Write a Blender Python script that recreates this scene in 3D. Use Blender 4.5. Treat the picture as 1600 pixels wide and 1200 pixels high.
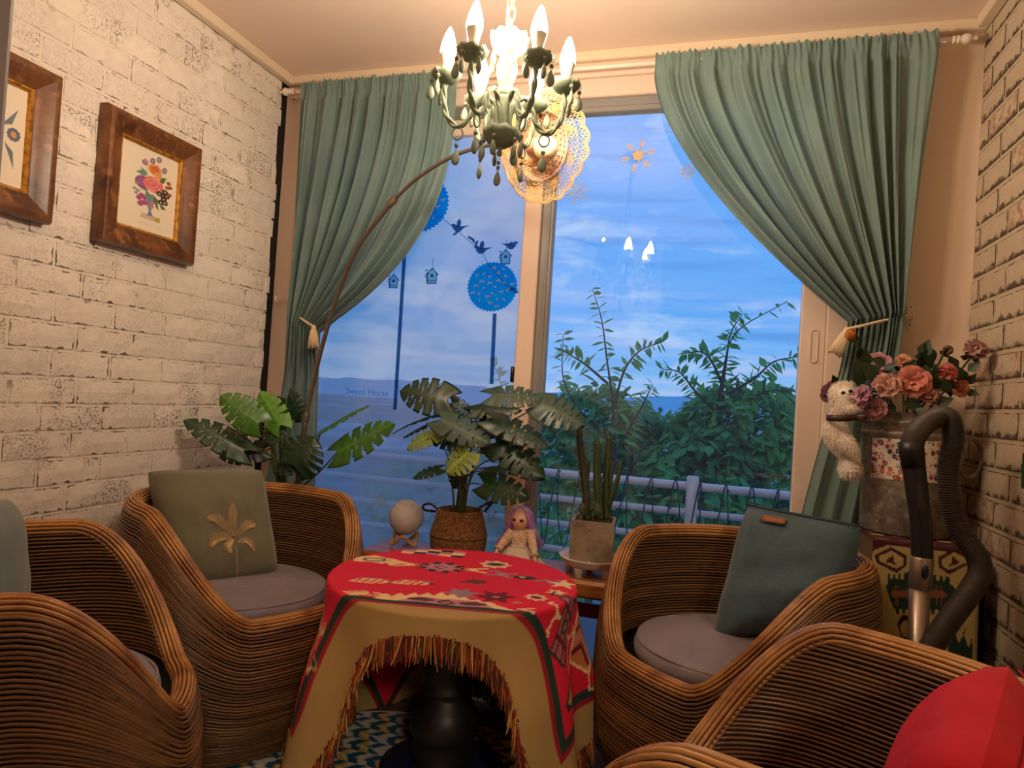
import bpy, math, random
import numpy as np
from mathutils import Vector, Matrix, noise as mnoise

PI = math.pi
random.seed(7)
rng = np.random.default_rng(7)
SC = bpy.context.scene
COL = SC.collection
for _o in list(bpy.data.objects):
    bpy.data.objects.remove(_o)

# ------------------------------------------------------------------ camera
CAM_Z = 1.07
FPX = 1069.0
_yaw, _pitch, _roll = (math.radians(a) for a in (16.78, 1.04, 3.677))
_F = np.array([-math.sin(_yaw) * math.cos(_pitch), math.cos(_yaw) * math.cos(_pitch), math.sin(_pitch)])
_r = np.array([math.cos(_yaw), math.sin(_yaw), 0.0])
_u = np.cross(_r, _F)
_R = math.cos(_roll) * _r + math.sin(_roll) * _u
_U = -math.sin(_roll) * _r + math.cos(_roll) * _u
cam = bpy.data.cameras.new('camera')
cam.sensor_width = 36.0
cam.lens = 36.0 * FPX / 1600.0
cam.clip_start = 0.02
cam.clip_end = 3000
camo = bpy.data.objects.new('camera', cam)
COL.objects.link(camo)
camo.matrix_world = Matrix(((_R[0], _U[0], -_F[0], 0), (_R[1], _U[1], -_F[1], 0), (_R[2], _U[2], -_F[2], CAM_Z), (0, 0, 0, 1)))
SC.camera = camo


def ray(px, py):
    return _F * FPX + _R * (px - 800) - _U * (py - 600)


def aty(px, py, Y):
    """measured photo point -> place in the room on the plane y = Y"""
    d = ray(px, py)
    p = d * (Y / d[1])
    return np.array([p[0], p[1], p[2] + CAM_Z])


def atx(px, py, X):
    d = ray(px, py)
    p = d * (X / d[0])
    return np.array([p[0], p[1], p[2] + CAM_Z])


def atz(px, py, Z):
    d = ray(px, py)
    p = d * ((Z - CAM_Z) / d[2])
    return np.array([p[0], p[1], Z])


def atplane(px, py, p0, n):
    d = ray(px, py)
    p0 = np.array(p0, float) - np.array([0, 0, CAM_Z])
    n = np.array(n, float)
    t = p0.dot(n) / d.dot(n)
    return d * t + np.array([0, 0, CAM_Z])


# ------------------------------------------------------------------ view
SC.view_settings.view_transform = 'Standard'
SC.view_settings.look = 'None'
SC.view_settings.exposure = 0.42
SC.view_settings.gamma = 1.0
SC.view_settings.use_curve_mapping = False


def lin(r, g, b):
    return tuple(((x / 255) / 12.92 if x / 255 <= .04045 else ((x / 255 + .055) / 1.055) ** 2.4) for x in (r, g, b))


# ------------------------------------------------------------------ world: blue dusk sky with clouds
W = bpy.data.worlds.new('dusk_sky')
SC.world = W
W.use_nodes = True
_t = W.node_tree
_t.nodes.clear()


def node(t, typ, ins=None, **kw):
    n = t.nodes.new(typ)
    for k, v in kw.items():
        setattr(n, k, v)
    for k, v in (ins or {}).items():
        if hasattr(v, 'is_output'):
            t.links.new(v, n.inputs[k])
        else:
            n.inputs[k].default_value = v
    return n


def ramp(t, fac, stops, interp='LINEAR'):
    n = t.nodes.new('ShaderNodeValToRGB')
    n.color_ramp.interpolation = interp
    e = n.color_ramp.elements
    while len(e) < len(stops):
        e.new(0.5)
    for i, (p, c) in enumerate(stops):
        e[i].position = p
        e[i].color = (c[0], c[1], c[2], 1) if isinstance(c, (tuple, list)) else (c, c, c, 1)
    t.links.new(fac, n.inputs[0])
    return n.outputs[0]


def mixc(t, fac, a, b, blend='MIX'):
    n = t.nodes.new('ShaderNodeMix')
    n.data_type = 'RGBA'
    n.blend_type = blend
    for i, v in ((0, fac), (6, a), (7, b)):
        if hasattr(v, 'is_output'):
            t.links.new(v, n.inputs[i])
        elif i == 0:
            n.inputs[0].default_value = v
        else:
            n.inputs[i].default_value = (v[0], v[1], v[2], 1)
    return n.outputs[2]


def math_(t, op, a, b=None, clamp=False):
    n = t.nodes.new('ShaderNodeMath')
    n.operation = op
    n.use_clamp = clamp
    for i, v in ((0, a), (1, b)):
        if v is None:
            continue
        if hasattr(v, 'is_output'):
            t.links.new(v, n.inputs[i])
        else:
            n.inputs[i].default_value = v
    return n.outputs[0]


_tc = node(_t, 'ShaderNodeTexCoord')
_sep = node(_t, 'ShaderNodeSeparateXYZ', {0: _tc.outputs['Generated']})
_sky = ramp(_t, _sep.outputs['Z'], [(0.0, lin(158, 196, 240)), (0.04, lin(122, 184, 246)), (0.14, lin(96, 170, 248)), (0.45, lin(110, 170, 252)), (1.0, lin(84, 128, 220))])
_map = node(_t, 'ShaderNodeMapping', {0: _tc.outputs['Generated'], 'Scale': (2.2, 2.2, 6.5), 'Location': (0.35, 0.1, 0.2)})
_nz = node(_t, 'ShaderNodeTexNoise', {0: _map.outputs[0], 'Scale': 2.6, 'Detail': 7.0, 'Roughness': 0.58, 'Distortion': 0.25})
_cl = ramp(_t, _nz.outputs[0], [(0.50, 0.0), (0.66, 1.0)])
_map2 = node(_t, 'ShaderNodeMapping', {0: _tc.outputs['Generated'], 'Scale': (1.2, 1.2, 22.0), 'Location': (1.3, 0.7, 0.12)})
_nz2 = node(_t, 'ShaderNodeTexNoise', {0: _map2.outputs[0], 'Scale': 2.5, 'Detail': 5.0, 'Roughness': 0.55})
_cl2 = ramp(_t, _nz2.outputs[0], [(0.50, 0.0), (0.66, 1.0)])
_low = ramp(_t, _sep.outputs['Z'], [(0.015, 1.0), (0.20, 0.0)])
_dark = ramp(_t, _nz2.outputs[0], [(0.30, 1.0), (0.47, 0.0)])
_s1 = mixc(_t, math_(_t, 'MULTIPLY', _dark, 0.45), _sky, lin(74, 132, 216))
_s2 = mixc(_t, math_(_t, 'MULTIPLY', _cl, 0.80), _s1, lin(186, 214, 250))
_s3 = mixc(_t, math_(_t, 'MULTIPLY', math_(_t, 'MULTIPLY', _cl2, _low), 0.42), _s2, lin(236, 214, 226))
_bg = node(_t, 'ShaderNodeBackground', {'Color': _s3, 'Strength': 0.84})
_wo = node(_t, 'ShaderNodeOutputWorld', {'Surface': _bg.outputs[0]})

# fill light added behind the camera; its fixture, built with the room, is made up
BACK_FILL = bpy.data.lights.new('back_fill_light', 'AREA')
BACK_FILL.shape = 'DISK'
BACK_FILL.size = 0.6
BACK_FILL.energy = 50
BACK_FILL.color = (1.0, 0.80, 0.60)
_lo = bpy.data.objects.new('back_fill_light', BACK_FILL)
COL.objects.link(_lo)
_lo.location = (1.25, -1.6, 2.29)

BULB_STRENGTH = 300.0
BULB_COLOR = (1.0, 0.79, 0.57)


# ------------------------------------------------------------------ materials
def newmat(name):
    m = bpy.data.materials.new(name)
    m.use_nodes = True
    m.node_tree.nodes.clear()
    return m, m.node_tree


def pm(name, col, rough=0.6, metal=0.0, var=None, var2=None, bump=None, attr=False, rand=0.0, transl=0.0, coord='Object', spec=0.5, coat=0.0, sheen=0.0, tcol=None, alpha=None):
    m, t = newmat(name)
    tc = node(t, 'ShaderNodeTexCoord')
    if coord == 'pos':
        P = node(t, 'ShaderNodeNewGeometry').outputs['Position']
    else:
        P = tc.outputs[coord]

    def nz(scale, stretch=(1, 1, 1), detail=5.0, rg=0.6):
        mp = node(t, 'ShaderNodeMapping', {0: P, 'Scale': stretch})
        return node(t, 'ShaderNodeTexNoise', {0: mp.outputs[0], 'Scale': scale, 'Detail': detail, 'Roughness': rg}).outputs[0]
    if attr:
        base = node(t, 'ShaderNodeVertexColor', layer_name='Col').outputs[0]
    else:
        n = node(t, 'ShaderNodeRGB')
        n.outputs[0].default_value = (*col, 1)
        base = n.outputs[0]
    for vv in (var, var2):
        if vv:
            c2, sc, lo, hi = vv[:4]
            st = vv[4] if len(vv) > 4 else (1, 1, 1)
            base = mixc(t, ramp(t, nz(sc, st), [(lo, 0.0), (hi, 1.0)]), base, c2)
    if rand:
        oi = node(t, 'ShaderNodeObjectInfo')
        f = math_(t, 'ADD', math_(t, 'MULTIPLY', oi.outputs['Random'], 2 * rand), 1 - rand)
        cmb = node(t, 'ShaderNodeCombineColor', {0: f, 1: f, 2: f})
        base = mixc(t, 1.0, base, cmb.outputs[0], 'MULTIPLY')
    b = node(t, 'ShaderNodeBsdfPrincipled', {'Base Color': base, 'Roughness': rough, 'Metallic': metal, 'Specular IOR Level': spec, 'Coat Weight': coat, 'Sheen Weight': sheen})
    if bump:
        sc, stg = bump[:2]
        st = bump[2] if len(bump) > 2 else (1, 1, 1)
        bn = node(t, 'ShaderNodeBump', {'Height': nz(sc, st, 4.0), 'Strength': stg, 'Distance': 0.01})
        t.links.new(bn.outputs[0], b.inputs['Normal'])
    sh = b.outputs[0]
    if transl:
        tr = node(t, 'ShaderNodeBsdfTranslucent', {'Color': base})
        if tcol:
            tr.inputs[0].default_value = (*tcol, 1)
        mx = node(t, 'ShaderNodeMixShader', {0: transl, 1: sh, 2: tr.outputs[0]})
        sh = mx.outputs[0]
    if alpha is not None:
        tp = node(t, 'ShaderNodeBsdfTransparent')
        mx = node(t, 'ShaderNodeMixShader', {0: alpha, 1: tp.outputs[0], 2: sh})
        sh = mx.outputs[0]
    node(t, 'ShaderNodeOutputMaterial', {0: sh})
    return m


def glass_mat(name, ior=1.5, haze=0.0, hcol=(0.8, 0.9, 1.0), tint=(1, 1, 1)):
    m, t = newmat(name)
    tp = node(t, 'ShaderNodeBsdfTransparent', {'Color': (*tint, 1)})
    gl = node(t, 'ShaderNodeBsdfGlossy', {'Roughness': 0.0})
    fr = node(t, 'ShaderNodeFresnel', {'IOR': ior})
    sh = tp.outputs[0]
    if haze:
        df = node(t, 'ShaderNodeBsdfDiffuse', {'Color': (*hcol, 1)})
        tl = node(t, 'ShaderNodeBsdfTranslucent', {'Color': (*hcol, 1)})
        a = node(t, 'ShaderNodeMixShader', {0: 0.6, 1: df.outputs[0], 2: tl.outputs[0]})
        sh = node(t, 'ShaderNodeMixShader', {0: haze, 1: sh, 2: a.outputs[0]}).outputs[0]
    mx = node(t, 'ShaderNodeMixShader', {0: fr.outputs[0], 1: sh, 2: gl.outputs[0]})
    node(t, 'ShaderNodeOutputMaterial', {0: mx.outputs[0]})
    return m


def emit_mat(name, col, s):
    m, t = newmat(name)
    e = node(t, 'ShaderNodeEmission', {'Color': (*col, 1), 'Strength': s})
    node(t, 'ShaderNodeOutputMaterial', {0: e.outputs[0]})
    return m


# ------------------------------------------------------------------ mesh helpers
class MB:
    def __init__(self):
        self.V, self.F, self.M, self.C = [], [], [], []
        self.n = 0
        self.uv = None

    def add(self, VF, mat=0, col=None):
        V, F = VF
        V = np.asarray(V, float)
        self.V.append(V)
        n = self.n
        self.F.extend([tuple(i + n for i in f) for f in F])
        self.M.extend([mat] * len(F))
        if col is not None:
            c = np.asarray(col, float)
            if c.ndim == 1:
                c = np.tile(c, (len(V), 1))
            self.C.append(c)
        else:
            self.C.append(np.ones((len(V), 3)))
        self.n += len(V)
        return self

    def verts(self):
        return np.concatenate(self.V) if self.V else np.zeros((0, 3))


OFF = {}


def meshdata(name, mb, mats, smooth=True, off=(0, 0, 0)):
    V = mb.verts() - np.array(off)
    me = bpy.data.meshes.new(name)
    me.from_pydata(V.tolist(), [], mb.F)
    mats = mats if isinstance(mats, (list, tuple)) else [mats]
    for m in mats:
        me.materials.append(m)
    nf = len(me.polygons)
    if len(mats) > 1:
        me.polygons.foreach_set('material_index', mb.M)
    me.polygons.foreach_set('use_smooth', [smooth] * nf)
    C = np.concatenate(mb.C)
    if (C != 1).any():
        a = me.color_attributes.new('Col', 'FLOAT_COLOR', 'POINT')
        a.data.foreach_set('color', np.c_[C, np.ones(len(C))].ravel())
    me.update()
    return me


def part(name, mb, mats, parent=None, smooth=True, local=False, autosmooth=None):
    """one mesh object; with a parent it is a part (vertices given in the room's coordinates unless local)"""
    if isinstance(mb, tuple):
        mb = MB().add(mb)
    if parent is None:
        V = mb.verts()
        lo, hi = V.min(0), V.max(0)
        off = np.array([(lo[0] + hi[0]) / 2, (lo[1] + hi[1]) / 2, lo[2]])
    else:
        off = np.zeros(3) if local else OFF[parent.name]
    me = meshdata(name, mb, mats, smooth, off)
    if autosmooth and smooth:
        try:
            me.set_sharp_from_angle(angle=math.radians(autosmooth))
        except Exception:
            pass
    o = bpy.data.objects.new(name, me)
    COL.objects.link(o)
    if parent is None:
        o.location = off
    else:
        o.parent = parent
    OFF[o.name] = np.array(off, float)
    return o


def tag(o, label, cat=None, group=None, kind=None):
    if label:
        o['label'] = label
    if cat:
        o['category'] = cat
    if group:
        o['group'] = group
    if kind:
        o['kind'] = kind
    return o


def thing(name, label, cat, loc=(0, 0, 0), group=None, rz=0.0):
    o = bpy.data.objects.new(name, None)
    o.empty_display_size = 0.05
    COL.objects.link(o)
    o.location = loc
    o.rotation_euler = (0, 0, rz)
    OFF[o.name] = np.array(loc, float)
    return tag(o, label, cat, group)


def struct(name, mb, mats, label=None, smooth=False):
    o = part(name, mb, mats, smooth=smooth)
    tag(o, label or name.replace('_', ' '), 'structure', kind='structure')
    return o


def copy_tree(o, parent=None):
    c = o.copy()
    COL.objects.link(c)
    if parent is not None:
        c.parent = parent
    for ch in list(o.children):
        copy_tree(ch, c)
    OFF[c.name] = OFF.get(o.name, np.zeros(3))
    return c


def xf(VF, M=None, loc=(0, 0, 0)):
    V = np.asarray(VF[0], float)
    if M is not None:
        V = V @ np.asarray(M, float).T
    return V + np.array(loc), VF[1]


def rotz(a):
    c, s = math.cos(a), math.sin(a)
    return np.array([[c, -s, 0], [s, c, 0], [0, 0, 1]])


def frame(z, hint=(0, 0, 1)):
    """3x3 whose third column is z and whose second is close to hint"""
    z = np.array(z, float)
    z /= np.linalg.norm(z)
    h = np.array(hint, float)
    x = np.cross(h, z)
    if np.linalg.norm(x) < 1e-6:
        x = np.cross((1, 0, 0), z)
    x /= np.linalg.norm(x)
    y = np.cross(z, x)
    return np.stack([x, y, z], 1)


def box(x0, x1, y0, y1, z0, z1, b=0.0):
    if b <= 0:
        V = [(x, y, z) for x in (x0, x1) for y in (y0, y1) for z in (z0, z1)]
        return np.array(V, float), [(0, 1, 3, 2), (4, 6, 7, 5), (0, 4, 5, 1), (2, 3, 7, 6), (0, 2, 6, 4), (1, 5, 7, 3)]
    lo, hi = np.array([x0, y0, z0], float), np.array([x1, y1, z1], float)
    b = min(b, (hi - lo).min() * .49)
    V, idx = [], {}
    for cx in (0, 1):
        for cy in (0, 1):
            for cz in (0, 1):
                c = np.array([cx, cy, cz])
                corner = np.where(c == 1, hi, lo)
                sgn = np.where(c == 1, -1, 1)
                for ax in range(3):
                    p = corner + sgn * b
                    p[ax] = corner[ax]
                    idx[(cx, cy, cz, ax)] = len(V)
                    V.append(p)
    F = []
    for ax in range(3):
        o1, o2 = [a for a in range(3) if a != ax]
        for s in (0, 1):
            q = []
            for (a, c) in ((0, 0), (1, 0), (1, 1), (0, 1)):
                k = [0, 0, 0]
                k[ax], k[o1], k[o2] = s, a, c
                q.append(idx[(*k, ax)])
            F.append(tuple(q))
    for ax in range(3):
        o1, o2 = [a for a in range(3) if a != ax]
        for a in (0, 1):
            for c in (0, 1):
                k0, k1 = [0, 0, 0], [0, 0, 0]
                k0[o1] = k1[o1] = a
                k0[o2] = k1[o2] = c
                k1[ax] = 1
                F.append((idx[(*k0, o1)], idx[(*k0, o2)], idx[(*k1, o2)], idx[(*k1, o1)]))
    for cx in (0, 1):
        for cy in (0, 1):
            for cz in (0, 1):
                F.append(tuple(idx[(cx, cy, cz, a)] for a in range(3)))
    V = np.array(V)
    ctr = (lo + hi) / 2
    G = []
    for f in F:
        P = V[list(f)]
        n = np.cross(P[1] - P[0], P[2] - P[0])
        G.append(f if n.dot(P.mean(0) - ctr) > 0 else f[::-1])
    return V, G


def tube(path, r, seg=6, closed=False, caps=True, up=None):
    P = np.asarray(path, float)
    n = len(P)
    r = np.broadcast_to(np.asarray(r, float), (n,))
    if closed:
        T = np.roll(P, -1, 0) - np.roll(P, 1, 0)
    else:
        T = np.gradient(P, axis=0)
    T /= np.linalg.norm(T, axis=1)[:, None] + 1e-12
    N = np.zeros_like(P)
    if up is not None:
        u = np.broadcast_to(np.asarray(up, float), P.shape)
        N = u - (u * T).sum(1)[:, None] * T
        N /= np.linalg.norm(N, axis=1)[:, None] + 1e-12
    else:
        a = np.array([0, 0, 1.0]) if abs(T[0][2]) < .9 else np.array([1.0, 0, 0])
        v = a - a.dot(T[0]) * T[0]
        for i in range(n):
            v = v - v.dot(T[i]) * T[i]
            v /= np.linalg.norm(v) + 1e-12
            N[i] = v
    B = np.cross(T, N)
    an = np.arange(seg) * 2 * PI / seg
    V = P[:, None] + r[:, None, None] * (N[:, None] * np.cos(an)[None, :, None] + B[:, None] * np.sin(an)[None, :, None])
    V = V.reshape(-1, 3)
    F = []
    m = n if closed else n - 1
    for i in range(m):
        a, b = i * seg, ((i + 1) % n) * seg
        for j in range(seg):
            k = (j + 1) % seg
            F.append((a + j, a + k, b + k, b + j))
    if caps and not closed:
        F.append(tuple(range(seg))[::-1])
        F.append(tuple((n - 1) * seg + j for j in range(seg)))
    return V, F


def lathe(prof, seg=24, wob=None, close=False):
    """prof: list of (r, z); axis +z"""
    n = len(prof)
    V, F = [], []
    for i, (r, z) in enumerate(prof):
        for j in range(seg):
            a = 2 * PI * j / seg
            rr = r if wob is None else wob(r, z, a)
            V.append((rr * math.cos(a), rr * math.sin(a), z))
    for i in range(n - 1):
        for j in range(seg):
            k = (j + 1) % seg
            F.append((i * seg + j, i * seg + k, (i + 1) * seg + k, (i + 1) * seg + j))
    if prof[0][0] > 1e-5 and close:
        F.append(tuple(range(seg))[::-1])
    if prof[-1][0] > 1e-5 and close:
        F.append(tuple((n - 1) * seg + j for j in range(seg)))
    return np.array(V), F


def ball(c, r, seg=16, rings=10):
    r = np.broadcast_to(np.asarray(r, float), (3,))
    V = [(0, 0, 1)]
    for i in range(1, rings):
        a = PI * i / rings
        for j in range(seg):
            b = 2 * PI * j / seg
            V.append((math.sin(a) * math.cos(b), math.sin(a) * math.sin(b), math.cos(a)))
    V.append((0, 0, -1))
    F = [(0, 1 + j, 1 + (j + 1) % seg) for j in range(seg)]
    for i in range(rings - 2):
        for j in range(seg):
            k = (j + 1) % seg
            a, b = 1 + i * seg, 1 + (i + 1) * seg
            F.append((a + j, b + j, b + k, a + k))
    e = len(V) - 1
    s = 1 + (rings - 2) * seg
    F += [(e, s + (j + 1) % seg, s + j) for j in range(seg)]
    return np.array(V) * r + np.array(c, float), F


def gridf(nu, nv, fn, closed_u=False):
    """grid of points fn(i, j) as (nv, nu, 3) array"""
    V = np.array(fn, float).reshape(-1, 3)
    F = []
    for j in range(nv - 1):
        for i in range(nu if closed_u else nu - 1):
            k = (i + 1) % nu
            F.append((j * nu + i, j * nu + k, (j + 1) * nu + k, (j + 1) * nu + i))
    return V, F


def spline(pts, n, closed=False):
    """Catmull-Rom through pts"""
    P = np.asarray(pts, float)
    m = len(P)
    out = []
    segs = m if closed else m - 1
    ts = np.linspace(0, segs, n, endpoint=not closed)
    for t in ts:
        i = min(int(t), segs - 1)
        u = t - i
        if closed:
            a, b, c, d = (P[(i + k) % m] for k in (-1, 0, 1, 2))
        else:
            b, c = P[i], P[i + 1]
            a = P[i - 1] if i > 0 else 2 * b - c
            d = P[i + 2] if i + 2 < m else 2 * c - b
        out.append(.5 * (2 * b + (c - a) * u + (2 * a - 5 * b + 4 * c - d) * u * u + (3 * b - a - 3 * c + d) * u ** 3))
    return np.array(out)


def sm(x):
    x = np.clip(x, 0, 1)
    return x * x * (3 - 2 * x)


def extrude_poly(P2, thick, M=None, loc=(0, 0, 0)):
    """flat outline in local xy, thickness along +z, placed by M and loc"""
    n = len(P2)
    V = np.array([(x, y, 0) for x, y in P2] + [(x, y, thick) for x, y in P2], float)
    F = [tuple(range(n))[::-1], tuple(range(n, 2 * n))] + [(i, (i + 1) % n, n + (i + 1) % n, n + i) for i in range(n)]
    return xf((V, F), M, loc)


class Canvas:
    """woven or printed colours worked out in python and stored as the cloth's own colour per vertex"""
    def __init__(self, u0, u1, v0, v1, nu, nv, bg):
        self.U, self.Vv = np.meshgrid(np.linspace(u0, u1, nu), np.linspace(v0, v1, nv))
        self.C = np.tile(np.array(bg, float), (nv, nu, 1))

    def mask(self, m, c):
        self.C[m] = c

    def poly(self, P, c):
        P = np.asarray(P, float)
        x, y = self.U, self.Vv
        ins = np.zeros(x.shape, bool)
        j = len(P) - 1
        for i in range(len(P)):
            xi, yi = P[i]
            xj, yj = P[j]
            if yi != yj:
                cnd = ((yi > y) != (yj > y)) & (x < (xj - xi) * (y - yi) / (yj - yi) + xi)
                ins ^= cnd
            j = i
        self.C[ins] = c

    def ell(self, cx, cy, rx, ry, c, r0=0.0):
        d = ((self.U - cx) / rx) ** 2 + ((self.Vv - cy) / ry) ** 2
        self.C[(d <= 1) & (d >= r0 * r0)] = c

    def line(self, pts, w, c):
        for (x0, y0), (x1, y1) in zip(pts[:-1], pts[1:]):
            dx, dy = x1 - x0, y1 - y0
            L = dx * dx + dy * dy + 1e-12
            t = np.clip(((self.U - x0) * dx + (self.Vv - y0) * dy) / L, 0, 1)
            d = np.hypot(self.U - x0 - t * dx, self.Vv - y0 - t * dy)
            self.C[d <= w / 2] = c

    def star(self, cx, cy, r1, r2, n, c, a0=0.0, sx=1.0, sy=1.0):
        P = []
        for i in range(2 * n):
            r = r1 if i % 2 == 0 else r2
            a = a0 + PI * i / n
            P.append((cx + sx * r * math.cos(a), cy + sy * r * math.sin(a)))
        self.poly(P, c)

    def cols(self):
        return self.C.reshape(-1, 3)
# ================================================================== the room shell
LX, RX, YB, CEIL = -1.8325, 0.755, 2.5, 2.37
YF = 0.28                                   # inner face of the wall the doorway is in
JX = float(aty(18, 200, 0.30)[0])           # doorway edge
M_plaster = pm('beige_plaster', lin(228, 204, 180), 0.75, bump=(90, 0.04), coord='pos')
M_ceil = pm('ceiling_paper', lin(238, 214, 196), 0.7, bump=(60, 0.05), coord='pos')
M_trim = pm('cream_moulding', lin(226, 206, 180), 0.42, coord='pos')
M_frame = pm('cream_window_frame', lin(226, 202, 184), 0.38, coord='pos')
M_track = pm('grey_window_track', lin(140, 140, 140), 0.35, metal=0.3, coord='pos')
M_floor = pm('pale_laminate', lin(168, 158, 150), 0.16, var=(lin(140, 126, 116), 3, .35, .7, (1, 8, 1)), coord='pos')
M_black = pm('black_gap', lin(14, 11, 10), 0.9)

struct('floor', box(-3.2, 2.6, -3.4, YB + .1, -.08, 0), M_floor, 'pale glossy laminate floor under the rugs')
struct('ceiling', box(-3.2, 2.6, -3.4, YB + .1, CEIL, CEIL + .08), M_ceil, 'plain beige papered ceiling')
struct('trim_1', box(LX, RX, YB - .035, YB, 2.332, CEIL, .004), M_trim, 'ceiling moulding above the window')
struct('trim_2', box(LX, LX + .035, YF, YB - .035, 2.332, CEIL, .004), M_trim, 'ceiling moulding above the left brick wall')
struct('trim_3', box(RX - .035, RX, YF, YB - .035, 2.332, CEIL, .004), M_trim, 'ceiling moulding above the right brick wall')
m = MB()
m.add(box(.412, RX + .1, YB, YB + .1, 0, CEIL))
m.add(box(LX - .1, .412, YB + .012, YB + .1, 2.333, CEIL))
struct('wall_back', m, M_plaster, 'plain beige wall between the window and the right brick wall')
m = MB()
m.add(box(LX - .1, JX - .07, .16, YF, 0, CEIL))
m.add(box(JX - .07, RX + .1, .16, YF, 2.2, CEIL))
struct('wall_front', m, M_plaster, 'wall with the open doorway the picture looks through')
m = MB()
m.add(box(JX - .085, JX, .14, YF + .02, 0, 2.2, .006))
M_jamb = pm('grey_door_casing', lin(150, 136, 132), 0.5, coord='pos')
struct('door_1', m, M_jamb, 'grey casing of the open doorway at the picture edge')
# the room behind the doorway
m = MB()
m.add(box(-3.3, -3.2, -3.5, .16, 0, CEIL))
m.add(box(-3.3, LX - .1, .06, .16, 0, CEIL))
m.add(box(2.6, 2.7, -3.5, .3, 0, CEIL))
m.add(box(RX + .1, 2.7, .2, .3, 0, CEIL))
m.add(box(-3.3, 2.7, -3.5, -3.4, 0, CEIL))
struct('wall_rear', m, pm('dim_rear_wall', lin(96, 84, 76), .8, coord='pos'), 'walls of the room behind the doorway')
t_ = thing('fill_light_fixture', 'round flat fixture added for the fill light in the room behind the doorway', 'lamp', (1.25, -1.6, 2.30))  # made-up fixture for the fill light, out of view
part('base', xf(lathe([(0, .07), (.33, .07), (.33, .02), (.315, .02), (.0, .025)], 32), loc=(1.25, -1.6, 2.30)), M_trim, t_)

# ------------------------------------------------------------------ brick walls
def brick_material(name, base, dark, mode):
    m, t = newmat(name)
    pos = node(t, 'ShaderNodeNewGeometry').outputs['Position']
    uv = node(t, 'ShaderNodeUVMap', uv_map='UVMap').outputs[0]
    su = node(t, 'ShaderNodeSeparateXYZ', {0: uv})
    oi = node(t, 'ShaderNodeObjectInfo').outputs['Random']
    n1 = node(t, 'ShaderNodeTexNoise', {0: pos, 'Scale': 6.0, 'Detail': 3.0, 'Roughness': .55}).outputs[0]
    n2 = node(t, 'ShaderNodeTexNoise', {0: pos, 'Scale': 130.0, 'Detail': 6.0, 'Roughness': .72}).outputs[0]
    n3 = node(t, 'ShaderNodeTexNoise', {0: pos, 'Scale': 34.0, 'Detail': 5.0, 'Roughness': .65}).outputs[0]
    n4 = node(t, 'ShaderNodeTexNoise', {0: pos, 'Scale': 2.2, 'Detail': 2.0}).outputs[0]
    u1 = math_(t, 'SUBTRACT', 1.0, su.outputs[0])
    v1 = math_(t, 'SUBTRACT', 1.0, su.outputs[1])
    eu = math_(t, 'MULTIPLY', math_(t, 'MINIMUM', su.outputs[0], u1), 2.7 if mode == 'left' else 4.2)
    ed = math_(t, 'MINIMUM', eu, math_(t, 'MULTIPLY', v1, 1.25 if mode == 'left' else 2.0))
    eb = math_(t, 'MULTIPLY', su.outputs[1], 0.72 if mode == 'left' else 0.36)
    e = math_(t, 'MINIMUM', ed, eb)
    ew = math_(t, 'ADD', e, math_(t, 'MULTIPLY', math_(t, 'SUBTRACT', n3, .5), 0.55 if mode == 'left' else .42))
    base1 = mixc(t, ramp(t, n3, [(.3, 0.0), (.75, 1.0)]), base, tuple(c * .86 for c in base))
    f = math_(t, 'ADD', math_(t, 'MULTIPLY', oi, .12), .94)
    cmb = node(t, 'ShaderNodeCombineColor', {0: f, 1: f, 2: f}).outputs[0]
    base1 = mixc(t, 1.0, base1, cmb, 'MULTIPLY')
    if mode == 'left':
        edge = ramp(t, ew, [(-.10, 1.0), (-.05, 0.0)])
        gate = ramp(t, n4, [(.36, .25), (.6, 1.0)])
        edge = math_(t, 'MULTIPLY', edge, gate)
        pt = math_(t, 'MULTIPLY', ramp(t, n1, [(.42, 0.0), (.56, 1.0)]), ramp(t, n2, [(.47, 0.0), (.60, 1.0)]))
        spk = ramp(t, n2, [(.67, 0.0), (.70, 1.0)])
        ob = ramp(t, oi, [(.60, .25), (.80, 1.0)])
        k = math_(t, 'MAXIMUM', math_(t, 'MAXIMUM', edge, math_(t, 'MULTIPLY', pt, ob)), math_(t, 'MULTIPLY', spk, .55))
        colr = mixc(t, math_(t, 'MULTIPLY', k, .9), base1, dark)
    else:
        edge = ramp(t, ew, [(.02, 1.0), (.075, 0.0)])
        pit = ramp(t, n2, [(.60, 0.0), (.68, 1.0)])
        red = math_(t, 'MULTIPLY', ramp(t, oi, [(.78, 0.0), (.84, 1.0)]), ramp(t, n3, [(.45, 0.0), (.62, 1.0)]))
        b2 = mixc(t, math_(t, 'MULTIPLY', red, .7), base1, lin(150, 92, 58))
        k = math_(t, 'MAXIMUM', math_(t, 'MULTIPLY', edge, .9), math_(t, 'MULTIPLY', pit, .5))
        colr = mixc(t, k, b2, dark)
    h = math_(t, 'ADD', math_(t, 'MULTIPLY', n3, .7), math_(t, 'MULTIPLY', n2, .35))
    bn = node(t, 'ShaderNodeBump', {'Height': h, 'Strength': .75, 'Distance': .008})
    b = node(t, 'ShaderNodeBsdfPrincipled', {'Base Color': colr, 'Roughness': .72, 'Normal': bn.outputs[0]})
    node(t, 'ShaderNodeOutputMaterial', {0: b.outputs[0]})
    return m


M_brickL = brick_material('whitewashed_brick', lin(236, 226, 214), lin(66, 54, 46), 'left')
M_brickR = brick_material('antique_cream_brick', lin(206, 186, 160), lin(52, 30, 20), 'right')
M_mortL = pm('whitewashed_mortar', lin(228, 217, 204), 0.8, var=(lin(150, 136, 122), 26, .56, .72), bump=(70, .5), coord='pos')
M_mortR = pm('cream_mortar', lin(200, 180, 150), 0.85, bump=(160, .35), coord='pos')


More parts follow.
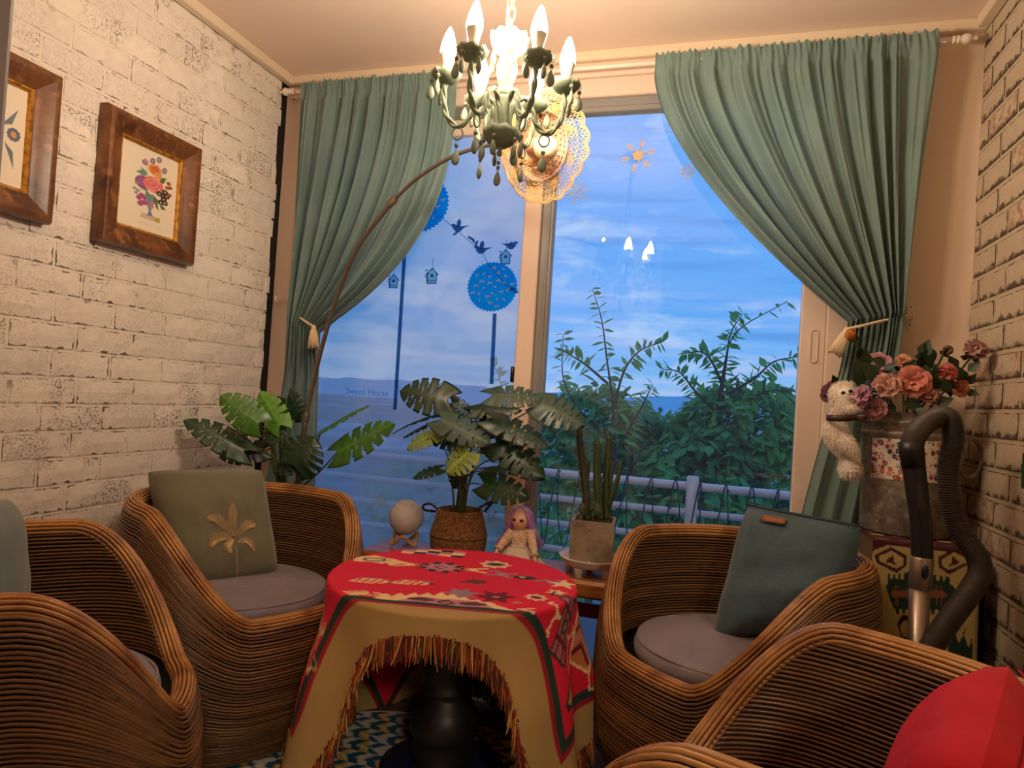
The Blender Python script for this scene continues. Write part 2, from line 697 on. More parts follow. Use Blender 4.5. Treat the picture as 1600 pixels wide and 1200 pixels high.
def brick_mesh(name, L, Hh, T, mat, seed, jit, inset):
    r = np.random.default_rng(seed)
    nu, nv = 5, 3
    V, UV = [], []
    for j in range(nv):
        for i in range(nu):
            u, v = i / (nu - 1), j / (nv - 1)
            bd = (i in (0, nu - 1)) or (j in (0, nv - 1))
            w = T - (inset if bd else 0) + r.uniform(-jit, jit) * (1 if not bd else .6)
            V.append(((u - .5) * L + r.uniform(-1, 1) * jit * (.9 if bd else .3), (v - .5) * Hh + r.uniform(-1, 1) * jit * (.9 if bd else .3), w))
            UV.append((u, v))
    F = []
    for j in range(nv - 1):
        for i in range(nu - 1):
            a = j * nu + i
            F.append((a, a + 1, a + nu + 1, a + nu))
    loop = [i for i in range(nu)] + [j * nu + nu - 1 for j in range(1, nv)] + [(nv - 1) * nu + i for i in range(nu - 2, -1, -1)] + [j * nu for j in range(nv - 2, 0, -1)]
    base = len(V)
    for k in loop:
        x, y, z = V[k]
        V.append((x * 1.004, y * 1.01, -.002))
        UV.append(UV[k])
    n = len(loop)
    for k in range(n):
        F.append((loop[k], base + k, base + (k + 1) % n, loop[(k + 1) % n]))
    me = bpy.data.meshes.new(name)
    me.from_pydata(V, [], F)
    uvl = me.uv_layers.new(name='UVMap')
    for li, l in enumerate(me.loops):
        uvl.data[li].uv = UV[l.vertex_index]
    me.materials.append(mat)
    me.update()
    return me


def brick_wall(wall, side, pitch_z, z0, pitch_y, ph, joint, mat, T, jit, inset, y_end, vis_y, vis_z, ystart):
    X = LX if side == 'left' else RX
    L, Hh = pitch_y - joint, pitch_z - joint
    variants = [brick_mesh('brick', L, Hh, T, mat, 100 + i + (50 if side == 'right' else 0), jit, inset) for i in range(12)]
    # local x -> along wall, y -> up, z -> out of the wall
    if side == 'left':
        R3 = Matrix(((0, 0, 1), (1, 0, 0), (0, 1, 0)))
    else:
        R3 = Matrix(((0, 0, -1), (-1, 0, 0), (0, 1, 0)))
    k = -int(z0 / pitch_z) - 1
    far = MB()
    fuv = []
    off = OFF[wall.name]
    while True:
        zb = z0 + k * pitch_z
        k += 1
        if zb < -.001:
            continue
        if zb + pitch_z > CEIL - .036 + .03:
            break
        y = ystart - 1.0 + (pitch_y * .5 if k % 2 else 0) + ph + random.uniform(-.02, .02)
        while y < y_end:
            a, b = max(y, ystart), min(y + L, y_end + random.uniform(-.018, .004))
            y += pitch_y
            if b - a < .03:
                continue
            s = (b - a) / L
            zc = zb + pitch_z / 2
            sz = 1.0
            if zb + pitch_z > 2.332:
                top = 2.331
                sz = max(.15, (top - zb - joint / 2) / Hh)
                zc = zb + joint / 2 + Hh * sz / 2
            me = random.choice(variants)
            loc = Vector((X, (a + b) / 2, zc))
            Mx = Matrix.Translation(loc) @ R3.to_4x4() @ Matrix.Diagonal((s, sz, random.uniform(.75, 1.2), 1))
            if b > vis_y and zc > vis_z:
                o = bpy.data.objects.new('brick', me)
                COL.objects.link(o)
                o.parent = wall
                o.matrix_local = Matrix.Translation(-Vector(off)) @ Mx
            else:
                V = np.array([Mx @ v.co for v in me.vertices])
                far.add((V, [tuple(p.vertices) for p in me.polygons]))
                buf = np.zeros(len(me.loops) * 2)
                me.uv_layers[0].data.foreach_get('uv', buf)
                fuv.append(buf)
    if far.n:
        o = part('brick_field', far, mat, wall, smooth=False)
        uvl = o.data.uv_layers.new(name='UVMap')
        uvl.data.foreach_set('uv', np.concatenate(fuv))
        tag(o, None, kind='stuff')


wl = struct('wall_left', box(LX - .1, LX - .004, .16, YB, 0, CEIL), M_black, 'left wall of whitewashed worn bricks with dark gap at the window')
m = MB()
ys = np.linspace(YF, 2.44, 60)
zs = np.linspace(0, 2.332, 80)
gv, gf = gridf(60, 80, [[(LX + .0012 * math.sin(y * 61 + z * 47) * math.sin(z * 91), y if i < 59 else 2.438 + .010 * math.sin(z * 40) * math.sin(z * 23 + 1) + .005 * math.sin(z * 150), z) for i, y in enumerate(ys)] for z in zs])
m.add((gv, gf))
part('mortar', m, M_mortL, wl)
brick_wall(wl, 'left', .0787, .725, .2035, .07, .0095, M_brickL, .0045, .0011, .0026, 2.448, 1.22, .60, YF)

wr = struct('wall_right', box(RX, RX + .1, .30, YB, 0, CEIL), M_mortR, 'right wall of cream bricks with burnt ragged edges')
brick_wall(wr, 'right', .0825, 1.117, .212, .035, .0125, M_brickR, .0034, .0008, .0012, YB - .002, 1.78, .30, .32)

# ------------------------------------------------------------------ the window
win = struct('window_1', box(LX + .03, .41, YB - .005, YB + .11, 2.206, 2.332, .004), M_frame, 'wide sliding window in a cream frame')
m = MB()
m.add(box(LX - .05, LX + .075, YB - .012, YB + .11, 0, 2.332, .004))
m.add(box(LX + .075, LX + .095, YB + .03, YB + .11, 0, 2.206, .003), 1)
m.add(box(.336, .41, YB - .008, YB + .11, 0, 2.206, .004))
m.add(box(LX + .075, .336, YB - .002, YB + .11, 0, .035, .004))
m.add(box(LX + .03, .41, YB - .022, YB - .004, 2.274, 2.290, .003))
m.add(box(LX + .03, .41, YB - .014, YB - .004, 2.300, 2.332, .003))
m.add(box(LX + .095, .336, YB + .012, YB + .10, 2.172, 2.207, .003), 1)
part('outer_frame', m, [M_frame, M_track], win, smooth=False)
m = MB()
m.add(box(.256, .336, YB + .004, YB + .045, .035, 2.175, .004))
m.add(box(-.640, .256, YB + .004, YB + .045, .035, .105, .004))
m.add(box(-.640, .256, YB + .006, YB + .045, 2.150, 2.175, .004), 1)
m.add(box(-.680, -.632, YB + .010, YB + .045, .035, 2.175, .004), 1)
m.add(box(-.655, -.645, YB + .002, YB + .012, .035, 2.175, .002), 1)
sash = part('sash', m, [M_frame, M_track], win, smooth=False)
m = MB()
hx, hz = float(aty(1272, 543, YB)[0]), 1.305
hp = []
for k in range(32):
    a = 2 * PI * k / 32
    hp.append((hx + .0115 * math.cos(a), YB + .003, hz + .0115 * math.sin(a) + (.044 if math.sin(a) > 0 else -.044)))
m.add(tube(hp, .0035, 6, closed=True))
part('pull_handle', m, M_frame, sash)
m = MB()
m.add(box(-.748, -.680, YB - .006, YB + .08, .035, 2.206, .004))
m.add(box(LX + .095, LX + .15, YB + .05, YB + .085, .035, 2.175, .004), 1)
m.add(box(LX + .15, -.748, YB + .05, YB + .085, .035, .105, .004))
m.add(box(LX + .15, -.748, YB + .05, YB + .085, 2.11, 2.175, .004))
s2 = part('sash', m, [M_frame, M_track], win, smooth=False)
lz = float(aty(800, 585, YB)[2])
part('latch', MB().add(box(-.760, -.747, YB - .012, YB + .02, lz - .03, lz + .03, .003)), pm('dark_latch', lin(40, 36, 36), .4, metal=.6), s2)
M_glass = glass_mat('window_glass', 1.55, haze=.03, hcol=lin(200, 220, 245))
M_film = glass_mat('filmed_window_glass', 1.6, haze=.32, hcol=lin(226, 238, 255), tint=(.96, .98, 1.0))
part('pane', MB().add(box(-.640, .262, YB + .022, YB + .027, .09, 2.17)), M_glass, win, smooth=False)
pl_ = part('pane', MB().add(box(LX + .10, -.744, YB + .064, YB + .069, .09, 2.14)), M_film, win, smooth=False)
tag(pl_, 'left pane hazy with window film')

# ================================================================== outdoors
M_bal = pm('balcony_concrete', lin(120, 124, 128), .8, bump=(40, .2), coord='pos')
struct('floor_balcony', box(-4.5, 4.0, YB + .11, 3.72, -.25, -.03), M_bal, 'narrow concrete balcony outside the window')
M_rail = pm('white_railing_paint', lin(214, 208, 206), .35, coord='pos')
rl = thing('balcony_railing', 'white pipe balcony railing with four bars outside the window', 'railing', (-.6, 3.5, -.03))
for z, r in ((.685, .021), (.555, .017), (.425, .017), (.295, .017)):
    part('rail', tube([(-4.4, 3.5, z), (-1.5, 3.5, z), (1.0, 3.5, z), (3.9, 3.5, z)], r, 10), M_rail, rl)
for x in (-3.7, -2.5, -1.3, -.095, 1.1, 2.3, 3.5):
    part('post', MB().add(box(x - .028, x + .028, 3.472, 3.528, -.03, .735, .006)), M_rail, rl)
sl = thing('string_lights', 'black wired string lights hung in loops on the balcony railing', 'lights', (-.3, 3.47, .3))
m, mb2 = MB(), MB()
pts = []
for i in range(12):
    x = -1.0 + i * .118
    pts += [(x, 3.470, .715), (x + .02 + .015 * math.sin(i * 2.1), 3.462, .50), (x + .045 + .02 * math.sin(i * 1.3), 3.458, .27 + .05 * math.sin(i)), (x + .085, 3.463, .52)]
wp = spline(pts, 260)
m.add(tube(wp, .0032, 5))
for i in range(0, 260, 5):
    d = np.array([.02 * math.cos(i), -.004, .006 * math.sin(i * .7)])
    mb2.add(tube([wp[i], wp[i] + d * .5, wp[i] + d], [.0028, .004, .0015], 5))
M_wire = pm('black_wire', lin(22, 26, 34), .5)
part('wire', m, M_wire, sl)
tag(part('bulbs', mb2, M_wire, sl), None, kind='stuff')

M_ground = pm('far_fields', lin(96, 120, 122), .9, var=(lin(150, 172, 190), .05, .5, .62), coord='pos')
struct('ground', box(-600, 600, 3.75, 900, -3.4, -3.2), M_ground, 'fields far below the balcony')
M_hill = pm('haze_blue_hill', lin(140, 206, 224), .95, var=(lin(120, 186, 210), .02, .3, .7), coord='pos')  # aerial haze is put into the blue of the hills
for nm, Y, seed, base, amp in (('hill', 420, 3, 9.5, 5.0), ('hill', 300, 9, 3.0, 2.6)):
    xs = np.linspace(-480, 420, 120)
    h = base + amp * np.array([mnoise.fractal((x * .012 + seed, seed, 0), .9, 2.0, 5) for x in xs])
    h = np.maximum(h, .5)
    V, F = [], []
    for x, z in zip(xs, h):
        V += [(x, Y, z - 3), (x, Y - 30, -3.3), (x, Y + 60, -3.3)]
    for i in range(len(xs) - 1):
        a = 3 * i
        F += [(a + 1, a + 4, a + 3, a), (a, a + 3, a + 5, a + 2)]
    struct('hill', (np.array(V), F), M_hill, 'distant haze-tinted blue hills beyond the fields' if Y > 400 else 'nearer low haze-tinted blue ridge in front of the distant hills', smooth=True)

# trees: branches with alternating drooping leaves, dense foliage below
def leaf_outdoor(L, Wd):
    V = [(0, 0, 0), (Wd * .42, .28 * L, -.03 * L), (-Wd * .42, .28 * L, -.03 * L), (0, .3 * L, .02 * L), (Wd * .5, .55 * L, -.08 * L), (-Wd * .5, .55 * L, -.08 * L), (0, .58 * L, -.02 * L), (0, L, -.2 * L)]
    F = [(0, 1, 3), (0, 3, 2), (1, 4, 6, 3), (3, 6, 5, 2), (4, 7, 6), (6, 7, 5)]
    return np.array(V, float), F


M_leafo = pm('tree_leaf', lin(96, 172, 100), .5, rand=.25, var=(lin(124, 190, 96), 4, .4, .7), transl=.45, coord='pos')
M_folo = pm('tree_foliage', lin(100, 182, 106), .55, var=(lin(146, 206, 112), 1.6, .4, .62), var2=(lin(70, 140, 90), 5, .45, .6), transl=.45, coord='pos')
M_bark = pm('tree_bark', lin(58, 50, 48), .85, coord='pos')
lv = leaf_outdoor(.115, .05)
leaf_me = meshdata('leaf', MB().add(lv), M_leafo)


def tree(label, base, limbs, mass, nmass, seed):
    r = np.random.default_rng(seed)
    t = thing('cherry_tree', label, 'tree', base, 'trees beyond the balcony railing')
    b = np.array(base)
    trunk_top = b + np.array([.05, .05, 2.2])
    part('trunk', tube(spline([b, b + (.04, .02, 1.0), trunk_top, np.array(limbs[0][0])], 20), np.linspace(.07, .018, 20), 8), M_bark, t)
    cnt = 0
    for li in limbs:
        P = spline(li, 26)
        part('branch', tube(P, np.linspace(.011, .0025, 26), 5), M_bark, t)
        for i in range(5, 26):
            for s in (-1, 1):
                if r.random() < .2 or cnt > 290:
                    continue
                cnt += 1
                tdir = P[min(i + 1, 25)] - P[i - 1]
                tdir /= np.linalg.norm(tdir)
                side = np.cross(tdir, (0, -1, 0))
                d = side * s * .8 + tdir * .55 + np.array([0, r.uniform(-.4, .4), -.35 - .3 * r.random()])
                Mx = frame(np.cross(d, np.cross((0, -.3, 1), d)) + r.normal(0, .25, 3), d)
                sc = r.uniform(.55, 1.12) * (1.1 - .45 * i / 26)
                o = bpy.data.objects.new('leaf', leaf_me)
                COL.objects.link(o)
                o.parent = t
                M4 = Matrix([list(row) for row in Mx]).to_4x4()
                o.matrix_local = Matrix.Translation(Vector(P[i] - b)) @ M4 @ Matrix.Diagonal((sc, sc, sc, 1))
    fb = MB()
    for (cx, cy, cz, rx, ry, rz, n) in mass:
        for _ in range(int(n * nmass)):
            d = r.normal(0, 1, 3)
            d /= np.linalg.norm(d)
            q = np.array([cx, cy, cz]) + d * np.array([rx, ry, rz]) * r.uniform(.45, 1.0) ** .5
            ld = np.array([d[0] + r.normal(0, .6), d[1] + r.normal(0, .6) - .2, -.25 + r.normal(0, .45)])
            Mx = frame(np.cross(ld, np.cross((0, -.2, 1), ld)) + r.normal(0, .3, 3), ld)
            sc = r.uniform(.7, 1.35)
            fb.add(xf((lv[0] * sc, lv[1]), Mx, q))
    tag(part('foliage', fb, M_folo, t), None, kind='stuff')
    return t


def Q(px, py, Y):
    return tuple(aty(px, py, Y))


Y1 = 4.7
tree('slender young cherry tree behind the cactus with one tall top shoot', (-.95, 4.9, -3.2),
     [[Q(962, 760, Y1), Q(958, 640, Y1), Q(948, 560, Y1), Q(940, 500, Y1), Q(926, 452, Y1)],
      [Q(958, 640, Y1), Q(975, 580, Y1), Q(1000, 548, Y1), Q(1036, 534, Y1)],
      [Q(950, 600, Y1), Q(915, 570, Y1), Q(893, 556, Y1), Q(872, 545, Y1)],
      [Q(955, 690, Y1), Q(905, 640, Y1), Q(880, 590, Y1), Q(880, 522, Y1)],
      [Q(955, 720, Y1), Q(1000, 640, Y1), Q(1020, 600, Y1)]],
     [(-.85, 5.0, .92, .36, .3, .30, 700), (-1.25, 5.1, .66, .5, .4, .45, 1100), (-.95, 5.0, .2, .75, .4, .5, 1200), (-.45, 5.2, .6, .42, .35, .45, 900)], 1.0, 5)
Y2 = 4.9
tree('broad cherry tree with drooping sprays behind the right half of the railing', (.45, 5.1, -3.2),
     [[Q(1060, 800, Y2), Q(1110, 690, Y2), Q(1128, 590, Y2), Q(1150, 520, Y2), Q(1228, 472, Y2)],
      [Q(1115, 640, Y2), Q(1085, 610, Y2), Q(1062, 582, Y2), Q(1034, 577, Y2)],
      [Q(1128, 600, Y2), Q(1112, 565, Y2), Q(1095, 550, Y2), Q(1066, 553, Y2)],
      [Q(1130, 620, Y2), Q(1180, 590, Y2), Q(1210, 565, Y2), Q(1256, 556, Y2)],
      [Q(1125, 640, Y2), Q(1135, 560, Y2), Q(1142, 520, Y2), Q(1160, 490, Y2)],
      [Q(1128, 660, Y2), Q(1170, 625, Y2), Q(1215, 610, Y2), Q(1250, 640, Y2)]],
     [(.20, 5.2, .98, .46, .35, .34, 1100), (-.1, 5.1, .58, .5, .4, .45, 1100), (.60, 5.3, .7, .5, .4, .55, 1200), (.2, 5.1, .1, .9, .4, .45, 1300)], 1.0, 8)
tree('hazy tree seen through the filmed left pane', (-2.0, 6.2, -3.2),
     [[Q(800, 700, 6.0), Q(790, 640, 6.0), Q(780, 590, 6.0), Q(765, 560, 6.0)], [Q(800, 680, 6.0), Q(815, 610, 6.0), Q(818, 560, 6.0)]],
     [(-1.9, 6.3, .3, .6, .4, .6, 500), (-2.9, 6.6, -.1, .7, .4, .5, 400)], 1.0, 12)
tree('low wide treetop filling the view under the railing bars', (-.2, 6.6, -3.2),
     [[(-.2, 6.6, -.6), (-.3, 6.6, -.1), (-.4, 6.5, .3)], [(-.2, 6.6, -.6), (.5, 6.6, 0), (.9, 6.6, .3)]],
     [(-1.0, 6.8, -.1, .8, .5, .75, 700), (.3, 6.9, -.1, .9, .5, .8, 900), (-.3, 6.4, -1.0, 1.6, .5, .6, 900), (1.2, 6.9, 0, .8, .5, .8, 600)], 1.0, 21)
# ================================================================== rattan armchairs
M_cane = None


def cane_material():
    m, t = newmat('rattan_cane')
    pos = node(t, 'ShaderNodeTexCoord').outputs['Object']
    oi = node(t, 'ShaderNodeObjectInfo').outputs['Random']
    n1 = node(t, 'ShaderNodeTexNoise', {0: pos, 'Scale': 7.0, 'Detail': 3.0}).outputs[0]
    n2 = node(t, 'ShaderNodeTexNoise', {0: pos, 'Scale': 60.0, 'Detail': 4.0}).outputs[0]
    a = mixc(t, ramp(t, oi, [(0.0, 0.0), (1.0, 1.0)]), lin(138, 98, 60), lin(88, 60, 36))
    b = mixc(t, ramp(t, n1, [(.38, 0.0), (.66, 1.0)]), a, lin(104, 72, 44))
    c = mixc(t, ramp(t, n2, [(.62, 0.0), (.74, .8)]), b, lin(52, 28, 16))
    bs = node(t, 'ShaderNodeBsdfPrincipled', {'Base Color': c, 'Roughness': .36, 'Specular IOR Level': .5})
    node(t, 'ShaderNodeOutputMaterial', {0: bs.outputs[0]})
    return m


M_cane = cane_material()
M_rim = pm('golden_rim_cane', lin(184, 132, 76), .34, rand=.15, var=(lin(120, 70, 34), 9, .42, .68), var2=(lin(60, 34, 18), 70, .66, .74))
M_shade_shell = pm('dark_cane_gap_shade', lin(16, 9, 6), .9)  # near-black shell added to block light and stand for shade between canes

HF, HB = .408, .692
_ph = np.linspace(0, PI, 500)
_c = np.cos(_ph)
_r0 = np.where(_c > 0, .311 - .072 * _c ** 2, .311 + .10 * _c ** 2)
_x, _y = _r0 * _c + .086, _r0 * np.sin(_ph)
_th = np.arctan2(_y, _x)
_hh = HF + (HB - HF) * sm((_ph - .487) / (1.639 - .487))
_rc = np.hypot(_x, _y)


def crest_h(t):
    t = np.abs((np.asarray(t) + PI) % (2 * PI) - PI)
    return np.interp(t, _th, _hh)


def crest_r(t):
    t = np.abs((np.asarray(t) + PI) % (2 * PI) - PI)
    return np.interp(t, _th, _rc)


RHO = .021


def r_out(z, t):
    q = np.clip(z / (crest_h(t) - RHO), 0, 1.05)
    k = np.interp(q, [0, .12, .28, .45, .62, .8, .92, 1.0, 1.05], [-.045, -.012, .018, .036, .043, .040, .033, RHO + .002, RHO + .002])
    return crest_r(t) + k


def outer_path(zf, t):
    w = (max(zf, 0) / (HF - RHO)) ** 1.45
    z = zf + (crest_h(t) - HF) * w
    r = r_out(z, t)
    return np.stack([r * np.cos(t), r * np.sin(t), z], 1)


def make_chair(loc, yaw, label):
    t_ = thing('rattan_armchair', label, 'chair', loc, 'rattan tub armchairs around the table', yaw)
    shade_shell = MB()
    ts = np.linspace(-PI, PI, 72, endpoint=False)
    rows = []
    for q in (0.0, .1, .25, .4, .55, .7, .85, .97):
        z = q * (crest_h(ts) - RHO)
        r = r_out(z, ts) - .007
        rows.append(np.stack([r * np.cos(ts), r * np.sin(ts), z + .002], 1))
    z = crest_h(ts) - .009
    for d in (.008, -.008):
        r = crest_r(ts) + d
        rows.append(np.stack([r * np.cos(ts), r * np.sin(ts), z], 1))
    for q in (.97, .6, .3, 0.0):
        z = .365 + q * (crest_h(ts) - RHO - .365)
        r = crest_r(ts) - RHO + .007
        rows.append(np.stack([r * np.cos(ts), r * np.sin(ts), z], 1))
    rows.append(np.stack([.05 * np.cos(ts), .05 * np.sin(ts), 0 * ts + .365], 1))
    shade_shell.add(gridf(72, len(rows), rows, closed_u=True))
    part('shade_shell', shade_shell, M_shade_shell, t_, local=True)
    # outer canes follow the rim above and flatten towards the floor
    P = .0084
    tt = np.linspace(-PI, PI, 80, endpoint=False)
    prev = None
    zf = .0055
    k = 0
    while zf < HF - RHO - .001:
        jit = .0006 * np.sin(3 * tt + k * 1.7) + .0004 * np.sin(7 * tt + k * 2.9)
        pth = outer_path(zf, tt)
        pth[:, 2] += jit if k else 0
        part('cane', tube(pth, .0035 + .0003 * math.sin(k * 2.3), 6, closed=True), M_cane, t_, local=True)
        if prev is not None:
            gap = np.linalg.norm(pth - prev, axis=1)
            idx = np.where(gap > .0104)[0]
            if len(idx) > 6:
                back = np.abs(tt[idx])
                tb = back.min() + .015
                ta = np.linspace(tb, 2 * PI - tb, 60)
                mid = (outer_path(zf, ta) + outer_path(zf - P, ta)) / 2
                part('cane', tube(mid, .0038, 5), M_cane, t_, local=True)
        prev = pth
        zf += P
        k += 1
    # rim: nine canes laid round the top edge
    ct = np.linspace(-PI, PI, 110, endpoint=False)
    C = np.stack([crest_r(ct) * np.cos(ct), crest_r(ct) * np.sin(ct), crest_h(ct) - RHO], 1)
    T = np.roll(C, -1, 0) - np.roll(C, 1, 0)
    T /= np.linalg.norm(T, axis=1)[:, None]
    Rn = np.stack([np.cos(ct), np.sin(ct), 0 * ct], 1)
    Rn = Rn - (Rn * T).sum(1)[:, None] * T
    Rn /= np.linalg.norm(Rn, axis=1)[:, None]
    Bn = np.cross(Rn, T)
    Bn *= np.sign(Bn[:, 2])[:, None]
    for a in np.radians(np.linspace(-6, 186, 9)):
        p = C + RHO * (math.cos(a) * Rn + math.sin(a) * Bn)
        part('rim_cane', tube(p, .0040, 6, closed=True), M_rim, t_, local=True)
    # inner canes
    z = .395
    k = 0
    while z < HB - .022:
        tb = None
        for a in np.linspace(.02, PI, 300):
            if crest_h(a) - .016 > z:
                tb = a
                break
        if tb is None:
            break
        ta = np.linspace(tb, 2 * PI - tb, 56)
        r = crest_r(ta) - RHO - .0005
        zz = z + .0007 * np.sin(2 * ta + k)
        part('cane', tube(np.stack([r * np.cos(ta), r * np.sin(ta), zz], 1), .0034, 6), M_cane, t_, local=True)
        z += .0086
        k += 1
    return t_


CH = [((-1.406, 1.829, .0115), -.405, 'rattan tub armchair by the white brick wall holding the olive palm cushion'),
      ((.0886, 2.003, .0065), -2.303, 'rattan tub armchair in front of the window holding the teal cushion with leather tag'),
      ((-1.309, 1.018, .0115), .726, 'rattan tub armchair at the left picture edge, nearest the brick wall with framed prints'),
      ((.185, 1.046, .0065), 2.752, 'rattan tub armchair in the lower right corner holding the red cushion')]
chair0 = make_chair(*CH[0])
for loc, yaw, lab in CH[1:]:
    c = copy_tree(chair0)
    c.location = loc
    c.rotation_euler = (0, 0, yaw)
    c['label'] = lab

# round seat cushions
M_seat = pm('mauve_grey_seat_fabric', lin(136, 124, 132), .62, var=(lin(120, 108, 116), 7, .4, .65), bump=(14, .35), sheen=.2)


def seat_cushion(loc, label, seed):
    R, H = .268, .062
    V, F = [], []
    prof = []
    for q in np.linspace(0, 1, 9):
        a = -PI / 2 + q * PI
        prof.append((R - .024 + .024 * math.cos(a), H / 2 + H / 2 * math.sin(a) * (.93)))
    prof = [(0.0, .003), (.12, .002)] + prof + [(.19, H + .002), (.12, H + .008), (.05, H + .010), (0.001, H + .010)]

    def wob(r, z, a):
        return r * (1 + .012 * math.sin(3 * a + seed) + .006 * math.sin(7 * a + seed * 2)) if r > .01 else r
    L = lathe(prof, 56, wob)
    V = np.array(L[0])
    for i, v in enumerate(V):
        if v[2] > .03:
            V[i][2] += .006 * mnoise.noise((v[0] * 9 + seed, v[1] * 9, seed)) + .004 * mnoise.noise((v[0] * 22, v[1] * 7 + seed, 1))
    t_ = thing('seat_cushion', label, 'cushion', loc, 'round grey seat cushions')
    part('cover', (V, L[1]), M_seat, t_, local=True)
    pp = np.array([[wob(R - .010, 0, a) * math.cos(a), wob(R - .010, 0, a) * math.sin(a), H - .007] for a in np.linspace(0, 2 * PI, 56, endpoint=False)])
    part('piping', tube(pp, .0035, 5, closed=True), M_seat, t_, local=True)


SC_Z = .375
for (loc, yaw, lab), name, sd in zip(CH[:3], ('round mauve grey seat cushion under the olive palm cushion', 'round mauve grey seat cushion under the teal cushion', 'round mauve grey seat cushion half hidden in the left edge armchair'), (1, 4, 7)):
    seat_cushion((loc[0] + .012 * math.cos(yaw), loc[1] + .012 * math.sin(yaw), SC_Z), name, sd)


# square throw cushions from their four corners
def pillow_mesh(TL, TR, BR, BL, th, pinch=.05, n=26, seed=0, wr=.006, back=True):
    TL, TR, BR, BL = (np.array(p, float) for p in (TL, TR, BR, BL))
    nrm = np.cross(TR - TL, BL - TL)
    nrm /= np.linalg.norm(nrm)
    if nrm[1] > 0:
        nrm = -nrm

    def side(s):
        rows = []
        for j in range(n):
            row = []
            for i in range(n):
                u, v = i / (n - 1), j / (n - 1)
                uu = u + pinch * (4 * v * (1 - v)) * (.5 - u) * (abs(2 * u - 1) ** 2)
                vv = v + pinch * (4 * u * (1 - u)) * (.5 - v) * (abs(2 * v - 1) ** 2)
                cr = 1 - .075 * (abs(2 * u - 1) * abs(2 * v - 1)) ** 3.5
                uu, vv = .5 + (uu - .5) * cr, .5 + (vv - .5) * cr
                p = (TL * (1 - uu) + TR * uu) * (1 - vv) + (BL * (1 - uu) + BR * uu) * vv
                f = ((1 - (2 * u - 1) ** 4) * (1 - (2 * v - 1) ** 4)) ** .62
                d = th * f * s
                d += s * wr * f * (mnoise.noise((u * 5 + seed, v * 5, s)) + .6 * mnoise.noise((u * 13, v * 6 + seed, s * 2)))
                row.append(p + nrm * d)
            rows.append(row)
        return gridf(n, n, rows)
    m = MB()
    m.add(side(1))
    if back:
        b = side(-1)
        m.add((b[0], [f[::-1] for f in b[1]]))
    return m, nrm, (lambda u, v, e=.0: None)


def psurf(TL, TR, BR, BL, th, u, v, eps, pinch=.05):
    TL, TR, BR, BL = (np.array(p, float) for p in (TL, TR, BR, BL))
    nrm = np.cross(TR - TL, BL - TL)
    nrm /= np.linalg.norm(nrm)
    if nrm[1] > 0:
        nrm = -nrm
    p = (TL * (1 - u) + TR * u) * (1 - v) + (BL * (1 - u) + BR * u) * v
    f = ((1 - (2 * u - 1) ** 4) * (1 - (2 * v - 1) ** 4)) ** .62
    return p + nrm * (th * f + eps)


# olive cushion with an embroidered palm
def quad(pxs, p0, n):
    return [atplane(x, y, p0, n) for x, y in pxs]


yA = -.405
fA = np.array([math.cos(yA), math.sin(yA), 0])
pA = np.array(CH[0][0]) - fA * .105 + np.array([0, 0, .62])
nA = fA * .78 + np.array([.18, -.5, 0])
nA = nA / np.linalg.norm(nA) + np.array([0, 0, .32])
qa = quad([(222, 731), (414, 729), (440, 893), (266, 938)], pA, nA)
M_olive = pm('olive_velvet', lin(108, 104, 80), .8, var=(lin(92, 88, 68), 5, .4, .65), bump=(120, .12), sheen=.4)
M_gold_thread = pm('gold_embroidery', lin(212, 176, 124), .5)
mb, nA_, _ = pillow_mesh(*qa, .062, seed=2, wr=.007)
pil = thing('throw_cushion', 'olive velvet throw cushion embroidered with a golden palm tree', 'cushion', tuple(np.mean(qa, 0) - [0, 0, .2]), 'square throw cushions')
part('cover', mb, M_olive, pil)
em = MB()


def pu(x, y):
    """embroidery coordinates from the close view of the cushion (1150 x 1200)"""
    px, py = 220 + x / 5.0, 720 + y / 5.0
    P = atplane(px, py, pA + nA_ * .055, nA_)
    TL, TR, BR, BL = qa
    # solve bilinear coordinates
    u, v = .5, .5
    for _ in range(12):
        p = (TL * (1 - u) + TR * u) * (1 - v) + (BL * (1 - u) + BR * u) * v
        du = (TR - TL) * (1 - v) + (BR - BL) * v
        dv = (BL - TL) * (1 - u) + (BR - TR) * u
        A = np.stack([du, dv], 1)
        s = np.linalg.lstsq(A, (P - nA_ * (P - p).dot(nA_)) - p, rcond=None)[0]
        u, v = u + s[0], v + s[1]
    return u, v


def stitch(x0, y0, x1, y1, w0=.0012, w1=.0006, n=4):
    pts = []
    for k in range(n):
        a = k / (n - 1)
        u, v = pu(x0 + (x1 - x0) * a, y0 + (y1 - y0) * a)
        pts.append(psurf(*qa, .062, u, v, .0035))
    em.add(tube(pts, np.linspace(w0, w1, n), 4))


for spine, wid in (([(735, 610), (715, 500), (712, 420), (714, 345)], 42), ([(725, 600), (660, 520), (590, 460), (522, 450)], 44), ([(735, 605), (790, 540), (840, 505), (888, 505)], 40), ([(720, 615), (650, 600), (580, 620), (545, 670)], 58), ([(728, 615), (700, 640), (680, 670), (700, 715)], 40), ([(745, 640), (800, 625), (850, 645), (882, 700)], 30)):
    S = spline(spine, 22)
    for i in range(1, 22):
        d = S[i] - S[i - 1]
        d = d / np.linalg.norm(d)
        w = wid * math.sin(PI * (i / 22) ** .8) + 8
        for s in (-1, 1):
            e = S[i] + w * (d * .75 + s * np.array([-d[1], d[0]]) * .75)
            stitch(S[i][0], S[i][1], e[0], e[1], .0010, .0005)
for i in range(24):
    y = 665 + i * 10.5
    x = 742 + 20 * (i / 24)
    stitch(x - 6, y, x + 6, y + 6, .0008, .0008, 2)
    if i % 2:
        stitch(x - 6, y + 6, x - 2, y - 2, .0008, .0008, 2)
stitch(725, 932, 752, 922, .0016, .0016, 2)
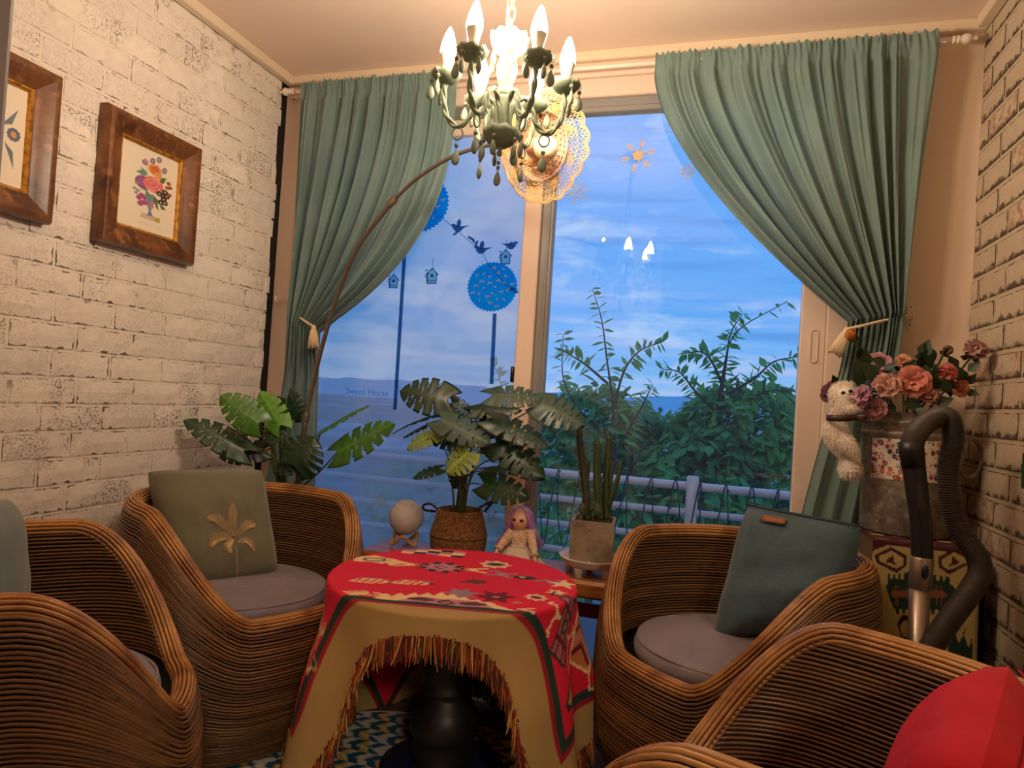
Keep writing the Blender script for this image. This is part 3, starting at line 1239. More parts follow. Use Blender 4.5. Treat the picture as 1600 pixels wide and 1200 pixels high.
stitch(752, 930, 788, 918, .0016, .0016, 2)
tag(part('palm_embroidery', em, M_gold_thread, pil), 'golden embroidered palm tree')

# teal cushion
yB = -2.303
fB = np.array([math.cos(yB), math.sin(yB), 0])
pB = np.array(CH[1][0]) - fB * .085 + np.array([0, 0, .62])
nB = fB * .8 + np.array([.02, -.3, 0])
nB = nB / np.linalg.norm(nB) + np.array([0, 0, .30])
qb = quad([(1164, 783), (1354, 822), (1322, 968), (1104, 1012)], pB, nB)
M_teal = pm('teal_linen', lin(62, 86, 92), .8, var=(lin(54, 76, 82), 6, .4, .65), bump=(110, .2), sheen=.3)
M_tealp = pm('dark_teal_piping', lin(40, 58, 62), .7)
mb, nB_, _ = pillow_mesh(*qb, .07, seed=5, wr=.012)
pil = thing('throw_cushion', 'teal linen throw cushion with a small leather tag', 'cushion', tuple(np.mean(qb, 0) - [0, 0, .2]), 'square throw cushions')
part('cover', mb, M_teal, pil)
part('piping', tube([psurf(*qb, .07, u, .022 + .012 * 4 * u * (1 - u), .002) for u in np.linspace(.035, .965, 20)], .0042, 5), M_tealp, pil)
uu = [(.27, .10), (.47, .10), (.47, .145), (.27, .145)]
tg = MB()
for e0 in (.004,):
    g = [[psurf(*qb, .07, .27 + .2 * i / 6, .095 + .05 * j / 2, .005) for i in range(7)] for j in range(3)]
    tg.add(gridf(7, 3, g))
o = part('leather_tag', tg, pm('tan_leather', lin(140, 84, 50), .55), pil)
o.modifiers.new('solid', 'SOLIDIFY').thickness = .003

# cushion at the left picture edge
yC = .726
fC = np.array([math.cos(yC), math.sin(yC), 0])
pC = np.array(CH[2][0]) - fC * .10 + np.array([0, 0, .62])
nC = fC * .9 + np.array([.1, -.2, 0])
nC = nC / np.linalg.norm(nC) + np.array([0, 0, .30])
cTR, cBR = atplane(16, 772, pC, nC), atplane(40, 955, pC, nC)
hd = np.cross(nC, (0, 0, 1))
hd /= np.linalg.norm(hd)
if hd[1] < 0:
    hd = -hd
qc = [cTR - hd * .40, cTR, cBR, cBR - hd * .40]
M_sage = pm('sage_velvet', lin(96, 108, 104), .8, bump=(120, .12), sheen=.4)
mb, _, _ = pillow_mesh(*qc, .06, seed=9)
pil = thing('throw_cushion', 'grey green throw cushion cut off by the left picture edge', 'cushion', tuple(np.mean(qc, 0) - [0, 0, .2]), 'square throw cushions')
part('cover', mb, M_sage, pil)

# red cushion in the nearest right chair
yD = 2.752
fD = np.array([math.cos(yD), math.sin(yD), 0])
pD = np.array(CH[3][0]) - fD * .10 + np.array([.016, -.01, .55])
sd = np.array([-fD[1], fD[0], 0])
if sd[1] < 0:
    sd = -sd
upD = np.array([0, 0, 1.0]) - fD * .32
upD /= np.linalg.norm(upD)
qd = [pD + sd * .205 + upD * .20, pD - sd * .205 + upD * .19, pD - sd * .205 - upD * .20, pD + sd * .205 - upD * .20]
M_red = pm('red_cotton', lin(190, 14, 34), .8, var=(lin(172, 10, 28), 6, .4, .65), bump=(130, .12), sheen=.05, spec=.2)
mb, _, _ = pillow_mesh(*qd, .075, seed=12, wr=.010)
pil = thing('throw_cushion', 'plain red throw cushion in the lower right corner', 'cushion', tuple(np.mean(qd, 0) - [0, 0, .2]), 'square throw cushions')
part('cover', mb, M_red, pil)
seam = [psurf(*qd, .075, u, .04, .002) for u in np.linspace(.02, .98, 16)]
part('seam', tube(seam, .002, 4), M_red, pil)
# ================================================================== chandelier
CHX, CHY = -.513, 1.48
M_sagep = pm('sage_paint', lin(122, 133, 110), .65, var=(lin(102, 114, 94), 30, .45, .7))
M_bulb = emit_mat('lit_candle_bulb', BULB_COLOR, BULB_STRENGTH)
M_bulbbase = pm('white_bulb_base', lin(226, 214, 196), .4)
cz = 1.66
ch = thing('chandelier', 'sage green six arm candle chandelier with teardrop pendants', 'chandelier', (CHX, CHY, cz - .06))
ch.rotation_euler = (0, math.radians(1.5), 0)
CO = np.array([CHX, CHY, 0.0])


def chp(name, mb, mat, parent=None):
    return part(name, mb, mat, parent or ch)


def petal_dish(c, r, h, n, seg=48, thick=.003):
    """scalloped lotus dish: opens upward, pointed foot"""
    prof = [(.004, 0), (r * .35, h * .06), (r * .7, h * .28), (r * .93, h * .62), (r, h), (r - thick, h), (r * .88, h * .6), (r * .6, h * .3), (.003, h * .12)]

    def wob(rr, z, a):
        k = z / h
        return rr * (1 + .055 * k * abs(math.sin(n * a / 2)) + .02 * k * math.cos(2 * n * a))
    V, F = lathe(prof, seg, wob)
    V = np.array(V)
    for i, v in enumerate(V):
        a = math.atan2(v[1], v[0])
        if v[2] > h * .8:
            V[i][2] -= h * .16 * (1 - abs(math.sin(n * a / 2)))
    return xf((V, F), None, c)


colm = lathe([(.006, cz - .02), (.012, cz + .0), (.018, cz + .02), (.019, cz + .075), (.016, cz + .085), (.020, cz + .09), (.017, cz + .095), (.015, cz + .10), (.021, cz + .104), (.016, cz + .108), (.015, cz + .118), (.019, cz + .135), (.024, cz + .155), (.024, cz + .165), (.019, cz + .183), (.016, cz + .195), (.020, cz + .2), (.012, cz + .21)], 28, lambda r, z, a: r * (1 + .05 * math.cos(12 * a)) if cz + .115 < z < cz + .19 or z < cz + .08 else r)
chp('column', xf(colm, loc=CO), M_sagep)
chp('crown_dish', petal_dish(CO + (0, 0, cz + .188), .044, .052, 9), M_sagep)
chp('lower_dish', petal_dish(CO + (0, 0, cz - .022), .043, .044, 9), M_sagep)
chp('finial', xf(lathe([(0, cz - .042), (.006, cz - .038), (.007, cz - .032), (.004, cz - .026), (.009, cz - .02), (.004, cz - .012)], 16), loc=CO), M_sagep)
# chain and cord up to the ceiling
z = cz + .21
k = 0
chain = chp('chain', MB().add(tube([CO + (.0, 0, cz + .205), CO + (.004, 0, cz + .222), CO + (0, 0, cz + .232)], .003, 6)), M_sagep)
while z < CEIL - .05:
    a = np.linspace(0, 2 * PI, 18, endpoint=False)
    lx, lz = .0075 * np.sign(np.cos(a)) * np.abs(np.cos(a)) ** .7, .019 * np.sin(a)
    p = np.stack([lx * (k % 2 == 0) + 0 * a, lx * (k % 2 == 1), lz + z + .019], 1) + CO
    part('chain_link', tube(p, .0026, 6, closed=True), M_sagep, chain)
    z += .031
    k += 1
part('cord', tube(spline([CO + (-.008, 0, cz + .22), CO + (-.012, .002, cz + .4), CO + (-.004, 0, CEIL - .03)], 12), .0032, 6), M_sagep, chain)
part('ceiling_rose', xf(lathe([(0, CEIL - .035), (.03, CEIL - .033), (.05, CEIL - .012), (.052, CEIL)], 24), loc=CO), M_sagep, chain)


def drop(p, s=1.0, beads=1, tilt=0.0):
    """a faceted teardrop on wire rings with little beads"""
    m = MB()
    z = 0.0
    rg = np.linspace(0, 2 * PI, 10, endpoint=False)
    m.add(tube([(0.004 * math.cos(a), 0, z + .004 * math.sin(a)) for a in rg], .0008, 4, closed=True))
    z -= .008
    for b in range(beads):
        m.add(ball((0, 0, z - .0035), .0052 * s, 8, 6))
        z -= .0115
        m.add(tube([(0.003 * math.cos(a), 0, z + .003 + .003 * math.sin(a)) for a in rg], .0007, 4, closed=True))
    pr = [(0, 0), (.003, -.003), (.0075, -.013), (.0100, -.023), (.0088, -.031), (.005, -.037), (0, -.039)]
    L = lathe([(a * s, q * s + z) for a, q in pr][::-1], 8)
    m.add((np.array(L[0]) * np.array([1, .55, 1]), L[1]))
    V = m.verts() @ rotz(tilt).T + np.array(p)
    mm = MB()
    mm.add((V, m.F))
    return mm


ARM_R = .138
dishz = cz + .115
for i in range(6):
    a = math.radians(16.0) + i * PI / 3
    d = np.array([math.cos(a), math.sin(a), 0])
    tng = np.array([-d[1], d[0], 0])
    P = spline([CO + d * .016 + (0, 0, cz + .018), CO + d * .022 + (0, 0, cz + .075), CO + d * .045 + (0, 0, cz + .098), CO + d * .066 + (0, 0, cz + .075), CO + d * .078 + (0, 0, cz + .040), CO + d * .104 + (0, 0, cz + .020), CO + d * .130 + (0, 0, cz + .045), CO + d * (ARM_R) + (0, 0, cz + .085), CO + d * ARM_R + (0, 0, dishz + .004)], 60)
    tw = MB()
    N0 = np.cross(np.gradient(P, axis=0), tng)
    N0 /= np.linalg.norm(N0, axis=1)[:, None]
    for s in (0, PI):
        q = np.linspace(0, 9 * PI, 60) + s
        tw.add(tube(P + .0030 * (np.cos(q)[:, None] * N0 + np.sin(q)[:, None] * tng), .0042, 6))
    arm = chp('arm', tw, M_sagep)
    dp = CO + d * ARM_R + (0, 0, dishz)
    part('candle_dish', petal_dish(dp, .034, .028, 8), M_sagep, arm)
    part('candle_tube', xf(lathe([(.012, .008), (.012, .040), (.0, .040)], 16), loc=dp), M_bulbbase, arm)
    part('bulb_base', xf(lathe([(.011, .040), (.0135, .052), (.0175, .068), (.0178, .071)], 18), loc=dp), M_bulbbase, arm)
    bl = xf(lathe([(.0178, .071), (.0182, .078), (.0165, .092), (.0125, .108), (.0075, .122), (.003, .131), (0.0, .134)], 16), loc=dp)
    part('bulb', bl, M_bulb, arm)
    # ring under the arm with a pendant, and pendants from the dish
    rc = CO + d * .100 + (0, 0, cz + .004)
    rp = np.array([rc + d * .012 * math.cos(q) + (0, 0, .014 * math.sin(q)) for q in np.linspace(0, 2 * PI, 20, endpoint=False)])
    part('ring', tube(rp, .0022, 6, closed=True), M_sagep, arm)
    part('pendant', drop(rc + np.array([0, 0, -.016]), 1.0, 1, a), M_sagep, arm)
    for s in (-1, 0, 1):
        b = a + s * 1.15
        ep = dp + np.array([math.cos(b), math.sin(b), 0]) * .033 + (0, 0, .018)
        part('pendant', drop(ep, .95, 1, b), M_sagep, arm)
for i in range(5):
    b = i * 2 * PI / 5 + .4
    chp('pendant', drop(CO + np.array([math.cos(b) * .042, math.sin(b) * .042, cz + .208]), .85, 1, b), M_sagep)
    chp('pendant', drop(CO + np.array([math.cos(b + .5) * .041, math.sin(b + .5) * .041, cz + .004]), .95, 1, b), M_sagep)
chp('pendant', drop(CO + np.array([0, 0, cz - .044]), .9, 2, 0), M_sagep)
# ================================================================== rugs, table, throw
M_jute = pm('brown_woven_mat', lin(112, 92, 78), .9, var=(lin(84, 66, 56), 240, .42, .6), bump=(260, .5), coord='pos')
M_juteseam = pm('pale_mat_seam', lin(160, 140, 118), .9)
t_ = thing('woven_rug', 'brown woven rug with pale seams in front of the window', 'rug', (-.5, 1.2, 0))
part('mat', MB().add(box(-1.42, .70, .55, 2.295, 0, .005, .002)), M_jute, t_, smooth=False)
m = MB()
for x in (-1.1, -.62, -.16, .3):
    m.add(box(x - .004, x + .004, .56, 2.29, .004, .0062))
for y in (1.45, 1.87, 2.285):
    m.add(box(-1.41, .69, y - .004, y + .004, .004, .0062))
part('seam', m, M_juteseam, t_, smooth=False)

# round patterned mat
MR, MC = .62, np.array([-.76, 1.50])
nr, na = 150, 300
cv = np.zeros((nr, na, 3))
rr = np.linspace(0.002, MR, nr)[:, None]
aa = np.linspace(0, 2 * PI, na, endpoint=False)[None, :]
gx, gy = rr * np.cos(aa), rr * np.sin(aa)
white, teal, yel = np.array(lin(222, 214, 200)), np.array(lin(22, 92, 116)), np.array(lin(232, 176, 60))
W_, H_ = .060, .032
qy = gy / H_
row = np.floor(qy).astype(int)
fy = qy - row
sh = np.where(row % 2 == 0, fy, 1 - fy) * .42
qx = gx / W_ + sh + .5 * (np.floor(row / 2) % 2)
ix = np.floor(qx).astype(int)
fx = qx - ix
cv[:] = white
cv[fx < .5] = teal
tri = (fx >= .5) & (((fx - .5) * 2 + (fy if True else 0)) < 1.0) & ((ix + row // 2) % 2 == 0)
cv[tri] = yel
tri2 = (fx < .5) & ((ix + row // 2) % 4 == 3) & (fx * 2 + fy > 1.25) & (row % 2 == 0)
cv[tri2] = white
cv[(rr > MR - .012) & (aa > -1)] = white
V = np.stack([gx + MC[0], gy + MC[1], np.full_like(gx, .0105)], -1)
g = gridf(na, nr, V, closed_u=True)
m = MB()
m.add(g, 0, cv.reshape(-1, 3))
edge = np.stack([(MR + .002) * np.cos(aa[0]) + MC[0], (MR + .002) * np.sin(aa[0]) + MC[1], np.full(na, .006)], 1)
n0 = (nr - 1) * na
m.add((edge, []), 0, np.tile(white, (na, 1)))
for j in range(na):
    k = (j + 1) % na
    m.F.append((n0 + j, n0 + k, nr * na + k, nr * na + j))
    m.M.append(0)
M_mat = pm('printed_mat', (1, 1, 1), .8, attr=True)
o = part('patterned_mat', m, M_mat)
tag(o, 'round floor mat printed with teal, white and yellow geometric chevrons under the table', 'mat')

TX, TY, TZ, TR = -.681, 1.816, .553, .337
M_pbase = pm('black_turned_wood', lin(24, 24, 27), .45, var=(lin(40, 36, 34), 8, .5, .7))
M_plate = pm('dark_blue_paint', lin(20, 34, 72), .5)
tb = thing('pedestal_table', 'round pedestal table with a black turned column under the red throw', 'table', (TX, TY, .0105))
TOF = np.array([TX, TY, 0])
part('tabletop', xf(lathe([(0, TZ - .034), (TR - .02, TZ - .034), (TR - .008, TZ - .026), (TR - .008, TZ - .008), (TR - .014, TZ - .003), (0, TZ - .003)], 64), loc=TOF), M_pbase, tb, autosmooth=40)
part('column', xf(lathe([(.085, .045), (.088, .075), (.082, .10), (.088, .115), (.098, .135), (.096, .17), (.082, .20), (.062, .222), (.058, .232), (.066, .24), (.068, .248), (.060, .258), (.064, .275), (.078, .32), (.083, .37), (.080, .42), (.070, .455), (.075, .465), (.075, .48), (.06, .49), (.06, TZ - .032)], 40), loc=TOF), M_pbase, tb)
part('foot_plate', xf(lathe([(0, .0107), (.168, .0107), (.172, .016), (.172, .028), (.165, .034), (.10, .048), (0, .048)], 48), loc=TOF), M_plate, tb, autosmooth=35)

# the throw: u along its long side, v away from the camera
CA = math.radians(12.3)
eU, eV = np.array([math.cos(CA), math.sin(CA)]), np.array([-math.sin(CA), math.cos(CA)])
U0, U1, V0, V1 = -.745, .745, -.392, .80
NU, NV = 300, 250
red, dred = np.array(lin(222, 18, 58)), np.array(lin(160, 14, 38))
gold, green, navy = np.array(lin(176, 144, 86)), np.array(lin(30, 58, 46)), np.array(lin(36, 48, 56))
cream, pink, mauve, orange, brown, maroon = (np.array(lin(*c)) for c in ((240, 206, 150), (200, 130, 150), (150, 126, 146), (196, 116, 70), (96, 56, 46), (110, 22, 34)))
cv = Canvas(U0, U1, V0, V1, NU, NV, red)
B1, B2, B3 = .104, .119, .142
inU = np.minimum(cv.U - U0, U1 - cv.U)
inV = np.minimum(cv.Vv - V0, V1 - cv.Vv)
dE = np.minimum(inU, inV)
cv.mask(dE < B3, green)
cv.mask(dE < B2, dred)
cv.mask(dE < B1, gold)


def medallion(x, y, s, a=0.0):
    def T(p):
        c_, s_ = math.cos(a), math.sin(a)
        return [(x + s * (px * c_ - py * s_), y + s * (px * s_ + py * c_)) for px, py in p]
    for k in (-1, 1):
        cv.line(T([(k * .55, .0), (k * 1.25, .22)]), .012, cream)
        cv.line(T([(k * .55, .0), (k * 1.25, -.22)]), .012, cream)
        cv.line(T([(k * .5, 0), (k * .95, 0)]), .02, cream)
    cv.star(x, y, s * .85, s * .5, 10, green, a, 1.0, .75)
    cv.star(x, y, s * .62, s * .36, 8, pink, a, 1.0, .75)
    cv.poly(T([(-.22, 0), (0, .2), (.22, 0), (0, -.2)]), maroon)
    cv.poly(T([(-.13, 0), (0, .12), (.13, 0), (0, -.12)]), pink)


def claw(x, y, s):
    cv.poly([(x - .9 * s, y - .35 * s), (x - .5 * s, y + .35 * s), (x + .5 * s, y + .3 * s), (x + .9 * s, y), (x + .5 * s, y - .25 * s), (x - .2 * s, y - .4 * s)], cream)
    for k in range(4):
        cv.line([(x - .6 * s + k * .3 * s, y - .25 * s), (x - .45 * s + k * .32 * s, y + .22 * s)], .008, red)
    cv.line([(x - .5 * s, y + .42 * s), (x + .4 * s, y + .42 * s), (x + .9 * s, y + .1 * s)], .006, mauve)
    cv.poly([(x + .75 * s, y - .1 * s), (x + 1.0 * s, y - .05 * s), (x + .95 * s, y + .12 * s), (x + .75 * s, y + .1 * s)], green)


def bug(x, y, s, c):
    cv.ell(x, y, .3 * s, .3 * s, c)
    for k in range(4):
        a = k * PI / 2 + .5
        cv.line([(x, y), (x + .7 * s * math.cos(a), y + .6 * s * math.sin(a)), (x + .95 * s * math.cos(a + .3), y + .45 * s * math.sin(a + .3))], .010, c)
    cv.ell(x, y, .13 * s, .13 * s, pink)


def rosette(x, y, s, c1, c2, c3):
    cv.star(x, y, s, s * .72, 8, c1)
    cv.ell(x, y, s * .62, s * .5, c2)
    cv.ell(x, y, s * .4, s * .32, c3)


def house(x, y, s, a=0.0):
    c_, s_ = math.cos(a), math.sin(a)

    def T(p):
        return [(x + s * (px * c_ - py * s_), y + s * (px * s_ + py * c_)) for px, py in p]
    cv.poly(T([(-.7, -1), (.7, -1), (.7, .4), (0, 1.0), (-.7, .4)]), cream)
    cv.poly(T([(-.55, -.9), (.55, -.9), (.55, .32), (0, .8), (-.55, .32)]), orange)
    for k in (0, 1, 2):
        cv.line(T([(-.5, -.7 + .35 * k), (0, -.3 + .35 * k), (.5, -.7 + .35 * k)]), .014, (maroon, pink, brown)[k])
    cv.line(T([(-.6, -1), (-.9, -1.4), (-1.2, -1.2)]), .008, cream)
    cv.line(T([(.6, -1), (.9, -1.4), (1.2, -1.2)]), .008, cream)
    cv.ell(*T([(1.25, -1.15)])[0], s * .16, s * .24, gold)
    cv.ell(*T([(1.25, -1.15)])[0], s * .08, s * .14, green)


def tile(x, y, s, a=0.0):
    c_, s_ = math.cos(a), math.sin(a)

    def T(p):
        return [(x + s * (px * c_ - py * s_), y + s * (px * s_ + py * c_)) for px, py in p]
    cv.poly(T([(-.62, -1.05), (.62, -1.05), (.62, 1.05), (-.62, 1.05)]), green)
    cv.poly(T([(-.52, -.95), (.52, -.95), (.52, .95), (-.52, .95)]), np.array(lin(176, 100, 106)))
    for k in (-.5, .5):
        cv.line(T([(-.52, k), (.52, k)]), .012, maroon)
        cv.line(T([(k * .5, -.95), (k * .5, .95)]), .010, maroon)
    cv.ell(x, y, s * .2, s * .3, green)
    cv.ell(x, y, s * .11, s * .18, gold)
    for k in (-1, 1):
        for j in (-1, 1):
            cv.line(T([(k * .65, 0), (k * 1.0, .08 * j), (k * 1.2, .55 * j), (k * 1.05, .65 * j)]), .010, cream)
        cv.line(T([(k * .2, 1.1), (k * .7, 1.35), (k * .45, 1.6)]), .009, navy)


# motifs on the table top, where the photograph has them
for k in range(5):
    for j in range(3):
        c_ = (cream, navy, pink)[(k + 2 * j) % 3]
        cv.poly([(-.21 + .04 * k, .235 + .024 * j), (-.17 + .04 * k, .235 + .024 * j), (-.17 + .04 * k, .259 + .024 * j), (-.21 + .04 * k, .259 + .024 * j)], c_)
cv.star(-.27, .12, .055, .035, 5, cream, .3, 1.4, 1)
cv.ell(-.262, .118, .036, .024, navy)
cv.ell(-.262, .118, .026, .015, cream)
cv.star(-.20, .10, .04, .02, 4, cream)
medallion(-.053, .094, .105)
rosette(.10, .179, .052, cream, mauve, green)
claw(-.208, -.108, .062)
claw(-.100, -.092, .062)
bug(.13, .072, .062, mauve)
cv.ell(.196, .052, .034, .02, navy)
cv.ell(.19, .055, .012, .007, cream)
cv.line([(.23, .03), (.26, .055), (.27, .02), (.30, .06)], .012, mauve)
cv.ell(.07, -.03, .03, .018, brown)
for k in range(4):
    cv.line([(.06, -.028), (.02 + .012 * k, -.05 + .016 * k)], .009, brown)
rosette(.237, -.13, .032, cream, pink, maroon)
cv.star(.306, .02, .05, .02, 5, cream, .2)
cv.star(.29, -.07, .035, .014, 6, cream, .2)
cv.star(.042, -.154, .055, .026, 7, mauve, .4)
cv.star(.133, -.155, .06, .03, 6, maroon, .1)
cv.ell(.135, -.153, .012, .01, orange)
P_ = [(-.16, -.255)]
for k in range(9):
    P_ += [(-.14 + .033 * k, -.205 + .022 * (4 - abs(k - 4)) * .6), (-.122 + .033 * k, -.225 + .018 * (4 - abs(k - 4)) * .6)]
cv.poly(P_ + [(.20, -.256)], cream)
cv.poly([(-.10, -.256), (-.06, -.215), (.09, -.205), (.14, -.256)], pink)
cv.ell(-.045, -.232, .035, .014, brown)
cv.ell(.085, -.232, .035, .014, brown)
cv.poly([(-.01, -.237), (.018, -.215), (.046, -.237), (.018, -.257)], navy)
cv.poly([(.003, -.237), (.018, -.225), (.033, -.237), (.018, -.25)], orange)
cv.line([(-.17, -.21), (-.13, -.222), (-.17, -.235)], .009, cream)
cv.line([(.235, -.225), (.20, -.236), (.235, -.25)], .009, cream)
cv.ell(.19, -.19, .013, .01, orange)
cv.poly([(-.25, -.22), (-.19, -.20), (-.175, -.235), (-.22, -.25)], cream)
cv.line([(-.235, -.225), (-.195, -.213)], .008, orange)
# hanging sides
tile(.375, -.16, .078, .5)
house(.47, -.02, .085, .9)
tile(.46, .26, .08, 1.2)
house(-.44, -.12, .085, -.9)
house(-.50, .12, .075, -1.3)
bug(-.40, -.22, .05, cream)
medallion(-.45, .36, .09, 1.4)
medallion(.05, .48, .10)
tile(-.2, .45, .07, 2.6)
tile(.3, .48, .07, .4)
for k in range(3):
    rosette(-.3 + .3 * k, .60, .05, gold, navy, gold)
# tile pattern close to the right hand hem
cv.poly([(.56, .0), (.60, .0), (.60, .10), (.56, .10)], gold)
for y_ in (-.18, .05, .28, .5):
    cv.ell(.535, y_, .028, .05, navy)
    cv.ell(.535, y_, .018, .036, gold)


def drape(u, v, fold=1.0):
    rho = np.hypot(u, v)
    th = np.arctan2(v, u)                                    # from +u
    tn = np.minimum.reduce([np.abs(np.angle(np.exp(1j * (th - a)))) for a in (-PI / 2, PI / 2)])
    s = np.maximum(rho - TR, 0)
    k = sm(s / .36)
    # cloth gathers below the corners: pull directions towards the front and back middle
    d0 = np.angle(np.exp(1j * (th + PI / 2)))                # from the front middle
    front = np.abs(d0) < PI / 2
    sh = .34 * np.sin(2 * d0) * k
    thp = th - np.where(front, sh, .10 * np.sin(2 * d0) * k)
    tcv = CA + thp
    r = np.minimum(rho, TR) + np.minimum(s, .012) * .8 + .16 * s * sm(s / .25)
    rip = np.sin(7 * thp + .6) * .020 + np.sin(13 * thp + 1.9) * .010
    r = r + fold * rip * sm(s / .28)
    z = TZ - np.maximum(s - .006, 0) * (1 - .02)
    z = z + np.where(s <= 0, .0012 * np.sin(u * 40) * np.sin(v * 33), 0)
    lim = .016
    over = np.maximum(lim - z, 0)
    z = np.maximum(z, lim + .003 * np.sin(u * 50))
    r = r + over * .5
    X, Y = TX + r * np.cos(tcv), TY + r * np.sin(tcv)
    for (cx, cy, _z), _a, _l in CH[:2]:                       # the cloth is pressed in where an armchair stands close
        dx, dy = X - cx, Y - cy
        d = np.hypot(dx, dy)
        f = np.where((d < .384) & (z < TZ - .02), .384 / d, 1.0)
        X, Y = cx + dx * f, cy + dy * f
    return np.stack([X, Y, z], -1)


thr = thing('throw_blanket', 'red woven throw with folk motifs, gold border and fringe draped over the round table', 'blanket', (TX, TY, TZ))
Pd = drape(cv.U, cv.Vv)
m = MB()
m.add(gridf(NU, NV, Pd), 0, cv.cols())
M_throw = pm('woven_throw', (1, 1, 1), .85, attr=True, bump=(420, .25), transl=.0)
part('cloth', m, M_throw, thr)
fr = MB()
r = np.random.default_rng(4)
fc = [lin(176, 92, 40), lin(150, 52, 30), lin(206, 158, 76), lin(110, 60, 34), lin(86, 44, 28)]


def fringe_along(pts, outs):
    for p, o_ in zip(pts, outs):
        for k in range(2):
            q = p + r.normal(0, .0025, 3)
            L = r.uniform(.046, .066)
            if q[2] - L < .013:
                L = max(.012, q[2] - .013)
            sw = o_ * r.uniform(-.006, .012) + r.normal(0, .005, 3)
            sw[2] = 0
            path = np.array([q + (0, 0, .002), q + sw * .4 - (0, 0, L * .45), q + sw * 1.2 - (0, 0, L)])
            fr.add(tube(path, [.0022, .0026, .0010], 3, caps=False), 0, np.array(fc[r.integers(0, 5)]))


for (ua, va, ub, vb, n) in ((U0, V0, U1, V0, 330), (U1, V0, U1, V1, 270), (U0, V0, U0, V1, 270), (U0, V1, U1, V1, 330)):
    uu, vv = np.linspace(ua, ub, n), np.linspace(va, vb, n)
    pts = drape(uu, vv)
    o_ = pts - np.array([TX, TY, 0])
    o_[:, 2] = 0
    o_ /= np.linalg.norm(o_, axis=1)[:, None]
    fringe_along(pts, o_)
M_fringe = pm('fringe_yarn', (1, 1, 1), .8, attr=True)
tag(part('fringe', fr, M_fringe, thr), 'brown, rust and yellow knotted fringe', kind='stuff')

# ================================================================== bench at the window
BZ = .48
M_wood = pm('varnished_pine', lin(176, 112, 52), .32, var=(lin(140, 82, 36), 5, .38, .66, (1, 14, 14)), coord='pos')
bn = thing('window_bench', 'low varnished wooden bench in front of the window', 'bench', (-.72, 2.36, 0))
part('seat_board', MB().add(box(-1.215, -.215, 2.238, 2.484, BZ - .058, BZ, .010)), M_wood, bn, smooth=False)
for x in (-1.15, -.28):
    for y in (2.27, 2.45):
        part('leg', MB().add(box(x - .022, x + .022, y - .022, y + .022, .0064, BZ - .056, .004)), M_wood, bn, smooth=False)
part('rail', MB().add(box(-1.13, -.30, 2.44, 2.46, .30, .35, .003)), M_wood, bn, smooth=False)

# moon lamp on its crossed stand
ml = thing('moon_lamp', 'white moon globe lamp on a crossed wooden stand', 'lamp', tuple(atz(632, 848, BZ)))
MLc = aty(635, 808, 2.385)
MR_ = .066
gb = ball(MLc, MR_, 40, 26)
V = np.array(gb[0])
for i, v in enumerate(V):
    d = (v - MLc) / MR_
    V[i] = MLc + d * MR_ * (1 + .010 * mnoise.fractal(Vector(d * 2.4), .8, 2.0, 5))
M_moon = pm('white_moon_plastic', lin(222, 214, 204), .55, bump=(90, .25), transl=.25)
part('globe', (V, gb[1]), M_moon, ml)
M_beech = pm('pale_beech', lin(198, 148, 84), .5, var=(lin(170, 118, 60), 12, .4, .65, (1, 1, 8)))
zb = BZ


def stick(a, b, w, parent, mat, name):
    a, b = np.array(a, float), np.array(b, float)
    Fm = frame(b - a, (0, 0, 1) if abs((b - a)[2]) < .9 * np.linalg.norm(b - a) else (0, 1, 0))
    L = np.linalg.norm(b - a)
    part(name, xf(box(-w / 2, w / 2, -w / 2, w / 2, 0, L, .0012), Fm, a), mat, parent, smooth=False)


X0, Y0 = MLc[0], MLc[1]
zig = []
for k in range(6):
    a = math.radians(-76 + 60 * k)
    rz_, zz_ = (.049, BZ + .046) if k % 2 == 0 else (.052, BZ + .0068)
    zig.append((X0 + rz_ * math.cos(a), Y0 + rz_ * math.sin(a), zz_))
for k in range(6):
    stick(zig[k], zig[(k + 1) % 6], .0115, ml, M_beech, 'stand_bar')

# concrete cube pot with cactus, on a white plate stand
pc = atz(925, 893, BZ + .045)
PX, PY = float(aty(926, 850, 2.355)[0]), 2.355
dish = thing('plant_saucer', 'round white plant saucer with little feet under the concrete cactus pot', 'saucer', (PX, PY, BZ))
M_white = pm('white_plastic', lin(226, 212, 196), .35)
SZ = BZ + .030
part('tray', xf(lathe([(0, SZ), (.088, SZ), (.098, SZ + .006), (.110, SZ + .026), (.113, SZ + .030), (.109, SZ + .031), (.098, SZ + .013), (.086, SZ + .008), (0, SZ + .008)], 56), loc=(PX, PY, 0)), M_white, dish)
for k in range(5):
    a = k * 2 * PI / 5 + .55
    part('foot', xf(lathe([(.0, BZ), (.013, BZ), (.015, BZ + .031)], 14), loc=(PX + .078 * math.cos(a), PY + .078 * math.sin(a), 0)), M_white, dish)
part('drain_spout', MB().add(box(PX + .005, PX + .009, PY - .096, PY - .09, SZ + .008, SZ + .03)), M_white, dish)
PZ = SZ + .0085
cp = thing('cactus_pot', 'square rough concrete pot with a tall branching cactus', 'potted cactus', (PX, PY, PZ))
M_conc = pm('rough_concrete', lin(150, 132, 110), .85, var=(lin(112, 98, 82), 14, .45, .68), var2=(lin(80, 70, 60), 90, .64, .72), bump=(60, .5))
w, hgt = .073, .150
m = MB()
ca, sa = math.cos(-.06), math.sin(-.06)
outer = [(-w, -w), (w, -w), (w, w), (-w, w)]
lv_ = [(w * .93, 0), (w * .98, .006), (w, .14), (w, hgt), (w * .86, hgt), (w * .86, hgt - .02), (0, hgt - .02)]
V, F = [], []
for (h_, z_) in lv_:
    for sx, sy in ((-1, -1), (1, -1), (1, 1), (-1, 1)):
        V.append((sx * h_, sy * h_, z_))
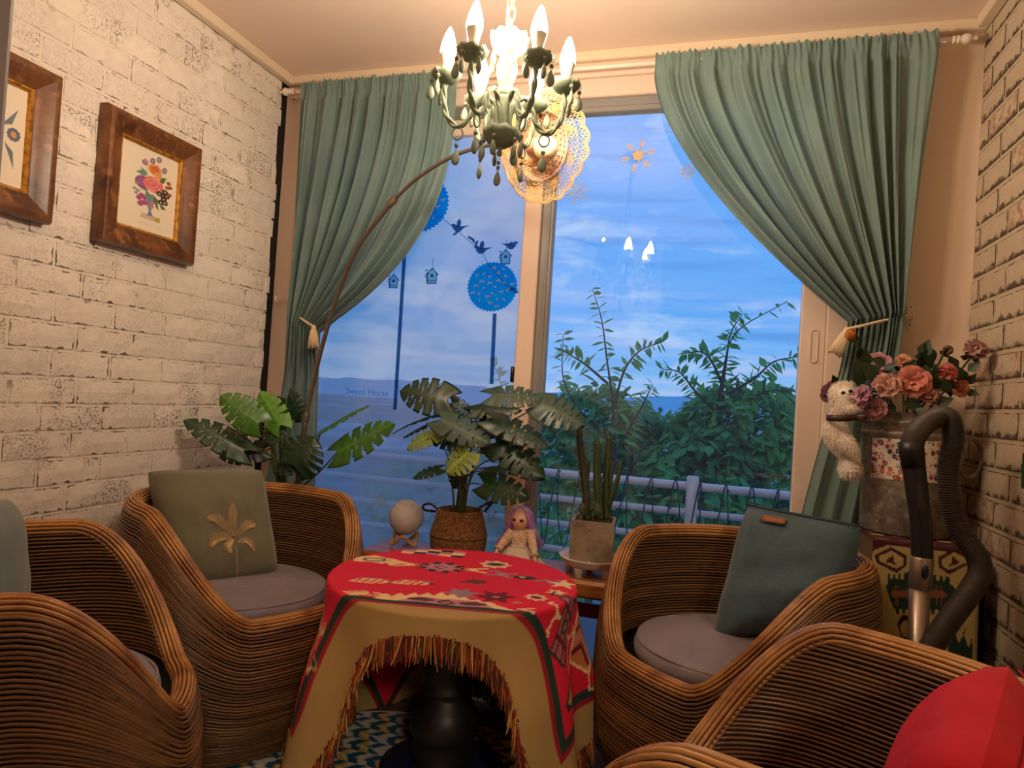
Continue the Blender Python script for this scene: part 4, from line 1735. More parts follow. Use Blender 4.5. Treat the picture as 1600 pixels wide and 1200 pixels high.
for i in range(len(lv_) - 1):
    for j in range(4):
        F.append((i * 4 + j, i * 4 + (j + 1) % 4, (i + 1) * 4 + (j + 1) % 4, (i + 1) * 4 + j))
F.append((3, 2, 1, 0))
part('pot', xf((np.array(V), F), rotz(.10), (PX, PY, PZ)), M_conc, cp, smooth=False)
part('soil', MB().add(box(PX - .058, PX + .058, PY - .058, PY + .058, PZ + hgt - .03, PZ + hgt - .018)), pm('dry_soil', lin(70, 56, 44), .95, bump=(120, .6)), cp, smooth=False)
M_cact = pm('cactus_skin', lin(58, 74, 40), .6, var=(lin(84, 78, 50), 18, .5, .7), bump=(70, .3))
M_cactb = pm('cactus_skin_aged', lin(70, 70, 48), .7, var=(lin(48, 54, 36), 18, .45, .65), bump=(70, .3))


def cactus_stem(px_pts, Y, r0, r1, mat, ribs=4):
    P = spline([aty(x, y, Y) for x, y in px_pts], 30)
    n = 30
    T = np.gradient(P, axis=0)
    seg = 16
    tb_ = tube(P, 1.0, seg)
    V = np.array(tb_[0]).reshape(n, seg, 3)
    for i in range(n):
        rad = r0 + (r1 - r0) * (i / (n - 1))
        if i > n - 4:
            rad *= (1 - ((i - (n - 4)) / 3.2) ** 2 * .75)
        for j in range(seg):
            a = 2 * PI * j / seg
            k = rad * (.66 + .46 * abs(math.cos(a * ribs / 2)) ** 1.5 + .05 * math.sin(i * 2.4))
            V[i, j] = P[i] + (V[i, j] - P[i]) * k
    part('stem', (V.reshape(-1, 3), tb_[1]), mat, cp)


def cactus_pad(a, b, wd, mat, Y):
    a, b = aty(*a, Y), aty(*b, Y)
    Fm = frame(b - a, (0, -1, 0.1))
    L = np.linalg.norm(b - a)
    E_ = ball((0, 0, L / 2), (wd / 2, .005, L / 2), 14, 10)
    part('pad', xf(E_, Fm, a), mat, cp)


cactus_stem([(918, 812), (916, 770), (910, 720), (906, 690), (906, 664)], PY, .0145, .0095, M_cactb)
cactus_stem([(905, 672), (904, 664), (900, 662)], PY, .004, .002, M_cactb)
cactus_stem([(907, 668), (910, 662), (910, 655)], PY, .004, .0018, M_cactb)
cactus_stem([(916, 760), (919, 740), (920, 722)], PY, .006, .004, M_cactb)
cactus_stem([(936, 812), (934, 770), (933, 730), (934, 700), (932, 690)], PY - .012, .0145, .010, M_cact)
cactus_stem([(948, 812), (948, 770), (950, 720), (952, 690), (951, 682)], PY + .008, .0140, .0100, M_cact)
cactus_stem([(949, 690), (947, 680), (945, 672)], PY + .008, .0035, .0018, M_cact)
cactus_stem([(953, 690), (954, 682), (954, 674)], PY + .008, .0035, .0018, M_cact)
cactus_stem([(952, 790), (960, 765), (966, 745), (968, 732)], PY - .006, .0075, .006, M_cact)
cactus_stem([(953, 760), (956, 740), (958, 720)], PY - .004, .006, .0045, M_cact)
cactus_pad((905, 762), (897, 752), .013, M_cact, PY)
cactus_pad((930, 782), (922, 800), .020, M_cact, PY - .02)
cactus_pad((966, 740), (970, 720), .014, M_cact, PY - .006)
cactus_pad((912, 806), (908, 786), .026, M_cact, PY - .02)
cactus_pad((934, 808), (933, 786), .028, M_cact, PY - .03)
cactus_pad((922, 790), (932, 768), .014, M_cact, PY - .01)
cactus_pad((934, 695), (932, 681), .012, M_cact, PY - .012)
# ================================================================== curtains, rod, tiebacks
M_curt = pm('sage_teal_curtain', lin(134, 160, 153), .8, var=(lin(124, 151, 146), 4, .4, .6), bump=(300, .12, (1, 1, .25)), transl=.36, tcol=lin(146, 176, 170), sheen=.2)
YC_ = 2.415


def curtain(name, label, top, tie, low, tie_z, ztop, zlow, sag, nf, seed, thick=0.0):
    """top, tie, low: (x left, x right) at the rod, at the tieback and at the hem; sag lifts the fall of the inner edge"""
    nu, nv = 220, 90
    r = np.random.default_rng(seed)
    ph = np.cumsum(r.uniform(.5, 1.5, nf + 1))
    ph = (ph - ph[0]) / (ph[-1] - ph[0])
    us = np.linspace(0, 1, nu)
    pu_ = np.interp(us, ph, np.arange(nf + 1)) * 2 * PI
    amp = np.interp(us, np.linspace(0, 1, 9), r.uniform(.6, 1.3, 9))
    rows = []
    zs = np.concatenate([np.linspace(ztop + .022, ztop - .05, 10), np.linspace(ztop - .06, tie_z, 46), np.linspace(tie_z - .012, zlow, nv - 56)])
    inner_left = sag < 0
    for z in zs:
        if z > ztop - .055:
            x = top[0] + us * (top[1] - top[0])
            k = (z - (ztop - .05)) / .07
            A = .012 + .004 * k
            y = YC_ - .022 + (.7 * A * np.sin(pu_ * 1.0) * amp + .004 * np.sin(pu_ * 2.37 + seed) + .003 * np.sin(pu_ * 4.1 + seed)) * (1 - .45 * max(k, 0)) + .005 * np.sin(pu_ * 5.3 + 4 * k) * max(k, 0)
            zz = z + .007 * np.sin(pu_ * 3.7 + seed) * k
        elif z >= tie_z:
            q = (ztop - .055 - z) / (ztop - .055 - tie_z)
            w = us if sag > 0 else 1 - us                  # 1 at the inner edge
            e = 1 + abs(sag) * w                            # inner folds fall straight first and sweep late
            t = q ** e
            x = (top[0] + us * (top[1] - top[0])) * (1 - t) + (tie[0] + us * (tie[1] - tie[0])) * t
            A = .014 + .016 * q
            sg = np.sin(pu_ + .5 * math.sin(q * 3))
            y = YC_ - .022 * (1 - q) - .012 * q + A * np.sign(sg) * np.abs(sg) ** .6 * amp + .006 * np.sin(pu_ * 2.37 + q * 4 + seed) + .004 * (1 - q) * np.sin(pu_ * 4.1 + seed)
            # drooping folds of the inner sweep
            zz = z - .05 * w ** 2 * (q ** 3) * (1 - q) * 3 - .035 * w * q ** 6
        else:
            q = (tie_z - z) / (tie_z - zlow)
            t = sm(q * 1.25) ** .8
            x = (tie[0] + us * (tie[1] - tie[0])) * (1 - t) + (low[0] + us * (low[1] - low[0])) * t
            A = .022 * (1 - .35 * q)
            kq = sm(q / .25)
            y = YC_ - .012 + A * ((1 - kq) * np.sin(pu_ + .5 * math.sin(3)) + kq * .75 * np.sin(pu_ * .32 + 1)) * amp + .008 * (1 - q) ** 6 * np.sin(pu_ * 2 + 5 + seed)
            w = us if sag > 0 else 1 - us
            zz = z - .035 * w * (1 - q) ** 4
        rows.append(np.stack([x, y, zz + 0 * us], 1))
    t_ = thing(name, label, 'curtain', (float(np.mean(top)), YC_, zlow), 'sage curtains tied back beside the window')
    part('fabric', gridf(nu, len(zs), rows), M_curt, t_)
    return t_


RODZ = 2.276
curtain('curtain', 'sage green curtain gathered to the left side of the window', (-1.705, -1.02), (-1.690, -1.545), (-1.775, -1.515), 1.315, RODZ, .02, 1.9, 10, 3)
curtain('curtain', 'sage green curtain gathered to the right side of the window', (-.275, .60), (.385, .545), (.235, .435), 1.415, RODZ, .02, -.55, 11, 6)
M_rod = pm('white_curtain_rod', lin(232, 216, 200), .3)
rd = thing('curtain_rod', 'white curtain rod with turned finials above the window', 'curtain rod', (-.55, YC_, RODZ))
part('pole', tube([(-1.79, YC_, RODZ), (-.55, YC_, RODZ), (.665, YC_, RODZ)], .0085, 12), M_rod, rd)
for s, x in ((-1, -1.752), (1, .640)):
    fin = part('finial', xf(lathe([(.0085, 0), (.012, .002), (.012, .008), (.008, .010), (.013, .014), (.013, .018), (.009, .022), (.014, .030), (.0165, .040), (.013, .050), (.006, .055), (.005, .060), (.007, .065), (.005, .071), (0, .073)], 18), np.array([[0, 0, s], [0, 1, 0], [-s, 0, 0]], float), (x - (.03 if s < 0 else 0) * .0, YC_, RODZ)), M_rod, rd)
    br = MB()
    bx = x - s * .03
    br.add(box(bx - .008, bx + .008, YC_ + .002, YB - .001, RODZ - .006, RODZ + .004, .002))
    br.add(box(bx - .010, bx + .010, YB - .028, YB - .022, RODZ, RODZ + .044, .002))
    br.add(box(bx - .012, bx + .012, YC_ - .012, YC_ + .012, RODZ - .014, RODZ - .006, .002))
    part('bracket', br, M_rod, rd, smooth=False)
M_cord = pm('cream_cotton', lin(232, 206, 166), .85, bump=(200, .5), sheen=.3)


def tieback(label, pts, tas_dir, twist=True):
    P = spline(pts, 60)
    t_ = thing('curtain_tieback', label, 'tieback', tuple(P[-1]), 'cream tieback cords')
    m = MB()
    T = np.gradient(P, axis=0)
    T /= np.linalg.norm(T, axis=1)[:, None]
    N = np.cross(T, (0, 0, 1.0))
    N /= np.linalg.norm(N, axis=1)[:, None]
    B = np.cross(T, N)
    for s in (0, 2 * PI / 3, 4 * PI / 3):
        q = np.linspace(0, 26 * PI, 60 * 4) + s
        f = np.linspace(0, 59, 240)
        Pi = np.stack([np.interp(f, np.arange(60), P[:, k]) for k in range(3)], 1)
        Ni = np.stack([np.interp(f, np.arange(60), N[:, k]) for k in range(3)], 1)
        Bi = np.stack([np.interp(f, np.arange(60), B[:, k]) for k in range(3)], 1)
        m.add(tube(Pi + .0026 * (np.cos(q)[:, None] * Ni + np.sin(q)[:, None] * Bi), .0026, 5))
    part('cord', m, M_cord, t_)
    e = P[-1]
    d = np.array(tas_dir, float)
    d /= np.linalg.norm(d)
    tas = MB()
    Fm = frame(d, (0, 1, 0))
    tas.add(xf(lathe([(0, -.006), (.007, -.004), (.010, .004), (.009, .012), (.012, .016), (.014, .03), (.018, .075), (.016, .082), (0, .083)], 20, lambda r, z, a: r * (1 + .06 * math.sin(9 * a))), Fm, e))
    rr_ = np.random.default_rng(3)
    for k in range(46):
        a = k * 2.4
        q0 = np.array([.010 * math.cos(a), .010 * math.sin(a), .014])
        q1 = np.array([.0165 * math.cos(a), .0165 * math.sin(a), .05])
        q2 = np.array([(.020 + .003 * rr_.random()) * math.cos(a + .1), (.020) * math.sin(a + .1), .080 + .012 * rr_.random()])
        tas.add(xf(tube([q0, q1, q2], [.0018, .0022, .0016], 4), Fm, e))
    part('tassel', tas, M_cord, t_)


hL = aty(439, 468, YB - .012)
tieback('cream cord and tassel holding back the left curtain', [hL, aty(455, 485, 2.43), aty(474, 500, 2.365), aty(490, 510, 2.355)], (.006, -.004, -.06))
hR = aty(1424, 492, YB - .03)
tieback('cream cord and tassel holding back the right curtain', [hR, aty(1390, 499, 2.40), aty(1352, 508, 2.352), aty(1324, 514, 2.345)], (-.030, -.006, -.075))
for lab, x, z, in (('white metal tieback hook on the left window jamb', hL[0] - .004, hL[2]), ('white metal tieback hook on the beige wall', hR[0] + .004, hR[2])):
    hk = thing('tieback_hook', lab, 'hook', (x, YB - .013, z), 'white tieback hooks')
    yb = YB - .0125 if x < 0 else YB - .0005
    outl = [(-.009, -.034), (0, -.044), (.009, -.034), (.009, .034), (0, .044), (-.009, .034)]
    part('plate', extrude_poly(outl, .003, np.array([[1, 0, 0], [0, 0, -1], [0, 1, 0]], float), (x, yb, z)), M_rod, hk, smooth=False)
    part('hook', tube(spline([(x, yb, z - .012), (x, yb - .022, z - .014), (x, yb - .030, z - .004), (x, yb - .028, z + .012)], 14), .0035, 8), M_rod, hk)
    scr = MB()
    for dz in (-.030, .030):
        scr.add(ball((x, yb - .003, z + dz), (.003, .0015, .003), 8, 6))
    part('screw', scr, pm('steel', lin(120, 110, 100), .35, metal=.9), hk)

# ================================================================== arc floor lamp with perforated shade and lace doily
M_bronze = pm('brushed_bronze', lin(112, 98, 86), .36, metal=.6)
lp = thing('arc_floor_lamp', 'bronze arc floor lamp with a perforated pink shade wearing a lace doily', 'floor lamp', (-1.50, 2.21, 0))
YL = 2.21
p0 = np.array([-1.50, YL, .03])
path1 = [p0, aty(466, 750, YL), aty(478, 652, YL)]
part('base', xf(lathe([(0, 0), (.115, 0), (.118, .006), (.112, .018), (.02, .026), (.014, .04)], 40), loc=(-1.50, YL, 0)), M_bronze, lp, autosmooth=40)
part('lower_pole', tube(spline(path1, 14), .0105, 12), M_bronze, lp)
path2 = [aty(478, 652, YL), aty(489, 600, YL), aty(505, 535, YL - .01), aty(528, 460, YL - .03), aty(560, 385, YL - .07), aty(612, 316, YL - .11)]
part('middle_pole', tube(spline(path2, 40), .0082, 12), M_bronze, lp)
path3 = [aty(612, 316, YL - .11), aty(650, 280, YL - .15), aty(700, 248, YL - .20), aty(745, 231, YL - .25), aty(790, 224, YL - .30), aty(822, 226, YL - .33)]
A3 = spline(path3, 40)
part('upper_pole', tube(A3, .0062, 12), M_bronze, lp)
for (px, py, Y, nx, ny) in ((478, 652, YL, 489, 600), (613, 315, YL - .11, 630, 298)):
    c = aty(px, py, Y)
    d = aty(nx, ny, Y) - c
    part('joint_ring', xf(lathe([(0, -.018), (.013, -.018), (.0135, .012), (.011, .018), (0, .018)], 18), frame(d), c), M_bronze, lp, autosmooth=40)
# head: axis points out of the shade's mouth
HC = aty(824, 224, YL - .33)
ax = aty(868, 250, 1.70) - HC
ax = np.array([.66, -.42, -.30])
ax /= np.linalg.norm(ax)
FH = frame(ax, (0, 0, 1))
M_shade = pm('pink_beige_shade', lin(206, 168, 142), .45)
SR = .095


def shade_surf(a, q):
    """q 0 at the neck .. 1 at the mouth"""
    r = .022 + (SR - .022) * math.sin(q * PI / 2) ** .9
    z = .010 + .060 * (1 - math.cos(q * PI / 2)) ** 1.0
    return np.array([r * math.cos(a), r * math.sin(a), z])


shd = MB()
rowsq = [(0.0, .34, 0), (.34, .50, 22), (.50, .66, 28), (.66, .82, 34), (.82, .94, 38), (.94, 1.0, 0)]
for q0, q1, n in rowsq:
    if n == 0:
        aa_ = np.linspace(0, 2 * PI, 48, endpoint=False)
        g = [[shade_surf(a, q) for a in aa_] for q in np.linspace(q0, q1, 5)]
        shd.add(gridf(48, 5, g, closed_u=True))
        continue
    for k in range(n):
        a0, a1 = 2 * PI * k / n, 2 * PI * (k + 1) / n
        per = []
        for e in range(16):
            t = e / 16 * 4
            s_, f_ = int(t), t - int(t)
            uv = ((f_, 0), (1, f_), (1 - f_, 1), (0, 1 - f_))[s_]
            per.append(uv)
        V = [shade_surf(a0 + (a1 - a0) * u, q0 + (q1 - q0) * v) for u, v in per]
        ho = []
        for u, v in per:
            an = math.atan2(v - .5, u - .5)
            ho.append((.5 + .33 * math.cos(an), .5 + .33 * math.sin(an)))
        V += [shade_surf(a0 + (a1 - a0) * u, q0 + (q1 - q0) * v) for u, v in ho]
        shd.add((np.array(V), [(e, (e + 1) % 16, 16 + (e + 1) % 16, 16 + e) for e in range(16)]))
o = part('shade', xf((shd.verts(), shd.F), FH, HC), M_shade, lp)
o.modifiers.new('solid', 'SOLIDIFY').thickness = .002
part('socket', xf(lathe([(.0, -.02), (.018, -.018), (.022, 0), (.020, .030), (.014, .040)], 20), FH, HC), M_shade, lp)
M_opal = pm('opal_bulb', lin(240, 214, 176), .12, coat=.5)
part('globe_bulb', xf(lathe([(.012, .030), (.014, .044), (.024, .056), (.034, .074), (.0355, .088), (.030, .106), (.016, .119), (0, .122)], 28), FH, HC), M_opal, lp)
# lace doily draped outside the shade
M_lace = pm('golden_crochet', lin(236, 196, 128), .7, transl=.25)
lace = MB()
DR = .150


def dsurf(a, q):
    r = .03 + (DR - .03) * q
    z = .018 + .072 * q ** 1.6 + .006 * math.sin(5 * a) * q
    return np.array([r * math.cos(a), r * math.sin(a), z])


def dline(pts, r, closed=False, n=2):
    lace.add(tube(np.array([dsurf(a, q) for a, q in pts]), r, 4, closed=closed, caps=False))


for q, n, am in ((.12, 16, .02), (.2, 20, .025), (.3, 26, .03), (.4, 32, .03), (.5, 38, .03), (.6, 42, .028), (.7, 48, .028), (.8, 54, .026), (.9, 60, .03)):
    N_ = n * 4
    dline([(2 * PI * k / N_, q + am * (1 if (k // 2) % 2 else -1) * (1 if k % 2 else .6)) for k in range(N_)], .0014, True)
    dline([(2 * PI * (k + 2) / N_, q + am + am * (1 if (k // 2) % 2 else -1) * .8) for k in range(N_)], .0011, True)
for k in range(9):
    a0 = 2 * PI * k / 9
    for s in range(10):
        b = 2 * PI * s / 10
        dline([(a0, .66), (a0 + .115 * math.cos(b), .66 + .105 * math.sin(b)), (a0 + .20 * math.cos(b), .66 + .175 * math.sin(b))], .0019)
    for rad, w in ((.10, .0016), (.175, .0014)):
        dline([(a0 + rad * 1.13 * math.cos(b), .66 + rad * math.sin(b)) for b in np.linspace(0, 2 * PI, 24, endpoint=False)], w, True)
NS = 18
for off, w in ((0, .0021), (.035, .0017)):
    dline([(2 * PI * k / (NS * 10), .945 + off + .055 * abs(math.sin(NS * PI * k / (NS * 10)))) for k in range(NS * 10)], w, True)
for k in range(110):
    a = 2 * PI * k / 110
    dline([(a, .93), (a, .975 + .05 * abs(math.sin(NS * a / 2)))], .0014)
tag(part('lace_doily', xf((lace.verts(), lace.F), FH, HC), M_lace, lp), 'scalloped crochet lace doily', kind='stuff')
# ================================================================== leafy plants indoors
M_mon = pm('monstera_leaf', (1, 1, 1), .32, attr=True, spec=.6, transl=.10)
M_stem = pm('monstera_stem', lin(72, 84, 40), .5)
M_stem2 = pm('thick_green_stem', lin(98, 112, 46), .55, var=(lin(70, 76, 40), 20, .45, .65))


def monstera_leaf(base, tip, width, hint, tone, parent, seed=0, droop=.10, cup=.16, name='leaf'):
    base, tip = np.array(base, float), np.array(tip, float)
    L = np.linalg.norm(tip - base)
    r = np.random.default_rng(seed)
    nt_, ns = 61, 17
    ax_ = (tip - base) / L
    h = np.array(hint, float)
    nrm = h - h.dot(ax_) * ax_
    nrm /= np.linalg.norm(nrm)
    sd_ = np.cross(nrm, ax_)
    V, C = [], []
    w0 = width / 2
    tone = np.array(tone)
    for i in range(nt_):
        t = i / (nt_ - 1)
        wp = (math.sin(PI * min(1, (t * .93 + .07)) ** .72)) ** .75 if t < 1 else 0
        for j in range(ns):
            s = 2 * j / (ns - 1) - 1
            a_ = abs(s)
            al = t + .16 * a_ ** 1.4 * (t * (1 - t)) * 2.2 - .26 * a_ ** 1.3 * (1 - t) ** 2.2
            la = s * w0 * wp
            z_ = -droop * L * t * t - cup * w0 * a_ ** 1.6 + .018 * w0 * math.sin(t * 36) * a_ + .06 * w0 * math.sin(3 * t + seed)
            V.append(base + ax_ * al * L + sd_ * la + nrm * z_)
            k = 1.0 + .5 * max(0, 1 - a_ / .10) + .10 * math.sin(t * 43.0 - a_ * 2)
            C.append(np.clip(tone * k, 0, 1))
    F = []
    for i in range(nt_ - 1):
        q = (i - 5) % 10
        inslot = 9 <= i <= 53
        for j in range(ns - 1):
            a_ = abs(2 * (j + .5) / (ns - 1) - 1)
            if inslot and q == 1 and a_ > .38 + .1 * math.sin(i * 1.7 + seed + j // 8):
                continue
            if inslot and ((q == 0 and a_ > .62) or (q == 2 and a_ > .78)):
                continue
            if inslot and q in (5, 6) and 12 < i < 46 and .16 < a_ < .36 and math.sin(i * 2.3 + seed * 1.1 + (j > 8) * 2) > .1:
                continue
            k = i * ns + j
            F.append((k, k + 1, k + ns + 1, k + ns))
    m = MB()
    m.add((np.array(V), F), 0, np.array(C))
    o = part(name, m, M_mon, parent)
    md = o.modifiers.new('solid', 'SOLIDIFY')
    md.thickness = .0012
    return o


def petiole(a, b, r0, r1, parent, mat, bow=.03, mid=None):
    a, b = np.array(a, float), np.array(b, float)
    m_ = (a + b) / 2 + np.array([0, 0, bow]) if mid is None else np.array(mid, float)
    part('stem', tube(spline([a, m_, b], 14), np.linspace(r0, r1, 14), 6), mat, parent)


DK, MD, GR, YG, LT = lin(22, 54, 30), lin(34, 68, 36), lin(60, 84, 72), lin(118, 138, 52), lin(66, 118, 34)
BKX, BKY = float(aty(717, 830, 2.345)[0]), 2.345
mp = thing('basket_monstera', 'artificial monstera in a bellied seagrass basket on the window bench', 'potted plant', (BKX, BKY, BZ))
M_sea = pm('seagrass_weave', lin(150, 104, 56), .8, var=(lin(104, 66, 34), 90, .42, .6, (1, 1, 1.6)), bump=(150, .7, (1, 1, 2)))
M_rope = pm('brown_seagrass_rope', lin(78, 54, 40), .85, bump=(200, .6))
B0 = BZ + .001
bprof = [(0, B0), (.080, B0), (.092, B0 + .006), (.100, B0 + .03), (.103, B0 + .055), (.104, B0 + .066), (.098, B0 + .072), (.1055, B0 + .076), (.099, B0 + .10), (.090, B0 + .13), (.084, B0 + .155), (.081, B0 + .168), (.077, B0 + .169), (.078, B0 + .15), (.082, B0 + .13), (0, B0 + .128)]
Lb = []
for (r0, z0), (r1, z1) in zip(bprof[:-1], bprof[1:]):
    n = max(1, int(abs(z1 - z0) / .004))
    for k in range(n):
        Lb.append((r0 + (r1 - r0) * k / n, z0 + (z1 - z0) * k / n))
Lb.append(bprof[-1])
bk = lathe(Lb, 72, lambda r, z, a: r + (.0016 * math.sin(a * 36 + (int(z / .004) % 2) * PI) if r > .07 else 0))
part('basket', xf(bk, rotz(.3), (BKX, BKY, 0)), M_sea, mp)
hz = B0 + .160
for s, pts in ((-1, [(684, 795), (672, 787), (661, 790), (664, 797), (681, 799)]), (1, [(738, 803), (748, 794), (768, 783), (778, 778), (766, 788), (757, 800)])):
    p3 = [aty(x, y, BKY - .03 + .02 * k) for k, (x, y) in enumerate(pts)]
    P = spline(p3, 40)
    hm = MB()
    N = np.cross(np.gradient(P, axis=0), (0, 1.0, 0.2))
    N /= np.linalg.norm(N, axis=1)[:, None]
    B = np.cross(np.gradient(P, axis=0), N)
    B /= np.linalg.norm(B, axis=1)[:, None]
    for k in (0, PI):
        q = np.linspace(0, 12 * PI, 40) + k
        hm.add(tube(P + .0028 * (np.cos(q)[:, None] * N + np.sin(q)[:, None] * B), .0030, 5))
    part('handle', hm, M_rope, mp)


def Z8(x, y, Y):
    return aty(610 + x / 4.616, 570 + y / 4.616, Y)


lv_list = [
    ((410, 250), (65, 178), 250, (-.1, -1, .45), DK, 2.28, 2.24),
    ((735, 225), (1100, 205), 190, (.1, -.75, .8), GR, 2.20, 2.24),
    ((1085, 285), (1392, 395), 235, (.25, -.8, .6), GR, 2.24, 2.22),
    ((372, 400), (715, 552), 190, (.3, -.9, .6), GR, 2.18, 2.16),
    ((745, 395), (1165, 560), 190, (.15, -.7, .8), GR, 2.22, 2.24),
    ((760, 560), (1112, 792), 215, (.45, -.8, .35), DK, 2.24, 2.22),
    ((840, 650), (1022, 735), 150, (.1, -1, .1), DK, 2.28, 2.28),
    ((678, 862), (980, 945), 180, (.1, -1, .35), MD, 2.27, 2.24),
    ((348, 490), (108, 575), 140, (-.1, -.9, .75), YG, 2.20, 2.15),
    ((330, 510), (545, 585), 130, (.1, -.9, .5), DK, 2.23, 2.22),
    ((560, 625), (395, 768), 210, (0, -.8, .8), YG, 2.16, 2.12),
    ((372, 348), (0, 440), 70, (-.2, -.35, 1), DK, 2.30, 2.26),
    ((320, 408), (88, 515), 80, (-.2, -.4, 1), DK, 2.32, 2.28),
    ((355, 752), (160, 800), 100, (-.1, -.7, .8), MD, 2.28, 2.24),
    ((500, 775), (440, 892), 130, (0, -1, .2), DK, 2.30, 2.30),
    ((600, 335), (945, 310), 120, (0, -.8, .6), DK, 2.34, 2.38),
    ((440, 275), (592, 378), 120, (0, -1, .4), MD, 2.33, 2.35),
    ((700, 755), (1015, 735), 90, (.0, -.6, .9), DK, 2.32, 2.34),
    ((640, 400), (760, 520), 140, (0, -1, .3), DK, 2.36, 2.36),
    ((600, 560), (760, 620), 100, (0, -.8, .6), MD, 2.33, 2.35),
]
for i, (b, t, w, hint, tone, Yb, Yt) in enumerate(lv_list):
    b3, t3 = Z8(*b, Yb), Z8(*t, Yt)
    monstera_leaf(b3, t3, w / 4.616 / 1069 * 2.42 * 1.22, hint, tone, mp, seed=i, droop=.06 + .05 * (i % 3))
    rt = np.array([BKX + .02 * math.cos(i * 2.4), BKY + .02 * math.sin(i * 2.4), B0 + .125])
    mid = rt * .45 + b3 * .55 + np.array([(rt[0] - b3[0]) * .22, 0, .05])
    petiole(rt, b3, .0034, .0020, mp, M_stem, mid=mid)

# monstera behind the first chair
FX, FY = -1.585, 2.28
fm = thing('floor_monstera', 'green monstera standing in the corner behind the armchair by the white brick wall', 'potted plant', (FX, FY, 0.0))
part('pot', xf(lathe([(0, 0), (.085, 0), (.09, .01), (.112, .23), (.115, .235), (.115, .25), (.104, .25), (.102, .22), (0, .21)], 40), loc=(FX, FY, 0)), pm('dark_plant_pot', lin(52, 48, 46), .6), fm, autosmooth=40)


def Z7(x, y, Y):
    return aty(290 + x / 6.665, 600 + y / 6.665, Y)


lv2 = [
    ((760, 410), (360, 115), 300, (-.1, -1, .55), LT, 2.05, 1.98, 6.665),
    ((985, 430), (760, 72), 250, (.2, -1, .35), lin(90, 150, 42), 2.12, 2.10, 6.665),
    ((610, 690), (0, 335), 270, (.1, -.9, .75), MD, 2.06, 1.95, 6.665),
    ((1050, 150), (1200, 400), 260, (0, -1, .2), DK, 2.22, 2.24, 6.665),
    ((1130, 850), (1330, 560), 430, (.0, -1, -.15), DK, 2.12, 2.14, 6.665),
    ((800, 700), (335, 735), 230, (-.1, -.9, .2), lin(26, 44, 34), 2.14, 2.06, 6.665),
    ((940, 440), (860, 620), 240, (0, -1, .5), MD, 2.14, 2.10, 6.665),
    ((1060, 700), (1100, 540), 70, (.5, -1, 0), LT, 2.16, 2.16, 6.665),
    ((640, 420), (420, 640), 190, (-.2, -.8, .6), lin(34, 60, 34), 2.10, 2.04, 6.665),
    ((1170, 820), (900, 900), 200, (0, -.9, .5), DK, 2.18, 2.14, 6.665),
]
trunk = aty(444, 735, 2.25)
part('trunk', tube(spline([(FX, FY, .2), ((FX + trunk[0]) / 2, 2.27, .5), trunk, aty(446, 690, 2.24)], 16), np.linspace(.017, .011, 16), 9), M_stem2, fm)
for i, (b, t, w, hint, tone, Yb, Yt, s) in enumerate(lv2):
    b3, t3 = Z7(*b, Yb), Z7(*t, Yt)
    monstera_leaf(b3, t3, w / s / 1069 * 2.4 * 1.2, hint, tone, fm, seed=40 + i, droop=.08 + .04 * (i % 3))
    petiole(trunk + np.array([0, 0, -.08 - .01 * i]), b3, .0045, .0026, fm, M_stem2, mid=(trunk * .5 + b3 * .5) + np.array([(trunk[0] - b3[0]) * .15, 0, .03]))
for i, (b, t, w, hint, tone, Yb, Yt) in enumerate([((527, 706), (610, 661), 56, (.1, -1, .5), LT, 2.16, 2.10), ((503, 672), (573, 630), 26, (.2, -.5, .9), LT, 2.18, 2.14)]):
    b3, t3 = aty(*b, Yb), aty(*t, Yt)
    monstera_leaf(b3, t3, w / 1069 * 2.4, hint, tone, fm, seed=60 + i, droop=.05)
    petiole(trunk + np.array([0, 0, -.12]), b3, .0045, .0026, fm, M_stem2, mid=(trunk * .45 + b3 * .55) + np.array([.02, 0, -.05]))

# ================================================================== blob bodies (doll and plush cat)
def blob(elems, res):
    mbd = bpy.data.metaballs.new('blob_tmp')
    mbd.resolution = res
    mbd.render_resolution = res
    mbd.threshold = .6
    for (x, y, z, r) in elems:
        e = mbd.elements.new()
        e.co = (x, y, z)
        e.radius = r / .575
        e.stiffness = 2
    o = bpy.data.objects.new('blob_tmp', mbd)
    COL.objects.link(o)
    dg = bpy.context.evaluated_depsgraph_get()
    dg.update()
    ev = o.evaluated_get(dg)
    me = ev.to_mesh()
    V = np.array([v.co[:] for v in me.vertices])
    F = [tuple(p.vertices) for p in me.polygons]
    ev.to_mesh_clear()
    bpy.data.objects.remove(o)
    bpy.data.metaballs.remove(mbd)
    return V, F


def chain(pts, rs, n):
    P = spline(pts, n)
    R = np.interp(np.linspace(0, 1, n), np.linspace(0, 1, len(rs)), rs)
    return [(*p, r) for p, r in zip(P, R)]


DY = 2.31


def D9(x, y, Y=DY):
    return aty(740 + x / 9.23, 770 + y / 9.23, Y)


